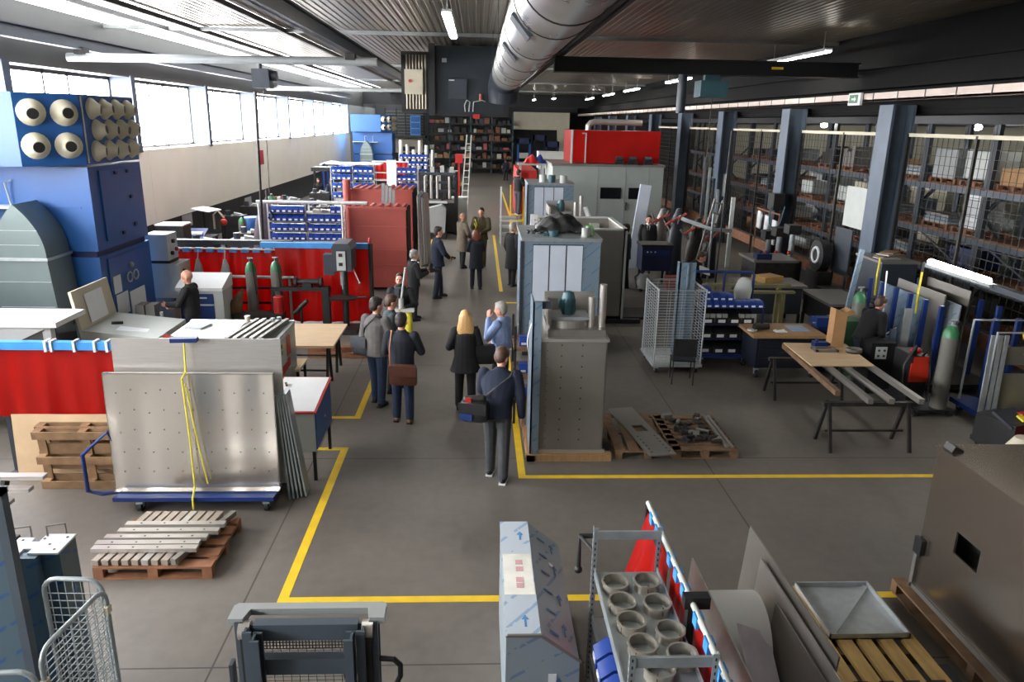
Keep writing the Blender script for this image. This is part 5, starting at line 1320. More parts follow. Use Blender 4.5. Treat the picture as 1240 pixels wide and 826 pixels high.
for k in range(3):
    one('steel_ring', MB().t([(6.62 + .13 * math.cos(a * .45), 12.3 + .11 * math.sin(a * .45), .825 + k * .025) for a in range(14)], .012, 6, close=True), M['steel_d'] if k else M['iron'], ['steel ring on the plywood table right of the cardboard box, lowest of three', 'steel ring on the plywood table, middle of three', 'steel ring on the plywood table, topmost of three'][k], 'ring', 'steel rings on the plywood table')
# ---------------------------------------------------------------- welder's corner
gas_bottle((7.75, 11.45, .12), 1.5, .13, 'tall grey gas bottle with green shoulder on a cart beside the red welding machine')
t = T('welding_machine', 'black and red welding machine on a wheeled cart left of the tall gas bottle', 'welding machine', (7.5, 11.75, 0))
MB(t).b(7.25, 11.3, .08, 7.95, 12.3, .12).o('cart_deck', M['black'], t)
for x in (7.3, 7.9):
    for y in (11.35, 12.25): MB(t).c((x - .03, y, .07), (x + .03, y, .07), .07).o('wheel', M['rubber'], t)
MB(t).b(7.3, 11.65, .12, 7.6, 12.2, .95).o('machine_body', M['black'], t)
MB(t).b(7.29, 11.63, .5, 7.61, 11.66, .82).b(7.32, 11.64, .82, 7.58, 11.7, .94).o('red_front', M['orange'], t)
MB(t).t([(7.35, 11.7, .95), (7.3, 11.6, 1.15), (7.2, 11.7, .8), (7.18, 11.6, .3)], .025, 6).t([(7.5, 11.7, .95), (7.55, 11.6, 1.1), (7.62, 11.62, .7), (7.58, 11.5, .2)], .02, 6).o('cable', M['black'], t)
MB(t).s((7.4, 11.75, 1.02), (.1, .08, .06)).o('torch_holder', M['redp'], t)
t = T('toolbox', 'black toolbox with a pale four hole plate beside the bending man', 'toolbox', (7.35, 12.35, 0))
MB(t).b(7.0, 12.42, 0, 7.45, 12.85, .95).o('box_body', M['black'], t)
pl = MB(t).b(7.08, 12.4, .66, 7.28, 12.42, .88).o('socket_plate', M['lgrey'], t)
for dx in (.05, .15):
    for dz in (.06, .16): MB(t).c((7.08 + dx, 12.39, .66 + dz), (7.08 + dx, 12.4, .66 + dz), .022, n=10).o('socket', M['char'], pl)
# sheets standing in a blue rack
t = T('sheet_rack', 'low steel rack with blue uprights full of standing sheets under the lit lamp', 'rack', (8.8, 13.6, 0))
MB(t).b(8.1, 12.4, .08, 9.4, 15.2, .18).o('rack_base', M['iron'], t)
for k, y in enumerate((12.5, 13.0, 13.5, 14.0, 14.5, 15.0)):
    for x in (8.2, 9.25): MB(t).b(x - .04, y - .03, .18, x + .04, y + .03, 1.62).o('upright', M['blue'], t)
for k, (x, y, z, c, lab) in enumerate(((8.45, 14.3, 1.35, 'film', 'blue grey film sheet standing in the rack, nearest the bending man'), (8.6, 13.9, 1.5, 'steel_d', 'grey sheet standing in the rack, second'), (8.8, 13.7, 1.35, 'film3', 'dark film sheet standing in the rack, third'), (9.0, 13.8, 1.6, 'steel_d', 'tall grey sheet standing at the back of the rack'))):
    one('metal_sheet', MB().rb((x, y, .18 + z / 2), (.02, 1.6, z), (0, 2, 0)), M[c], lab, 'metal sheet')
for k, (y, lab) in enumerate(((13.05, 'yellow hose over the standing sheets, nearer'), (14.6, 'yellow hose over the standing sheets, farther'))):
    one('yellow_hose', MB().t([(8.45, y + .6, 1.2), (8.43, y + .6, 1.6), (8.45, y + .62, 2.0)], .02, 8), M['strap'], lab, 'hose')
for k, (x, y, z, w, lab) in enumerate(((7.65, 12.95, 1.05, .12, 'film wrapped strip leaning by the welding machine, left'), (7.85, 12.9, 1.45, .14, 'pale strip leaning by the welding machine, right'), (7.6, 13.4, .8, .5, 'small blue grey panel leaning behind the welding machine'))):
    one('leaning_strip', MB().rb((x, y, z / 2 + .01), (w, .04, z), (-3, 2, 0)), M['film'] if k != 1 else M['grey'], lab, 'strip')
# trolley with panels
t = T('panel_trolley', 'blue trolley with a tall light frame carrying panels at the right edge', 'trolley', (8.8, 11.3, 0))
MB(t).b(8.1, 10.95, .14, 9.6, 11.7, .22).o('deck', M['blue'], t)
for x in (8.25, 9.4):
    for y in (11.02, 11.6): caster(t, x, y, .07)
MB(t).t([(8.2, 11.0, .2), (8.2, 11.0, 1.55), (9.55, 11.0, 1.55), (9.55, 11.0, .2)], .022, 8).t([(8.2, 11.6, .2), (8.2, 11.6, 1.6), (9.55, 11.6, 1.6), (9.55, 11.6, .2)], .022, 8).o('tube_frame', M['galv_l'], t)
for x in (8.15, 8.28, 8.38): MB(t).bar((x, 10.98, .22), (x, 11.02, 1.5), .06, .03).o('ladder_profile', M['galv_l'], t)
for x in (8.6, 9.0, 9.4): MB(t).b(x - .04, 11.62, .22, x + .04, 11.68, 1.62).o('blue_upright', M['blue'], t)
for z0, z1, c, lab in ((.22, .85, 'steel_d', 'lower grey panel on the right edge trolley'), (1.0, 1.3, 'steel_d', 'upper grey panel strip on the right edge trolley')):
    one('sheet_metal', MB().rb((8.98, 11.06, (z0 + z1) / 2), (1.1, .02, z1 - z0), (0, 0, 0)), M[c], lab, 'panel')
for k, x in enumerate((8.6, 8.95)): one('yellow_strap', MB().t([(x, 10.97, 1.55), (x + .05, 10.9, 1.35), (x + .08, 10.95, 1.2)], .02, 6), M['strap'], ['short yellow strap on the right edge trolley, left', 'short yellow strap on the right edge trolley, right'][k], 'strap')
one('yellow_bag', MB().loft([((9.0, 10.75, .0), .12, .1), ((9.0, 10.75, .3), .14, .11), ((9.02, 10.75, .55), .08, .06), ((9.02, 10.75, .62), .02, .02)]), M['strap'], 'bright yellow bundle at the foot of the right edge trolley', 'bundle')
# lit work lamp on a boom
t = T('work_lamp', 'glowing tube lamp on a dark boom in front of the store fence', 'lamp', (8.9, 14.2, 0))
MB(t).bar((8.95, 14.4, 2.02), (8.95, 10.6, 1.98), .12, .1).o('boom', M['char'], t)
MB(t).b(8.9, 14.35, 0, 9.0, 14.45, 2.05).o('post', M['iron'], t)
MB(t).cap((8.88, 14.15, 2.12), (8.88, 12.4, 2.1), .055).o('tube', M['tube'], t)
MB(t).b(8.84, 12.3, 2.0, 8.96, 14.25, 2.06).o('lamp_body', M['grey'], t)
t = T('grey_cabinet', 'dark grey cabinet at the foot of the nearest tall column', 'cabinet', (9.3, 16.5, 0))
MB(t).b(8.9, 15.9, 0, 9.7, 17.0, 1.75).o('cabinet_body', M['char'], t)
MB(t).b(8.86, 15.86, 1.75, 9.74, 17.04, 1.8).o('cabinet_top', M['steel_d'], t)
MB(t).b(8.88, 16.0, .9, 8.9, 16.9, .95).o('door_rail', M['iron'], t)
for k in range(4): one('flat_part', MB().rb((9.2 + .1 * k, 16.3 + .15 * k, 1.815 + .02 * k), (.5, .3, .02), (0, 0, 15 * k)), M['wood' if k % 2 else 'galv_l'], ['flat zinc part on the grey cabinet, lowest of four', 'flat wooden part on the grey cabinet, second of four', 'flat zinc part on the grey cabinet, third of four', 'flat wooden part on the grey cabinet, topmost of four'][k], 'part')
one('upright_profile', MB().rb((7.7, 14.8, 1.12), (.09, .06, 2.25), (0, 6, 0)), M['film'], 'film wrapped upright profile leaning behind the bending man', 'profile')
one('thin_pole', MB().c((7.85, 13.6, 0), (7.95, 14.0, 1.95), .015), M['galv_l'], 'thin bright pole leaning behind the bending man', 'pole')
gas_bottle((7.55, 14.1, 0), 1.6, .13, 'grey gas bottle with green shoulder behind the bending man')
# black and red machine bottom right
t = T('power_source', 'black power source with control panel and red flank at the lower right edge', 'welding machine', (7.9, 9.8, 0))
MB(t).rb((7.75, 9.85, .38), (.5, .6, .42), (0, 0, 20)).o('machine_body', M['black'], t)
MB(t).rb((7.73, 9.72, .62), (.45, .35, .04), (25, 0, 20)).o('control_panel', M['char'], t)
MB(t).rb((7.84, 9.68, .64), (.1, .12, .03), (25, 0, 20)).o('label_plate', M['strap'], t)
MB(t).rb((8.1, 9.6, .4), (.3, .6, .55), (0, 0, 20)).o('red_flank', M['redp'], t)
for x, y in ((7.55, 9.7), (7.9, 9.5), (7.6, 10.1), (8.0, 10.0)): MB(t).c((x - .03, y, .08), (x + .03, y, .08), .08).o('wheel', M['rubber'], t)
MB(t).b(7.5, 9.5, .1, 8.0, 10.2, .17).o('chassis', M['iron'], t)
one('welding_helmet_cloth', MB().loft([((7.0, 8.4, .0), .4, .3), ((7.0, 8.4, .4), .38, .28), ((6.95, 8.4, .7), .3, .22), ((6.9, 8.4, .9), .12, .1)]), M['cream'], 'cream cloth covered heap behind the large stainless box at the right edge', 'cloth heap')

# ---------------------------------------------------------------- clutter along the store columns
t = T('leaning_sheet', 'tall white panel leaning beside the man in suit and tie', 'panel', (5.1, 24.4, 0))
t0 = MB(t).rb((5.28, 24.5, 1.35), (.36, .12, 2.75), (-3, 7, 0)).o('panel_face', M['fpanel'], t)
t = T('blue_chest', 'navy blue steel chest on feet in front of the man in suit and tie', 'chest', (5.2, 21.6, 0))
MB(t).b(4.75, 21.3, .5, 5.62, 22.0, 1.2).o('chest_body', M['dblue'], t)
MB(t).b(4.72, 21.27, 1.2, 5.65, 22.03, 1.27).o('chest_lid', M['black'], t)
MB(t).b(4.8, 21.28, .95, 5.55, 21.3, 1.1).o('drawer_front', M['blue'], t)
for x in (4.8, 5.5):
    for y in (21.35, 21.9): MB(t).b(x, y, 0, x + .07, y + .07, .5).o('leg', M['iron'], t)
for k, x in enumerate((4.9, 5.0, 5.12)): MB(t).s((x, 21.27, 1.06), .025).o('bright_knob', M['paper'], t)
t = T('vacuum_cleaner', 'grey floor vacuum with hoses standing before the blue chest', 'vacuum cleaner', (4.75, 21.0, 0))
MB(t).loft([((4.75, 20.9, .08), .22, .22), ((4.75, 20.9, .3), .24, .24), ((4.75, 20.9, .5), .12, .12)]).o('vacuum_body', M['grey'], t)
MB(t).t([(4.55, 20.8, .1), (4.5, 20.9, .4), (4.65, 20.9, .55), (4.95, 20.8, .3), (5.0, 20.7, .05)], .03, 6).o('hose', M['iron'], t)
for a in range(3): MB(t).s((4.75 + .22 * math.cos(a * 2.1), 20.9 + .22 * math.sin(a * 2.1), .05), .05).o('wheel', M['rubber'], t)
one('red_crate', MB().b(5.45, 21.0, 0, 6.0, 21.25, .4), M['brick'], 'reddish crate on the floor between the blue chest and the roll cage', 'crate')
for k, (x, y, h, c, lab) in enumerate(((5.9, 24.2, 2.0, 'steel_d', 'grey rolled mat standing behind the blue chest'), (6.2, 23.4, 2.1, 'char', 'dark welding bench with red clamps left of the tall frame'), (6.6, 22.6, 1.9, 'iron', 'dark stand carrying grey hoses beside the tall frame'), (7.2, 23.0, 1.5, 'black', 'black machine behind the tall perforated frame'))):
    t = T('fixture_stand', lab, 'stand', (x, y, 0))
    MB(t).loft([((x, y, 0), .3, .25), ((x, y, h * .4), .26, .22), ((x + .05, y, h * .8), .2, .16), ((x + .1, y, h), .08, .07)]).o('stand_body', M[c], t)
    for a in range(5):
        ang = a * 1.3 + k
        MB(t).bar((x, y, h * .5 + a * .1), (x + .45 * math.cos(ang), y + .3 * math.sin(ang), h * .75 + a * .12), .05).o('arm', M['steel_d'] if a % 2 else M['iron'], t)
    for a in range(3):
        MB(t).rb((x - .25 + a * .2, y - .25, h * .8 + a * .1), (.3, .05, .06), (0, -35, 15)).o('red_clamp', M['brick'], t)
t = T('slotted_rack', 'tall dark frame with oval openings leaning by the store columns', 'frame', (6.75, 21.4, 0))
f = MB()
for s in (-.12, .12): f.b(s - .025, -.03, 0, s + .025, .03, 2.6)
for k in range(9): f.b(-.12, -.03, .15 + k * .29, .12, .03, .2 + k * .29)
o = f.o('frame_body', M['steel_d'], t)
t.rotation_euler = (0, R(12), 0); t.location = (6.35, 21.4, .03)
one('swing_crane', MB().bar((5.9, 21.6, 2.0), (6.7, 21.2, 1.75), .1).bar((6.7, 21.2, 1.75), (7.3, 21.3, 1.7), .1).c((6.7, 21.2, 0), (6.7, 21.2, 2.2), .03), M['galv'], 'pale swing arm on a post in front of the tall frame', 'arm')
one('thin_post', MB().c((6.55, 20.0, 0), (6.6, 20.0, 4.5), .02), M['iron'], 'thin dark post rising above the roll cage', 'post')
for k in range(4):
    one('upright_profile', MB().b(7.6 + k * .14, 25.5 - k * .1, 0, 7.68 + k * .14, 25.58 - k * .1, 3.6 - k * .35), M['galv' if k % 2 else 'char'], ['upright profile by the store columns, leftmost of four', 'upright profile by the store columns, second of four', 'upright profile by the store columns, third of four', 'upright profile by the store columns, rightmost of four'][k], 'profile', 'upright profiles by the store columns')
one('white_post', MB().b(8.35, 24.6, 0, 8.47, 24.7, 2.35), M['lgrey'], 'white square post right of the upright profiles', 'post')
for (x, y, w, d, h, c, lab) in ((7.0, 17.5, 1.6, 1.0, 1.0, 'char', 'low dark bench behind the bin trolley'), (7.8, 19.6, 1.2, 1.2, 1.25, 'iron', 'grey topped bench under the hanging gloves'), (8.3, 16.6, 1.0, 1.6, .85, 'black', 'long dark table between the workbench and the store fence')):
    t = T('work_table', lab, 'table', (x, y, 0))
    MB(t).b(x - w / 2, y - d / 2, h - .06, x + w / 2, y + d / 2, h).o('table_top', M['steel_d'], t)
    MB(t).b(x - w / 2 + .08, y - d / 2 + .08, .3, x + w / 2 - .08, y + d / 2 - .08, h - .06).o('table_body', M[c], t)
    for sx in (-1, 1):
        for sy in (-1, 1): MB(t).b(x + sx * (w / 2 - .1) - .03, y + sy * (d / 2 - .1) - .03, 0, x + sx * (w / 2 - .1) + .03, y + sy * (d / 2 - .1) + .03, .3).o('leg', M['iron'], t)
one('yellow_carton', MB().rb((7.0, 17.5, 1.08), (.6, .45, .14), (0, 0, 25)), mat('carton_yellow', (198, 158, 92), .7), 'flattened yellow carton on the low dark bench', 'carton')
one('blue_tools', MB().b(7.3, 19.1, 1.25, 7.7, 19.4, 1.4).s((7.4, 19.15, 1.45), .05).s((7.6, 19.15, 1.45), .05), M['dblue'], 'navy tool case with bright clips on the grey topped bench', 'case')
for k in range(3):
    one('work_glove', MB().rb((9.3, 24.5 - k * .65, 1.65 - .12 * k), (.05, .3, .55 + .1 * k), (4, 0, 0)).rb((9.3, 24.35 - k * .65, 1.75 - .12 * k), (.05, .12, .2), (30, 0, 0)), M['paper'], ['long white glove hanging before the third column, left of three', 'long white glove hanging before the third column, middle of three', 'long white glove hanging before the third column, right of three'][k], 'glove', 'white gloves on a line')
one('glove_rail', MB().b(9.28, 22.8, 1.98, 9.34, 24.8, 2.02).c((9.3, 24.75, 0), (9.3, 24.75, 2.0), .02).c((9.3, 22.85, 0), (9.3, 22.85, 2.0), .02), M['wood_o'], 'brown rail from which the white gloves hang', 'rail')
t = T('hose_reel', 'black hose reel with a bright ring standing along the store fence', 'hose reel', (8.95, 19.6, 0))
MB(t).c((9.1, 19.6, 1.3), (9.35, 19.6, 1.3), .42, n=22).o('reel', M['black'], t)
MB(t).t([(9.08, 19.6 + .2 * math.cos(a * .45), 1.32 + .2 * math.sin(a * .45)) for a in range(14)], .035, 6, close=True).o('bright_ring', M['paper'], t)
MB(t).b(9.05, 19.2, 0, 9.4, 20.0, .9).o('reel_stand', M['iron'], t)
one('control_box', MB().b(9.2, 23.2, 2.1, 9.55, 23.7, 2.6).b(9.3, 23.3, 0, 9.45, 23.5, 2.1), M['black'], 'black control box with cables on a post at the second column', 'box')
one('cable_loop', MB().t([(9.15, 23.3, 2.2), (9.1, 23.1, 1.7), (9.15, 22.8, 1.5), (9.2, 22.5, 1.8), (9.25, 22.4, 2.3)], .025, 6), M['teal'], 'teal cable loop hanging under the black control box', 'cable')
for k, (y, h, c) in enumerate(((20.9, 1.7, 'black'), (21.8, 1.5, 'iron'), (22.6, 1.3, 'black'))):
    t = T('grinding_machine', ['black pillar machine along the store fence next to the hose reel', 'dark pillar machine in the middle along the store fence', 'black pillar machine under the hanging gloves'][k], 'machine', (8.9, y, 0), 0)
    MB(t).b(8.7, y - .25, 0, 9.2, y + .3, h * .55).o('machine_base', M[c], t)
    MB(t).c((8.95, y, h * .55), (8.95, y, h), .08).o('pillar', M['galv'], t)
    MB(t).b(8.75, y - .2, h, 9.1, y + .2, h + .25).o('head', M[c], t)
    MB(t).s((8.8, y - .24, h * .7), .06).o('knob', M['orange'], t)
# bench against the fence
one('fence_bench', MB().b(8.9, 17.6, .55, 9.5, 19.0, .6).b(8.95, 17.65, 0, 9.02, 17.72, .55).b(9.4, 17.65, 0, 9.47, 17.72, .55).b(8.95, 18.9, 0, 9.02, 18.97, .55).b(9.4, 18.9, 0, 9.47, 18.97, .55), M['iron'], 'low dark bench below the grey sign board at the fence', 'bench')
# ---------------------------------------------------------------- film wrapped hood lying on the floor
t = T('film_wrapped_duct', 'long film wrapped steel duct with blue arrows standing in the middle foreground', 'duct', (.5, 5.4, 0))
prof = [(.22, 0), (.78, 0), (.77, .76), (.47, 1.0), (.22, 1.0)]
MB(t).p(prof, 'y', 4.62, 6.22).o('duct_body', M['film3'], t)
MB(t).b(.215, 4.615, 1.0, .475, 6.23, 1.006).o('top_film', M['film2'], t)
MB(t).b(.225, 5.1, 1.006, .468, 5.68, 1.009).o('label_sheet', mat('label_cream', (226, 224, 214), .6), t)
m = MB(t)
for x, y in ((.36, 5.55), (.36, 5.45), (.355, 5.3), (.355, 5.22)): m.b(x - .03, y - .03, 1.009, x + .03, y + .035, 1.011)
m.o('label_print', mat('print_pink', (205, 160, 165), .6), t)
def arrow(m, o, u, v, s):
    """flat arrow: o origin, u along, v across"""
    o, u, v = Vector(o), Vector(u), Vector(v)
    q = [(-.5, -.06), (.12, -.06), (.12, -.2), (.5, 0), (.12, .2), (.12, .06), (-.5, .06)]
    n = u.cross(v).normalized() * .002
    A = [m._v(o + u * a * s + v * b * s) for a, b in q]; B = [m._v(o + u * a * s + v * b * s + n) for a, b in q]
    k = len(q)
    m._f(A); m._f(B)
    for i in range(k): m._f([A[i], A[(i + 1) % k], B[(i + 1) % k], B[i]])
ink = mat('arrow_ink', (70, 130, 180), .5); ink2 = mat('arrow_ink_dark', (84, 124, 166), .5)
m = MB(t)
for x, y in ((.39, 5.98), (.37, 4.78)): arrow(m, (x, y, 1.008), (0, 1, 0), (1, 0, 0), .14)
m.o('arrow_print', ink, t)
m = MB(t)
sl = Vector((.30, 0, -.24)).normalized()
for y in (6.02, 5.68, 5.26, 4.88):
    arrow(m, Vector((.68, y, .835)) + Vector((.004, 0, .005)), (0, 1, 0), sl, .15)
for k in range(6):
    c = Vector((.55, 6.05 - k * .26, .94)) + Vector((.004, 0, .005))
    m.bar(c, c + sl * .09, .02, .003, up=(.62, 0, .78))
arrow(m, (.62, 4.617, .55), (0, 0, 1), (1, 0, 0), .16)
m.o('arrow_print', ink2, t)
MB(t).b(.54, 4.612, .58, .6, 4.618, .66).o('small_sticker', M['paper'], t)
o = MB(t).rb((.655, 5.73, .86), (.05, .05, .004), (0, 38, 0)).o('small_sticker', M['paper'], t)
MB(t).p([(.215, .99), (.23, 1.008), (.48, 1.008), (.785, .765), (.785, .75), (.475, .985)], 'y', 4.61, 4.63).o('end_flange', M['steel_d'], t)
# ---------------------------------------------------------------- shelf trolley with pipe rings
t = T('shelf_trolley', 'slotted angle steel shelf trolley carrying cast pipe rings in the foreground', 'trolley', (1.18, 4.4, 0))
PX = {'fl': (.91, 5.1), 'fr': (1.44, 5.1), 'nl': (.91, 3.66), 'nr': (1.44, 3.66)}
for q, (x, y) in PX.items():
    s = 1 if 'l' in q else -1
    p_ = MB(t).b(x, y, .12, x + s * .035, y + .004, 1.6).b(x - .002 if s > 0 else x - .002, y, .12, x + .002, y + .035, 1.6).o('slotted_post', M['galv'], t)
    m = MB(t)
    for k in range(28): m.b(x + s * .01, y - .001, .2 + k * .05, x + s * .02, y + .005, .222 + k * .05).b(x - .003, y + .012, .2 + k * .05, x + .003, y + .022, .222 + k * .05)
    m.o('slot', M['black'], p_)
for y in (5.09, 3.67): MB(t).b(.91, y, 1.5, 1.44, y + .02, 1.57).o('end_rail', M['galv'], t)
for z in (1.2, .78, .4):
    MB(t).b(.93, 3.68, z, 1.43, 5.09, z + .012).b(.925, 3.68, z - .03, .935, 5.09, z + .05).b(1.42, 3.68, z - .03, 1.43, 5.09, z + .05).o('tray', M['galv'], t)
for x in (.95, 1.4):
    for y in (3.72, 5.04): caster(t, x, y + .02, .06)
MB(t).t([(1.46, 5.35, 1.38), (.84, 5.35, 1.38), (.84, 5.35, 1.08)], .022, 8).s((.84, 5.35, 1.07), .035).t([(.84, 5.35, 1.38), (.92, 5.12, 1.38)], .015, 8).t([(1.44, 5.35, 1.38), (1.44, 5.12, 1.38)], .015, 8).o('push_handle', M['black'], t)
ring_m = mat('cast_ring', (178, 172, 160), .4, .7, .15, 12)
rp = None
spots = [(1.05, 4.86), (1.06, 4.62), (1.08, 4.4), (1.11, 4.16), (1.17, 3.93), (1.29, 4.87), (1.31, 4.6), (1.33, 4.3), (1.35, 4.06)]
rl = ['left row, farthest from the viewer', 'left row, second from the far end', 'left row, middle', 'left row, second from the near end', 'left row, nearest', 'right row, farthest from the viewer', 'right row, second from the far end', 'right row, second from the near end', 'right row, nearest']
for k, (x, y) in enumerate(spots):
    lab = 'octagonal cast pipe ring on the shelf trolley, ' + rl[k]
    if rp is None:
        rp = T('pipe_ring', lab, 'ring', (x, y, 1.212), 0, 'pipe rings on the shelf trolley')
        n = 24; m = MB(); prof = [(.09, 0), (.098, 0), (.098, .012), (.095, .02), (.095, .06), (.102, .064), (.102, .08), (.09, .08)]
        rg = []
        for i in range(n):
            a = 2 * PI * i / n
            oct_ = lambda r, a=a: r / math.cos(((a + PI / 8) % (PI / 4)) - PI / 8)
            rg.append([m._v(((oct_(r) if r > .1 else r) * math.cos(a), (oct_(r) if r > .1 else r) * math.sin(a), z)) for r, z in prof])
        for i in range(n):
            A, B = rg[i], rg[(i + 1) % n]
            for j in range(len(prof)): m._f([A[j], B[j], B[(j + 1) % len(prof)], A[(j + 1) % len(prof)]])
        m.o('ring_body', ring_m, rp)
        MB().b(-.095, -.004, .02, -.086, .004, .09).o('weld_seam', M['wood_d'], rp)
    else: dup(rp, (x, y, 1.212), lab, k * 17)
BIN['tr'] = bin_proto(.16, .3, .15, 'bin', lab='blue bin on the trolley shelf below the rings, nearest', grp='blue bins under the pipe rings')
BIN['tr'].location = (1.02, 3.82, .792); BIN['tr'].rotation_euler = (0, 0, R(-90))
for k in range(1, 5): dup(BIN['tr'], (1.02, 3.82 + k * .19, .792), 'blue bin on the trolley shelf below the rings, %s from the near end' % ORD[k], -90)
for k in range(4): dup(BIN['tr'], (1.02, 3.85 + k * .2, .412), 'blue bin on the lowest trolley shelf, %s from the near end' % ORD[k], -90)
# ---------------------------------------------------------------- red curtain on a slim rail
t = T('welding_curtain', 'narrow red welding curtain on a white rail right of the shelf trolley', 'curtain', (1.5, 4.6, 0))
MB(t).c((1.5, 3.5, 1.42), (1.5, 5.82, 1.42), .022, n=12).o('rail', M['lgrey'], t)
MB(t).sheet(lambda u, v: ((1.49 - .2 * v * (1 - u) + .03 * math.sin(u * 16) * v, 5.75 - .72 * u, 1.36 - .7 * v), (1, 0, 0)), 24, 6, .006).o('curtain_sheet', M['red'], t)
curtain(MB(t), 4.95, 4.5, 1.5, .35, 1.36, .02, 3, 12, 'y').o('curtain_sheet', M['red'], t)
curtain(MB(t), 4.32, 3.5, 1.5, .35, 1.36, .02, 4, 13, 'y').o('curtain_sheet', M['red'], t)
for y in (5.6, 5.4, 4.98, 4.78, 4.58, 4.25, 4.0, 3.75, 3.6):
    MB(t).rb((1.5, y, 1.39), (.055, .085, .09), (0, 0, 0)).o('clip', M['sky'], t)
for y in (4.42, 5.78, 3.52): MB(t).b(1.47, y - .03, 0, 1.53, y + .03, 1.4).b(1.42, y - .2, 0, 1.58, y + .2, .03).o('post', M['black'], t)
MB(t).b(1.44, 4.38, 1.38, 1.62, 4.46, 1.47).o('bracket', M['black'], t)
# ---------------------------------------------------------------- leaning sheets and curved sheet on a pallet
one('leaning_sheet', MB().rb((1.84, 4.62, .51), (.012, 1.95, 1.0), (0, 3, 0)), mat('sheet_pale', (188, 190, 186), .35, .3), 'pale sheet standing on edge right of the red curtain', 'metal sheet')
one('leaning_sheet', MB().rb((2.42, 4.75, .56), (.012, 1.6, .95), (0, 4, 0)), M['steel'], 'thin sheet standing on edge left of the tallest one', 'metal sheet')
one('leaning_sheet', MB().rb((2.37, 4.4, .52), (.012, 1.3, .86), (0, 4, 0)), M['steel_d'], 'short thin sheet between the curved sheet and the tall ones', 'metal sheet')
one('leaning_sheet', MB().rb((2.47, 5.1, .6), (.014, 1.75, 1.0), (0, 4, 0)), M['steel_d'], 'tallest sheet standing on edge, rightmost of the foreground sheets', 'metal sheet')
t = T('curved_sheet', 'white rolled sheet bent into a half drum between the standing sheets', 'curved sheet', (2.1, 5.1, .16))
MB(t).sheet(lambda u, v: ((1.9 + .4 * v, 5.12 + .36 * math.cos(u * PI * 1.15 - .2), .56 + .38 * math.sin(u * PI * 1.15 - .2)), (0, math.cos(u * PI * 1.15 - .2), math.sin(u * PI * 1.15 - .2))), 26, 3, .008).o('drum_sheet', M['white'], t)
MB(t).sheet(lambda u, v: ((2.02 + .26 * v + .06 * u, 4.86 - .45 * u, .9 - .5 * u - .1 * v), (0.3, .4, .85)), 8, 6, .008).o('loose_tail', mat('film_lilac', (214, 206, 212), .4), t)
pallet((2.15, 4.75, 0), 90, 'wood_d', 'weathered pallet under the standing sheets', 'pallets in the foreground', (1.9, 1.0))
# ---------------------------------------------------------------- fresh pallet with grey tray
t = T('slatted_pallet', 'fresh yellow wooden pallet with lengthwise boards at the lower right', 'pallet', (3.55, 5.5, 0))
for k, x in enumerate((3.14, 3.34, 3.52, 3.72, 3.94)): MB(t).b(x - .065, 4.55, .11, x + .065, 6.42, .15).o('top_board', M['wood_y'], t)
for y in (4.6, 5.45, 6.3): MB(t).b(3.06, y, .0, 4.02, y + .1, .11).o('bearer', M['wood_d'], t)
o = MB(t).b(3.04, 4.55, .0, 3.08, 6.4, .11).o('side_board', M['wood_y'], t)
t = T('steel_tray', 'grey pressed steel tray with raised diagonal folds lying on the yellow pallet', 'tray', (3.6, 6.1, .15))
x0, x1, y0, y1, z = 3.2, 3.95, 5.6, 6.4, .15
m = MB(t)
m.b(x0, y0, z, x1, y1, z + .012)
for a in ((x0, y0, x1, y0 + .015), (x0, y1 - .015, x1, y1), (x0, y0, x0 + .015, y1), (x1 - .015, y0, x1, y1)): m.b(a[0], a[1], z, a[2], a[3], z + .06)
m.o('tray_body', M['galv_l'], t)
MB(t).bar((x0 + .02, y0 + .02, z + .02), (x1 - .03, y1 - .03, z + .02), .05, .025).o('diagonal_fold', M['galv_l'], t)
for k in range(4):
    one('black_block', MB().b(3.13 + k * .22, 4.78, .15, 3.25 + k * .22, 5.02, .2), M['char'], 'black rubber block at the near end of the yellow pallet, %s from the left' % ORD[k], 'block', 'rubber blocks on the yellow pallet')
# ---------------------------------------------------------------- big stainless box at the right
t = T('stainless_housing', 'huge brown reflecting stainless box with a square opening at the right edge', 'housing', (5.3, 5.2, 0))
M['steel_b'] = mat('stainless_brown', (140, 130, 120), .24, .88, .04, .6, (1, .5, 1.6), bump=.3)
X0, X1, ya, yb, zb, zt = 4.42, 6.0, 3.6, 6.4, .16, 1.68
m = MB(t)
hy0, hy1, hz0, hz1 = 5.58, 5.92, .84, 1.06
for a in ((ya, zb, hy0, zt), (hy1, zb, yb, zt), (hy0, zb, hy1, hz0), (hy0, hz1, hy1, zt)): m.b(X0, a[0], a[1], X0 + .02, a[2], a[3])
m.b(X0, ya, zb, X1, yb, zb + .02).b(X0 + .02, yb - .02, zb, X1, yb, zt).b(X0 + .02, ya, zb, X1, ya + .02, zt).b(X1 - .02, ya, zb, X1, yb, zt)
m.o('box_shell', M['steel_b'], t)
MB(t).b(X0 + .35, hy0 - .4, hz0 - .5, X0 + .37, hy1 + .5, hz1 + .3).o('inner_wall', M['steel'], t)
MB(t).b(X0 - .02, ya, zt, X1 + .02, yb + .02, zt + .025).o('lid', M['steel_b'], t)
MB(t).b(X0 - .03, ya, zb, X0, yb, zb + .05).b(X0 - .03, yb - .03, zb, X0, yb + .02, zb + .4).o('flange', M['steel_d'], t)
MB(t).b(X0 - .05, 6.3, .55, X0 - .01, 6.42, .72).o('bracket', M['black'], t)
MB(t).rb((4.5, 6.3, zt + .03), (.1, .14, .07), (0, 25, 0)).o('top_flap', M['iron'], t)
pallet((4.85, 5.25, 0), 90, 'wood_d', 'weathered pallet under the huge stainless box', 'pallets in the foreground', (2.6, 1.1))
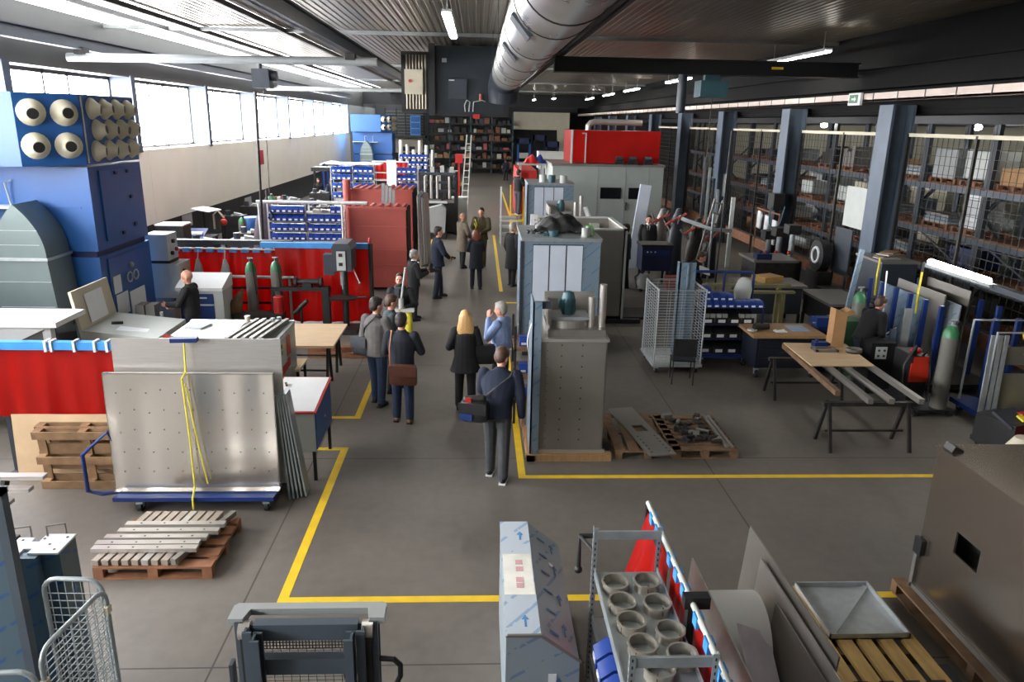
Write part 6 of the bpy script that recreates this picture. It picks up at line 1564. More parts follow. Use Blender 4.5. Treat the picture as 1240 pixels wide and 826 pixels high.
one('angle_bar', MB().rb((4.55, 4.9, .17), (.02, 1.5, .02), (0, 0, 4)), M['steel_d'], 'thin steel bar on the pallet edge under the stainless box', 'bar') if False else None
one('grey_block', MB().b(3.98, 5.0, 0, 4.12, 5.3, .12), M['char'], 'grey block on the floor before the pallet of the stainless box', 'block')
# ---------------------------------------------------------------- mast of the pallet stacker
t = T('pallet_stacker', 'slate grey lifting mast of a pallet stacker at the bottom of the view', 'stacker', (-.9, 3.3, 0))
S = M['mast']
MB(t).p([(-1.32, 3.64), (-.52, 3.64), (-.5, 3.62), (-.5, 3.5), (-.58, 3.5), (-.6, 3.585), (-1.24, 3.585), (-1.26, 3.5), (-1.34, 3.5), (-1.34, 3.62)], 'z', 1.96, 2.0).o('top_crosshead', M['grey'], t)
for s in (-1, 1):
    xc = -.92 + s * .33
    for k, (dx, dy, zt_) in enumerate(((.03, .0, 1.98), (-.03, -.07, 1.97), (-.085, -.13, 1.96))):
        x = xc + s * dx
        MB(t).b(x - .024, 3.56 + dy, .1, x + .024, 3.575 + dy, zt_).b(x - .024, 3.49 + dy, .1, x + .024, 3.505 + dy, zt_).b(x + s * .012 - .006, 3.5 + dy, .1, x + s * .012 + .006, 3.57 + dy, zt_).o('mast_rail', S, t)
    MB(t).c((xc - .03, 3.5, 1.93), (xc + .03, 3.5, 1.93), .05, n=14).o('chain_wheel', M['steel'], t)
    MB(t).b(xc - .02, 3.46, .2, xc + .02, 3.48, 1.95).o('lift_chain', M['iron'], t)
for z in (1.88, 1.66, .9, .4): MB(t).b(-1.2, 3.47, z, -.64, 3.53, z + .1).o('cross_member', S, t)
m = MB(t)
for k in range(30): m.bar((-1.18 + k * .018, 3.56, 1.76), (-1.18 + k * .018, 3.56, 1.9), .005)
for k in range(8): m.bar((-1.18, 3.56, 1.76 + k * .02), (-.66, 3.56, 1.76 + k * .02), .004)
for k in range(12): m.bar((-1.18 + k * .047, 3.56, .9), (-1.18 + k * .047, 3.56, 1.76), .003)
for k in range(34): m.bar((-1.18, 3.56, .92 + k * .025), (-.66, 3.56, .92 + k * .025), .002)
m.o('guard_mesh', M['iron'], t)
for k in range(5): MB(t).c((-1.1 + k * .09, 3.42, .3), (-1.1 + k * .09, 3.42, 1.5), .008, n=6).o('hydraulic_hose', M['black'], t)
for x0, x1 in ((-.53, -.42), (-.72, -.62)):
    s = 1 if x0 > -.6 else -1
    MB(t).t([(x0 if s > 0 else x1, 3.52, 1.72), ((x0 + x1) / 2 + s * .02, 3.5, 1.73), (x1 if s > 0 else x0, 3.5, 1.69), (x1 if s > 0 else x0, 3.5, 1.62), ((x0 + x1) / 2 + s * .02, 3.5, 1.54), (x0 if s > 0 else x1, 3.52, 1.52)], .016, 8).o('grip_handle', M['black'], t)
MB(t).b(-1.36, 3.5, 1.4, -1.34, 3.56, 1.7).o('side_bracket', M['char'], t)
MB(t).b(-1.25, 2.6, .05, -.6, 3.45, .75).o('chassis', S, t)
for x in (-1.15, -.8): MB(t).b(x, 3.5, .06, x + .16, 4.6, .12).o('fork', M['iron'], t)
for x in (-1.2, -.64):
    for y in (2.75, 3.4): MB(t).c((x - .04, y, .07), (x + .04, y, .07), .07).o('wheel', M['rubber'], t)
# ---------------------------------------------------------------- bottom left: film boxes, roll cage, bars
t = T('film_wrapped_sheet', 'tall film wrapped steel panel at the lower left edge', 'panel', (-3.8, 4.6, 0))
MB(t).b(-4.5, 4.6, .03, -3.2, 4.64, 2.17).o('panel_face', M['film4'], t)
MB(t).b(-3.2, 4.58, .03, -3.14, 4.65, 2.2).b(-4.5, 4.58, 2.16, -3.14, 4.66, 2.2).o('edge_profile', M['mast'], t)
MB(t).b(-4.5, 4.5, 0, -3.2, 4.75, .03).o('base', M['wood_d'], t)
t = T('film_wrapped_post', 'shorter film wrapped post with a white drilled flange at the lower left', 'post', (-3.3, 5.1, 0))
MB(t).b(-3.5, 4.95, 0, -3.24, 5.2, 1.46).b(-3.24, 5.02, 0, -3.1, 5.25, 1.46).o('post_body', M['film4'], t)
fl = MB(t).b(-3.5, 4.95, 1.46, -3.38, 5.22, 1.475).b(-3.32, 5.0, 1.46, -3.1, 5.27, 1.475).b(-3.6, 5.06, 1.46, -3.28, 5.16, 1.476).o('flange', M['white'], t)
for x, y in ((-3.3, 5.2), (-3.15, 5.05), (-3.14, 5.22), (-3.22, 5.12), (-3.44, 5.0), (-3.45, 5.18)): MB(t).c((x, y, 1.475), (x, y, 1.478), .01, n=8).o('bolt_hole', M['black'], fl)
MB(t).t([(-3.55, 5.2, 1.46), (-3.55, 5.2, 1.56), (-3.42, 5.24, 1.56), (-3.42, 5.24, 1.46)], .008, 6).o('lifting_loop', M['steel_d'], t)
MB(t).t([(-3.3, 5.24, 1.46), (-3.3, 5.24, 1.56), (-3.18, 5.28, 1.56), (-3.18, 5.28, 1.46)], .008, 6).o('lifting_loop', M['steel_d'], t)
arrow(ma := MB(t), (-3.1 + .003, 5.14, 1.1), (0, 0, -1), (0, 1, 0), .16); ma.o('arrow_print', ink2, t)
t = T('roll_cage', 'wire mesh roll cage with rounded tube frames at the lower left corner', 'roll cage', (-2.8, 4.4, 0))
def endframe(pa, pb, z0, z1, r=.017, nm='tube_frame'):
    (xa, ya_), (xb, yb_) = pa, pb
    d = Vector((xb - xa, yb_ - ya_, 0)); L = d.length; d /= L
    pts = [(xa, ya_, z0)] + [(xa + d.x * .1 * (1 - math.cos(a)), ya_ + d.y * .1 * (1 - math.cos(a)), z1 - .1 + .1 * math.sin(a)) for a in (0, .4, .8, 1.2, 1.57)]
    pts += [(xb - d.x * .1 * (1 - math.sin(a)), yb_ - d.y * .1 * (1 - math.sin(a)), z1 - .1 + .1 * math.cos(a)) for a in (0, .4, .8, 1.2, 1.57)] + [(xb, yb_, z0)]
    MB(t).t(pts, r, 10).o(nm, M['galv'], t)
endframe((-2.6, 4.64), (-2.68, 3.98), .15, 1.42)
endframe((-2.64, 4.68), (-3.05, 4.7), .15, 1.46)
endframe((-2.72, 3.96), (-3.12, 3.94), .15, 1.3)
m = MB(t)
for k in range(8):
    f = (k + .5) / 8; m.bar((-2.6 - .08 * f, 4.64 - .66 * f, .2), (-2.6 - .08 * f, 4.64 - .66 * f, 1.4), .006)
for k in range(26): m.bar((-2.6, 4.64, .2 + k * .046), (-2.68, 3.98, .2 + k * .046), .006)
m.o('mesh_panel', M['galv'], t)
m = MB(t)
for k in range(20): m.bar((-2.65, 4.69, .2 + k * .06), (-3.04, 4.7, .2 + k * .06), .005)
for k in range(7): m.bar((-2.68 - k * .055, 4.695, .2), (-2.68 - k * .055, 4.695, 1.44), .005)
m.o('mesh_panel', M['galv'], t)
m = MB(t)
for k in range(16): m.bar((-2.74, 3.955, .2 + k * .065), (-3.1, 3.945, .2 + k * .065), .005)
m.o('mesh_panel', M['galv'], t)
MB(t).b(-3.12, 3.94, .12, -2.58, 4.7, .16).o('cage_base', M['galv'], t)
MB(t).b(-2.62, 4.6, 1.22, -2.58, 4.66, 1.28).o('hook_clip', M['cream'], t)
MB(t).b(-2.7, 3.95, 1.15, -2.66, 4.0, 1.22).o('hook_clip', M['cream'], t)
for x in (-3.05, -2.66):
    for y in (4.02, 4.6): caster(t, x, y, .05)
t = T('bar_rack', 'dark stand holding bright flat bars at the left edge in front of the stacked pallets', 'rack', (-5.3, 7.4, 0))
for x in (-5.9, -5.25): MB(t).bar((x, 7.3, 0), (x + .12, 7.6, .75), .06).b(x - .1, 7.2, 0, x + .1, 7.7, .03).o('leg', M['iron'], t)
for k, (z, x) in enumerate(((.8, -4.7), (.7, -4.81), (.6, -4.97))): MB(t).b(-6.4, 7.55 - k * .1, z - .02, x, 7.65 - k * .1, z + .02).o('bar_arm', M['steel'], t)
# ---------------------------------------------------------------- people
def cloth(name, c, r=.85): return mat(name, c, r, 0, .14, 14)
CL = dict(black=cloth('cloth_black', (24, 24, 27)), navy=cloth('cloth_navy', (24, 32, 52)), ink=cloth('cloth_ink', (28, 32, 42)), grey=cloth('cloth_grey', (92, 88, 86)), dgrey=cloth('cloth_dark_grey', (64, 66, 70)),
          jeans=cloth('cloth_denim', (38, 52, 78)), djean=cloth('cloth_dark_denim', (30, 36, 50)), olive=cloth('cloth_olive', (74, 66, 40)), taupe=cloth('cloth_taupe', (112, 102, 88)), shirt=cloth('cloth_light_blue', (140, 162, 206), .7),
          white=cloth('cloth_white', (225, 225, 225)), teal=cloth('cloth_teal_grey', (60, 72, 76)), brown=cloth('leather_brown', (86, 50, 36), .5), shoe=cloth('shoe_black', (20, 20, 20), .4), tan=cloth('shoe_tan', (130, 92, 66), .5), ltan=cloth('strap_tan', (150, 92, 62), .5))
HAIR = dict(dark=mat('hair_dark', (36, 28, 24), .6, 0, .25, 30), brown=mat('hair_brown', (72, 48, 34), .55, 0, .25, 30), grey=mat('hair_grey', (150, 146, 140), .6, 0, .2, 30), blonde=mat('hair_blonde', (208, 162, 104), .45, 0, .22, 24, (6, 6, 1)), auburn=mat('hair_auburn', (106, 54, 34), .5, 0, .2, 24))
EYE = mat('eye_dark', (40, 34, 32), .4); LIP = mat('lips', (168, 92, 84), .5)

def person(lab, x, y, yaw, h=1.78, z=0, top='black', legs='djean', shoes='shoe', hair='dark', hstyle='short', hem=.86, coat=False, lean=0, head=(0, 0), la=None, ra=None, step=.06,
           width=1.0, vox=.011, collar=None, tie=None, scarf=None, beard=False, knees=None, sleeve=None, belly=0, flare=0):
    t = T('person', lab, 'person', (x, y, z), yaw)
    k = h / 1.75
    t.scale = (k, k, k)
    LN = R(lean); P0 = Vector((0, 0, .95))
    def up(p):                      # bend the upper body forward about the hips
        v = Vector(p) - P0
        return P0 + Vector((v.x, v.y * math.cos(LN) + v.z * math.sin(LN), -v.y * math.sin(LN) + v.z * math.cos(LN)))
    W = width
    hipL, hipR = Vector((-.09, 0, .9)), Vector((.09, 0, .9))
    kn = knees or ((-.1, .02 + step * .5, .49), (.1, .02 - step * .5, .49))
    an = ((-.11, step, .09), (.11, -step, .09))
    sh = [up((-.185 * W, 0, 1.41)), up((.185 * W, 0, 1.41))]
    # arms: (elbow, wrist) in body space, default hanging
    la = la or ((-.235 * W, -.03, 1.13), (-.225 * W, .08, .88)); ra = ra or ((.235 * W, -.03, 1.13), (.225 * W, .08, .88))
    arms = [[up(q) for q in la], [up(q) for q in ra]]
    HC = up((0, .03, 1.63))
    hr = Euler((R(head[1]), 0, R(head[0]))).to_matrix()
    hd = lambda p: HC + hr @ (Vector(p))
    # ---- body: one continuous skin surface
    m = MB()
    def ring(z, rx, ry, y=0.0): return [up((rx * math.cos(a * PI / 8), y + ry * math.sin(a * PI / 8), z)) for a in range(16)]
    m.loft([ring(.84, .13, .1), ring(.95, .155, .11), ring(1.1, .14, .1), ring(1.25, .16 * W, .11), ring(1.38, .16 * W, .1), ring(1.46, .09, .07), ring(1.49, .05, .05)])
    for i in (0, 1):
        m.cap((hipL, hipR)[i], kn[i], .085, .055); m.cap(kn[i], an[i], .055, .04)
        m.cap(Vector(an[i]) + Vector((0, -.02, -.05)), Vector(an[i]) + Vector((0, .13, -.06)), .035, .03)
        m.cap(sh[i], arms[i][0], .052, .04); m.cap(arms[i][0], arms[i][1], .04, .028)
    m.cap(up((0, 0, 1.44)), up((0, .02, 1.56)), .055, .052)
    # head
    def hs(c, r, n=14, mm=10):
        v0 = len(m.bm.verts); m.s((0, 0, 0), r, n, mm); m.bm.verts.ensure_lookup_table()
        for v in m.bm.verts[v0:]: v.co = hd(v.co + Vector(c))
    hs((0, -.012, .03), (.084, .104, .104)); hs((0, .014, -.038), (.065, .082, .09)); hs((0, .05, -.098), (.034, .03, .028))
    hs((0, .098, -.025), (.014, .022, .022)); hs((0, .09, .0), (.01, .014, .03)); hs((0, .084, -.065), (.025, .012, .011))
    for s in (-1, 1): hs((s * .083, -.005, -.015), (.012, .024, .036)); hs((s * .032, .08, .024), (.024, .014, .009))
    # hands: palm, four curled fingers of their own length, thumb
    for i, s in ((0, -1), (1, 1)):
        e, w = arms[i]; d = (w - e).normalized()
        side = d.cross(Vector((s, 0, 0))); side = side.normalized() if side.length > .1 else Vector((0, 1, 0))
        nrm = d.cross(side).normalized()
        pc = w + d * .05
        for q in (-.026, -.009, .009, .026): m.cap(w + side * q * .7, pc + side * q + d * .035, .016, .015, 8)
        for q, ln in ((-.03, .058), (-.01, .075), (.01, .08), (.03, .07)):
            a = pc + side * q + d * .035; b_ = a + d * ln * .55 + nrm * .006 * s; c = b_ + d * ln * .4 + nrm * .03 * -s
            m.cap(a, b_, .0105, .0095, 8); m.cap(b_, c, .0095, .008, 8)
        a = w + side * .02 + d * .02; m.cap(a, a + side * .045 + d * .035, .014, .011, 8); m.cap(a + side * .045 + d * .035, a + side * .05 + d * .065, .011, .009, 8)
    body = m.o('body', [M['skin'], EYE, LIP], t, remesh=vox, sm=2)
    eyes = [hd((s * .032, .088, .008)) for s in (-1, 1)]; mouth = hd((0, .093, -.065))
    for f in body.data.polygons:
        c = Vector(f.center)
        if any((c - e).length < .013 for e in eyes): f.material_index = 1
        elif abs((c - mouth).z) < .008 and (c - mouth).length < .026: f.material_index = 2
    # ---- trousers, shoes
    m = MB()
    m.loft([ring(.82, .15, .115), ring(.9, .165, .125), ring(1.0, .165, .122), ring(1.04, .16, .118)])
    for i in (0, 1): m.cap((hipL, hipR)[i], kn[i], .104, .078); m.cap(kn[i], Vector(an[i]) + Vector((0, 0, .0)), .078, .066)
    m.o('trousers', CL[legs], t, remesh=vox * 1.1, sm=3)
    for i in (0, 1):
        a = Vector(an[i]); m = MB()
        m.cap(a + Vector((0, -.03, -.045)), a + Vector((0, .1, -.05)), .046, .04); m.cap(a + Vector((0, .1, -.055)), a + Vector((0, .15, -.06)), .04, .03)
        for v in m.bm.verts: v.co.z = max(v.co.z, .004)
        sm_ = m.o('shoe', CL[shoes], t, remesh=.012, sm=2)
        if shoes == 'tan' or top == 'photo': pass
        MB().p([(a.x - .043, a.y - .075), (a.x + .043, a.y - .075), (a.x + .045, a.y + .1), (a.x + .025, a.y + .175), (a.x - .025, a.y + .175), (a.x - .045, a.y + .1)], 'z', 0, .022).o('sole', CL['white' if legs == 'dgrey' else 'shoe'], sm_)
    # ---- jacket or coat
    m = MB()
    rr = []
    if coat: rr += [ring(hem, .225 + flare, .185 + flare), ring((hem + .9) / 2, .21 + flare * .5, .17 + flare * .5)]
    elif hem < .95: rr += [ring(hem, .2, .16)]
    rr += [ring(.97, .192, .15 + belly * .5), ring(1.1, .19, .148 + belly), ring(1.25, .205 * W, .155 + belly * .5), ring(1.36, .212 * W, .145), ring(1.43, .17 * W, .112), ring(1.48, .085, .075), ring(1.51, .068, .065, .01)]
    m.loft(rr)
    for i in (0, 1):
        w = arms[i][1] if not sleeve else arms[i][0].lerp(arms[i][1], sleeve)
        m.cap(sh[i], arms[i][0], .084, .07); m.cap(arms[i][0], arms[i][0].lerp(w, .93), .07, .052)
    m.o('coat' if coat else 'jacket', CL[top], t, remesh=vox * 1.1, sm=3)
    if collar:
        m = MB().loft([ring(1.47, .075, .07, .012), ring(1.53, .062, .062, .018)])
        v = [up(p) for p in ((-.055, .132, 1.46), (.055, .132, 1.46), (.0, .155 + belly, 1.2))]
        vb = [p + up((0, .012, 0)) - up((0, 0, 0)) for p in v]
        A = [m._v(p) for p in v]; B = [m._v(p) for p in vb]
        m._f(A); m._f(B); [m._f([A[i], A[(i + 1) % 3], B[(i + 1) % 3], B[i]]) for i in range(3)]
        m.o('shirt', CL[collar], t)
    if tie: MB().bar(up((0, .15, 1.45)), up((0, .17 + belly, 1.18)), .045, .01, up=(0, 1, 0)).o('tie', CL[tie], t)
    if scarf:
        m = MB().t([up((.085 * math.cos(a * .5), .02 + .085 * math.sin(a * .5), 1.49)) for a in range(13)], .035, 8, close=True).bar(up((.05, .14, 1.48)), up((.06, .17, 1.1)), .09, .03, up=(0, 1, 0))
        m.o('scarf', CL[scarf], t)
    # ---- hair
    if hstyle != 'bald':
        m = MB()
        def hh(c, r):
            v0 = len(m.bm.verts); m.s((0, 0, 0), r, 16, 12); m.bm.verts.ensure_lookup_table()
            for v in m.bm.verts[v0:]: v.co = hd(v.co + Vector(c))
        hh((0, -.026, .05), (.093, .104, .1)); hh((0, -.055, .0), (.087, .068, .092))
        if hstyle == 'short':
            hh((0, .04, .108), (.06, .038, .028))
        if hstyle in ('long', 'bob'):
            L = -.3 if hstyle == 'long' else -.14
            m.loft([[hd((.1 * math.cos(a * PI / 6) * f, -.07 + .06 * math.sin(a * PI / 6), zz)) for a in range(12)] for f, zz in ((1.0, .05), (1.25, -.06), (1.5, L * .6), (1.3, L), (.7, L - .05))])
            for s in (-1, 1): m.cap(hd((s * .08, -.01, .03)), hd((s * .1, -.02, L * .6)), .032, .026)
        m.o('hair', HAIR[hair], t, remesh=.011, sm=1)
    if beard:
        m = MB()
        v0 = 0; m.s((0, 0, 0), (.064, .055, .052), 14, 8); m.bm.verts.ensure_lookup_table()
        for v in m.bm.verts: v.co = hd(v.co + Vector((0, .042, -.09)))
        m.o('beard', HAIR[hair], t)
    t['_k'] = k
    return t
def hold(p, local):
    """world point of a place in a person's own space"""
    k = p['_k']; a = p.rotation_euler[2]; v = Vector(local) * k
    return Vector((p.location.x + v.x * math.cos(a) - v.y * math.sin(a), p.location.y + v.x * math.sin(a) + v.y * math.cos(a), p.location.z + v.z))
def bag(p, name, lab, c, size, m, strap=None, sm=None, rz=0):
    w = hold(p, c)
    t = T(name, lab, 'bag', w, math.degrees(p.rotation_euler[2]) + rz)
    s = Vector(size) / 2
    MB().loft([[(x * s.x * f, y * s.y * g, z * s.z) for x, y in ((-1, -.6), (-.6, -1), (.6, -1), (1, -.6), (1, .6), (.6, 1), (-.6, 1), (-1, .6))] for z, f, g in ((-1, .92, .8), (-.85, 1, 1), (.5, 1, .9), (.95, .92, .7), (1, .85, .55))]).o('bag_body', m, t)
    MB().p([(-s.x * .98, s.z), (s.x * .98, s.z), (s.x * .98, -s.z * .1), (-s.x * .98, -s.z * .1)], 'y', -s.y - .012, -s.y).o('flap', m, t)
    if strap:
        pts = [hold(p, q) for q in strap]
        mm = MB(); a = p.rotation_euler[2] + R(rz)
        loc = []
        for q in pts:
            v = q - w; loc.append((v.x * math.cos(a) + v.y * math.sin(a), -v.x * math.sin(a) + v.y * math.cos(a), v.z))
        mm.t(loc, .014, 6).o('strap', sm or m, t)
    return t

NV = .0085
p = person('man in a grey coat and dark jeans seen from behind, carrying a grey shoulder bag', -1.66, 11.85, -28, 1.82, top='grey', legs='jeans', hair='dark', hem=.84, coat=False, head=(-25, -12), ra=((.27, .02, 1.14), (.24, .2, .96)), vox=NV, step=.08)
bag(p, 'shoulder_bag', 'grey shoulder bag at the left hip of the man in the grey coat', (-.24, -.08, .98), (.3, .16, .3), CL['dgrey'], [(-.24, -.02, 1.1), (-.12, -.15, 1.3), (.08, -.12, 1.5), (.14, .1, 1.42)])
w = hold(p, (.24, .28, .9)); one('tablet', MB().rb((0, 0, 0), (.2, .28, .012), (25, 10, -20)), M['galv_l'], 'grey tablet held low in the right hand of the man in the grey coat', 'tablet', loc=w)
p = person('man in a navy jacket and jeans seen from behind with tan shoes', -1.17, 11.08, -6, 1.76, top='ink', legs='jeans', shoes='tan', hair='dark', hem=.88, ra=((.29, .05, 1.16), (.2, .28, 1.12)), la=((-.27, .05, 1.15), (-.16, .26, 1.1)), head=(-8, -12), vox=NV, width=1.06, step=.03)
bag(p, 'satchel', 'brown leather satchel hanging behind the man in the navy jacket', (.06, -.22, .86), (.42, .12, .32), CL['brown'], [(-.14, -.2, .98), (-.15, -.17, 1.25), (-.14, -.05, 1.5), (-.06, .12, 1.42)], CL['ltan'])
p = person('brown haired person in a teal grey coat half hidden between two men on the left', -1.5, 12.5, -70, 1.72, top='teal', legs='black', hair='brown', hem=.7, coat=True, head=(0, -15))
bag(p, 'handbag', 'black bag hanging beside the person in the teal grey coat', (.3, .0, .66), (.3, .18, .4), CL['black'], [(.3, 0, .85), (.26, 0, 1.2), (.16, 0, 1.48)])
p = person('bearded man in a black sweater and grey scarf facing the viewer with a monopod', -1.52, 14.4, 178, 1.72, top='black', legs='djean', hair='dark', hem=.92, head=(-6, 10), beard=True, scarf='dgrey', la=((-.3, .05, 1.16), (-.12, .26, 1.12)), ra=((.27, .08, 1.16), (.1, .26, 1.28)))
w = hold(p, (-.05, .3, 0)); one('monopod', MB().c((0, 0, 1.25), (.12, -.25, 1.95), .02, n=8).c((0, 0, 1.0), (0, 0, 1.3), .05, n=10).b(-.25, -.06, 1.04, .25, .06, 1.1), M['lgrey'], 'white tipped monopod held by the bearded man', 'monopod', loc=(w.x, w.y, 0))
one('yellow_vest', MB().loft([((0, 0, .42), .06, .05), ((0, 0, .65), .09, .06), ((0, 0, .88), .07, .05), ((0, .02, .95), .03, .03)]), M['strap'], 'yellow vest hanging from the hand of the bearded man', 'vest', loc=hold(p, (-.18, .26, .1)))
p = person('grey haired man in a black suit holding a large camera', -1.52, 17.4, -62, 1.68, top='black', legs='black', hair='grey', hem=.88, collar='white', head=(-10, -8), la=((-.2, .14, 1.18), (-.02, .36, 1.24)), ra=((.24, .06, 1.14), (.1, .34, 1.2)))
t = T('camera', 'black camera with a long lens in the hands of the grey haired man', 'camera', hold(p, (.04, .44, 1.24)), -62)
MB().b(-.08, -.04, -.05, .08, .04, .06).o('camera_body', M['black'], t); MB().c((0, .04, 0), (0, .22, -.03), .045, .055).o('lens', M['black'], t); MB().b(-.04, -.03, .06, .04, .04, .16).o('flash', M['black'], t)
p = person('dark haired man in a long navy jacket standing in the aisle, hands before him', -1.08, 19.8, -72, 1.9, top='navy', legs='djean', hair='dark', hem=.8, coat=True, head=(-8, -4), la=((-.24, .1, 1.15), (-.04, .28, 1.02)), ra=((.25, .1, 1.15), (.04, .28, 1.0)), step=.1)
t = T('camera', 'small black camera held by the man in the long navy jacket', 'camera', hold(p, (0, .36, .98)), -72)
MB().b(-.07, -.03, -.04, .07, .03, .05).o('camera_body', M['black'], t); MB().c((0, .03, 0), (0, .1, 0), .035).o('lens', M['black'], t)
p = person('bald man in a taupe knee length overcoat facing the officer', -.52, 24.1, -55, 1.76, top='taupe', legs='black', hstyle='bald', hem=.55, coat=True, head=(-15, -8), la=((-.26, .08, 1.15), (-.08, .26, 1.0)), ra=((.26, .06, 1.15), (.1, .26, 1.0)))
p = person('officer in an olive uniform with gold cords standing in the aisle', .1, 24.5, 160, 1.9, top='olive', legs='olive', hair='dark', hem=.82, coat=True, collar='taupe', tie='olive', head=(12, -8), la=((-.27, .06, 1.16), (-.08, .26, 1.04)), ra=((.27, .06, 1.16), (.06, .26, 1.06)), width=1.12)
MB().t([(.17, .1, 1.42), (.1, .16, 1.3), (.14, .15, 1.2), (.18, .12, 1.3)], .014, 6).t([(.17, .1, 1.4), (.08, .17, 1.24), (.15, .16, 1.14)], .012, 6).o('gold_cord', M['strap'], p)
p = person('woman with auburn hair in a dark dress coat and heels seen from behind', -.06, 20.95, 12, 1.68, top='ink', legs='ink', hair='auburn', hstyle='bob', hem=.62, coat=True, head=(0, -6), width=.88, step=.05, ra=((.24, .08, 1.16), (.08, .24, 1.12)), la=((-.23, .06, 1.16), (-.08, .24, 1.1)))
p = person('woman with long blonde hair in a black coat seen from behind', -.2, 11.6, 4, 1.68, top='black', legs='black', hair='blonde', hstyle='long', hem=.72, coat=True, flare=.05, head=(0, -6), width=.9, step=.06, la=((-.27, .0, 1.14), (-.18, .2, 1.1)), ra=((.25, .02, 1.14), (.2, .2, 1.08)), vox=NV)
bag(p, 'handbag', 'black leather handbag at the right side of the blonde woman', (.34, .02, 1.0), (.32, .14, .32), M['black'], [(.3, .02, 1.15), (.24, .0, 1.35), (.2, 0, 1.5)])
p = person('grey haired man in a light blue shirt with a hand at his mouth', .4, 12.05, 62, 1.72, top='shirt', legs='black', hair='grey', hem=.97, head=(10, -8), la=((-.24, .14, 1.18), (-.1, .2, 1.48)), ra=((.27, .02, 1.14), (.2, .22, 1.0)), belly=.03, vox=NV)
p = person('photographer in a navy jacket and grey jeans bending forward beside the fan machine', .26, 9.1, -14, 1.8, top='navy', legs='dgrey', hair='brown', hem=.86, lean=20, head=(-24, -28), la=((-.26, .16, 1.2), (-.1, .34, 1.1)), ra=((.29, -.0, 1.14), (.3, .12, .9)), width=1.15, belly=.04, vox=NV, step=.1)
t = bag(p, 'camera_bag', 'black and blue camera bag slung at the left hip of the photographer', (-.24, -.22, 1.02), (.36, .24, .26), M['black'], [(-.16, -.1, 1.15), (.0, -.14, 1.3), (.16, .0, 1.42), (.18, .16, 1.5)], CL['dgrey'])
MB().b(-.16, -.15, -.09, .0, -.13, -.01).o('blue_pocket', M['blue'], t)
MB().cap((-.1, -.02, .14), (.1, .02, .16), .05).o('rain_cover', M['iron'], t); MB().b(-.1, -.08, .12, -.03, -.02, .18).o('red_tab', M['redp'], t)
p = person('elderly man in a long black coat looking at the film wrapped cabinet', .98, 21.4, -48, 1.8, top='black', legs='black', hair='grey', hem=.5, coat=True, head=(-20, 0))
p = person('worker in black standing on the yellow steps', 1.62, 31.1, -50, 1.8, z=.93, top='black', legs='dgrey', hair='brown', hem=.92, la=((-.25, .1, 1.18), (-.1, .34, 1.16)), ra=((.25, .1, 1.18), (.1, .34, 1.2)), vox=.013)
p = person('distant worker in dark clothes near the tall rack at the aisle end', 2.2, 62, 20, 1.72, top='navy', legs='black', hair='dark', vox=.014)
p = person('man in a dark navy suit seen in profile right of the grey tank', 4.22, 21.15, 62, 1.86, top='navy', legs='black', hair='dark', hem=.82, collar='white', head=(10, -4))
p = person('man mostly hidden behind the navy suited man, only his hair showing', 4.0, 22.6, 90, 1.72, top='dgrey', legs='black', hair='brown', vox=.013)
p = person('man in a black suit with white shirt and tie behind the blue chest', 5.42, 23.7, 172, 1.82, top='black', legs='black', hair='dark', hem=.84, collar='white', tie='black', vox=.012)
p = person('worker bending behind the roll cage with white papers', 5.2, 18.2, -120, 1.7, top='black', legs='black', hair='brown', lean=30, head=(0, -20), la=((-.2, .2, 1.12), (-.05, .4, 1.06)), ra=((.2, .2, 1.12), (.05, .4, 1.06)), vox=.013)
one('white_papers', MB().rb((0, 0, 0), (.3, .22, .02), (40, 20, 10)), M['paper'], 'white papers in the hands of the bending worker behind the roll cage', 'paper', loc=hold(p, (0, .46, 1.2)))
p = person('bald man in black working at the switch boxes on the left', -5.5, 14.2, 88, 1.78, top='black', legs='djean', hstyle='bald', hem=.9, head=(10, -14), la=((-.24, .14, 1.16), (-.12, .4, 1.12)), ra=((.25, .1, 1.14), (.14, .38, 1.05)), vox=NV)
one('white_tube_post', MB().c((-5.95, 13.9, 0), (-5.95, 13.9, 1.05), .03, n=10), M['white'], 'short white tube post in front of the bald man', 'post')
for k in range(2): one('grey_locker_part', MB().b(-6.75 + k * .2, 14.6, 0, -6.58 + k * .2, 14.9, 1.0), M['steel_d'], ['upright grey profile left of the bald man, left of two', 'upright grey profile left of the bald man, right of two'][k], 'profile')
p = person('worker in black bending over a torch beside the toolbox on the right', 7.1, 12.95, -70, 1.72, top='black', legs='djean', hair='brown', lean=26, head=(0, -28), la=((-.2, .16, 1.16), (-.04, .42, 1.08)), ra=((.24, .12, 1.12), (.1, .42, 1.02)), vox=NV, knees=((-.1, .12, .5), (.1, .06, .5)))
MB().cap((.0, .42, 1.04), (.0, .44, .98), .05).o('glove', CL['dgrey'], p)
one('welding_torch', MB().c((0, 0, 0), (.3, .12, .12), .014, n=8).cap((.0, 0, 0), (-.08, -.02, -.03), .025), M['galv_l'], 'bright torch held by the bending worker', 'torch', loc=hold(p, (.02, .5, .92)))
p = person('seated worker in dark clothes far left by the window wall, right of two', -7.6, 39.6, 30, 1.6, top='navy', legs='black', hair='brown', vox=.014)
p = person('worker in dark clothes far left by the window wall, left of two', -8.3, 39.8, 200, 1.6, top='black', legs='black', hair='dark', vox=.014)
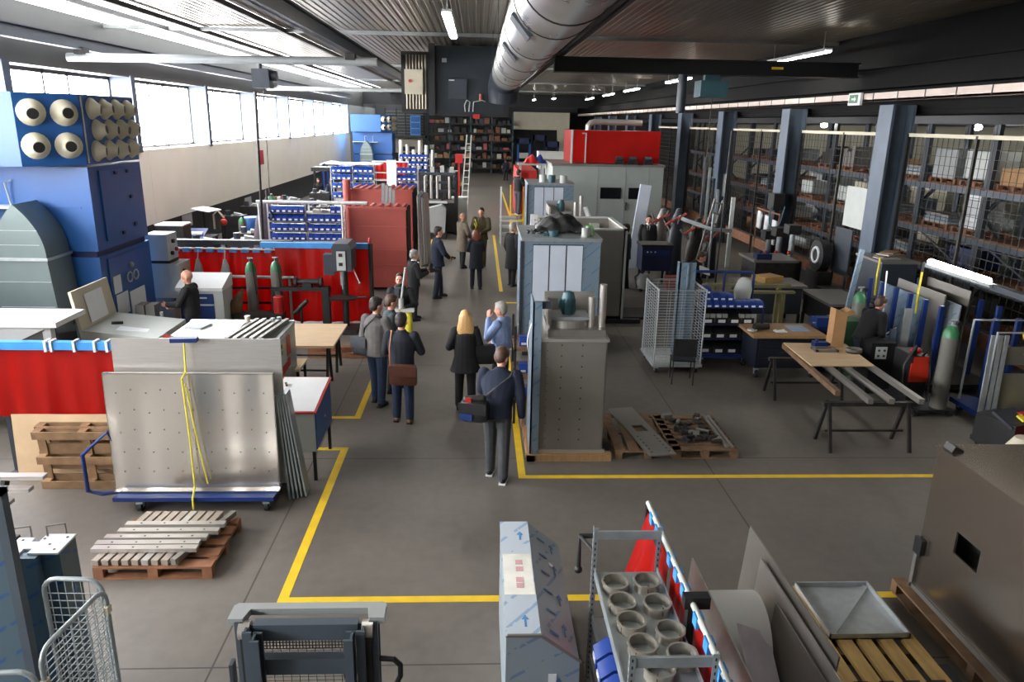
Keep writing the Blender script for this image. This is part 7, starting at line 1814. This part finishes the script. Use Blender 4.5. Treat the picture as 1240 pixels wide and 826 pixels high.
# ---------------------------------------------------------------- mesh fence of the store
posts = [(12.4, 15.1, 17.6), (18.5, 20.8, 23.6), (24.5, 27.0, 30.1), (31.0, 33.5, 36.4), (37.3, 40, 42.8)]
FX = 10.0
for k, b_ in enumerate(posts):
    t = T('mesh_fence', ['black mesh fence bay right of the nearest tall column', 'black mesh fence bay between the nearest and the second column', 'black mesh fence bay between the second and the third column', 'black mesh fence bay between the third and the fourth column', 'farthest black mesh fence bay'][k], 'fence', (FX, b_[0], 0), 0, 'mesh fence bays of the store')
    for y in b_: MB(t).b(FX - .03, y - .03, 0, FX + .03, y + .03, 4.5).o('post', M['iron'], t)
    MB(t).b(FX - .02, b_[0], 4.44, FX + .02, b_[2], 4.52).o('top_rail', M['cream'], t)
    MB(t).b(FX - .02, b_[0], .78, FX + .02, b_[2], .82).o('lower_rail', M['iron'], t)
    for a, c in ((b_[0], b_[1]), (b_[1], b_[2])):
        n = int((c - a) / .19)
        wire(MB(t), 'y', FX, a, c, .82, 4.44, n, 19, .0045 if k < 2 else .006).o('mesh_panel', M['iron'], t)
        MB(t).b(FX + .04, a + .05, .4, FX + .07, c - .05, .74).o('kick_board', M['wood_o'], t)
for (y, z, w, h, lab) in ((18.2, 2.6, 1.25, 1.05, 'large white blank board on the fence left of the nearest column'), (23.85, 2.55, .55, .6, 'white blank board on the fence left of the second column'), (29.6, 2.3, .6, .9, 'small white board on the fence left of the third column')):
    one('sign_board', MB().b(FX - .08, y + .6, z - h / 2, FX - .04, y + .6 + w, z + h / 2), M['lgrey'], lab, 'sign board')
one('sign_board', MB().b(FX - .5, 18.6, .9, FX - .46, 19.5, 2.1).b(FX - .5, 18.65, 0, FX - .46, 18.72, .9).b(FX - .5, 19.4, 0, FX - .46, 19.47, .9), M['char'], 'slate grey standing board in front of the fence', 'sign board')
t = T('exit_sign', 'small white and green exit sign hung on the pale cable tray', 'sign', (9.08, 18.6, 5.2))
MB(t).b(9.06, 18.3, 5.14, 9.12, 18.9, 5.42).o('sign_box', M['white'], t)
MB(t).b(9.055, 18.42, 5.19, 9.06, 18.84, 5.38).o('green_field', M['green'], t)
MB(t).p([(18.5, 5.28), (18.58, 5.34), (18.58, 5.3), (18.72, 5.3), (18.72, 5.26), (18.58, 5.26), (18.58, 5.22)], 'x', 9.05, 9.056).o('white_arrow', M['white'], t)
one('notice', MB().b(FX - .4, 17.75, .75, FX - .38, 18.1, 1.35).b(FX - .4, 17.9, 0, FX - .38, 17.95, .75), M['paper'], 'white printed notice below the slate grey board', 'notice')
# ---------------------------------------------------------------- pallet racking in the store
RX0, RX1 = 12.4, 13.5
ys = [9.6 + 2.8 * i for i in range(14)]
lv = [.12, 1.0, 2.0, 3.2]
for k in range(13):
    t = T('pallet_rack', 'blue grey pallet rack bay in the store, %s from the right edge of the view' % (ORD + ['eleventh', 'twelfth', 'thirteenth'])[k], 'rack', ((RX0 + RX1) / 2, ys[k] + 1.4, 0), 0, 'pallet rack bays of the store')
    for y in (ys[k], ys[k + 1] - .12):
        for x in (RX0, RX1): MB(t).b(x - .05, y, 0, x + .05, y + .1, 4.8).o('upright', M['char'], t)
        MB(t).bar((RX0, y + .05, .4), (RX1, y + .05, 1.4), .04).bar((RX1, y + .05, 1.4), (RX0, y + .05, 2.6), .04).bar((RX0, y + .05, 2.6), (RX1, y + .05, 3.8), .04).o('brace', M['char'], t)
    for z in lv[1:]:
        MB(t).b(RX0 - .06, ys[k], z - .14, RX0, ys[k + 1], z).b(RX1, ys[k], z - .14, RX1 + .06, ys[k + 1], z).o('beam', M['mast'], t)
        MB(t).b(RX0 - .08, ys[k] + .05, z, RX1 + .05, ys[k + 1] - .05, z + .03).o('shelf_board', M['wood_o'], t)
    if k < 4: MB(t).bar((RX0 - .03, ys[k] + .1, 1.1), (RX0 - .03, ys[k + 1] - .2, 1.95), .04).o('diagonal', M['char'], t)
rnd = random.Random(21)
goods = []
LV = ['floor level', 'lowest shelf', 'middle shelf', 'top shelf']
sn = 0
white_stack = None
for k in range(9):
    for li, z in enumerate(lv):
        for s in (0, 1):
            if rnd.random() < (.12 if li else .3): continue
            y = ys[k] + .72 + s * 1.36; zz = z + (.03 if li else -.12)
            where = '%s, %s store rack bay, %s half' % (LV[li], ORD[k], ('nearer', 'farther')[s])
            pallet(((RX0 + RX1) / 2 - .05, y, zz), 90, 'wood_o', 'orange brown pallet on the ' + where, 'pallets in the store racks')
            kind = rnd.random(); h = rnd.uniform(.25, .8); b = zz + .145
            xm = (RX0 + RX1) / 2 - .05
            if (k, li, s) == (1, 3, 1) or (k, li, s) == (3, 2, 0): kind = 2
            if kind > 1:
                m = MB(); n = 5
                for i in range(n):
                    for j in range(2): m.rb((xm - .15 + .3 * j, y, b + .09 + i * .18), (.28, .9 - i * .06, .16), (0, 0, rnd.uniform(-3, 3)))
                one('wrapped_load', m, M['paper'], 'white wrapped stack of sacks on the ' + where, 'wrapped load')
            elif kind < .25:
                for i in range(3): one('flat_sheet', MB().b(xm - .38, y - .55, b + i * .09, xm + .38, y + .55, b + .07 + i * .09), M[('grey', 'film', 'steel_d')[i]], '%s of three flat panels on the %s' % (('lowest', 'middle', 'topmost')[i], where), 'panel', 'panels in the store racks')
            elif kind < .5:
                one('carton', MB().b(xm - .38, y - .5, b, xm + .36, y + .5, b + h), M[rnd.choice(['lgrey', 'card', 'cream', 'grey'])], 'plain carton load on the ' + where, 'carton')
            elif kind < .7:
                m = MB(); 
                for i in range(4): m.b(xm - .36, y - .5 + i * .26, b, xm + .36, y - .28 + i * .26, b + h * rnd.uniform(.6, 1))
                one('machine_parts', m, M[rnd.choice(['iron', 'char', 'steel_d'])], 'row of dark machine parts on the ' + where, 'machine part')
            elif kind < .85:
                t = T('steel_crate', 'steel crate on the ' + where, 'crate', (xm, y, b), 0, 'crates in the store racks')
                MB(t).b(xm - .38, y - .52, b, xm + .36, y + .52, b + .05).b(xm - .38, y - .52, b, xm - .35, y + .52, b + h).b(xm + .33, y - .52, b, xm + .36, y + .52, b + h).b(xm - .38, y - .52, b, xm + .36, y - .49, b + h).b(xm - .38, y + .49, b, xm + .36, y + .52, b + h).o('crate_wall', M[rnd.choice(['char', 'dblue', 'lgrey'])], t)
                MB(t).b(xm - .34, y - .48, b + .05, xm + .32, y + .48, b + h * .7).o('contents', M['steel'], t)
# louvred dark unit, silver stack near the right edge, deeper goods
t = T('louvre_unit', 'grey louvred ventilation unit on the top shelf behind the nearest column', 'unit', (12.9, 17.6, 3.4))
MB(t).b(13.6, 17.0, 3.2, 14.4, 18.2, 4.6).b(13.7, 17.1, 0, 13.8, 17.2, 3.2).b(14.2, 17.1, 0, 14.3, 17.2, 3.2).o('unit_body', M['grey'], t)
for k in range(6): MB(t).rb((13.58, 17.4, 3.5 + k * .18), (.03, .6, .06), (0, 30, 0)).o('louvre', M['paper'], t)
for k, (y, h, w, c) in enumerate(((13, 2.3, 1.6, 'lgrey'), (16, 1.9, 2.2, 'cream'), (20, 2.6, 1.8, 'white'), (23.5, 2.0, 2.4, 'lgrey'), (27, 2.8, 2.2, 'cream'), (31, 2.2, 2.6, 'lgrey'), (36, 2.5, 2.4, 'white'))):
    t = T('stored_cabinet', 'pale stored housing standing deep in the store, %s from the right' % ORD[k], 'housing', (17, y, 0), 0, 'stored housings')
    MB(t).b(16.4, y - w / 2, .1, 17.8, y + w / 2, h).o('housing_body', M[c], t)
    MB(t).b(16.38, y - w * .3, h * .5, 16.4, y + w * .2, h * .8).o('vent_panel', M['char'], t)
    for q in (-1, 1): MB(t).b(16.45, y + q * w * .4 - .05, 0, 17.7, y + q * w * .4 + .05, .1).o('skid', M['wood'], t)
# ---------------------------------------------------------------- camera, light, view
cam = bpy.data.cameras.new('camera'); co = bpy.data.objects.new('camera', cam); COL.objects.link(co)
cam.sensor_width = 36; cam.lens = 36 * 904 / 1240; cam.clip_end = 300
rx, up, fw = Vector((0.99893133, -0.04241011, 0.01837324)), Vector((-0.00567235, 0.28202726, 0.95938962)), Vector((0.04586958, 0.95846857, -0.2814853))
mw = Matrix((rx, up, -fw)).transposed().to_4x4(); mw.translation = (0, 0, 4.6)
co.matrix_world = mw
scene.camera = co
w = bpy.data.worlds.new('world'); scene.world = w; w.use_nodes = True
bg = w.node_tree.nodes['Background']; bg.inputs[0].default_value = (0.95, 0.97, 1, 1); bg.inputs[1].default_value = 0.5
vs = scene.view_settings
scene.display_settings.display_device = 'sRGB'
vs.view_transform = 'Standard'; vs.look = 'None'; vs.gamma = 1; vs.use_curve_mapping = False; vs.exposure = 0.65
cy = scene.cycles
cy.max_bounces = 7; cy.diffuse_bounces = 4; cy.glossy_bounces = 3; cy.transmission_bounces = 4
cy.use_denoising = True
cy.sample_clamp_indirect = 6
cy.caustics_reflective = False; cy.caustics_refractive = False
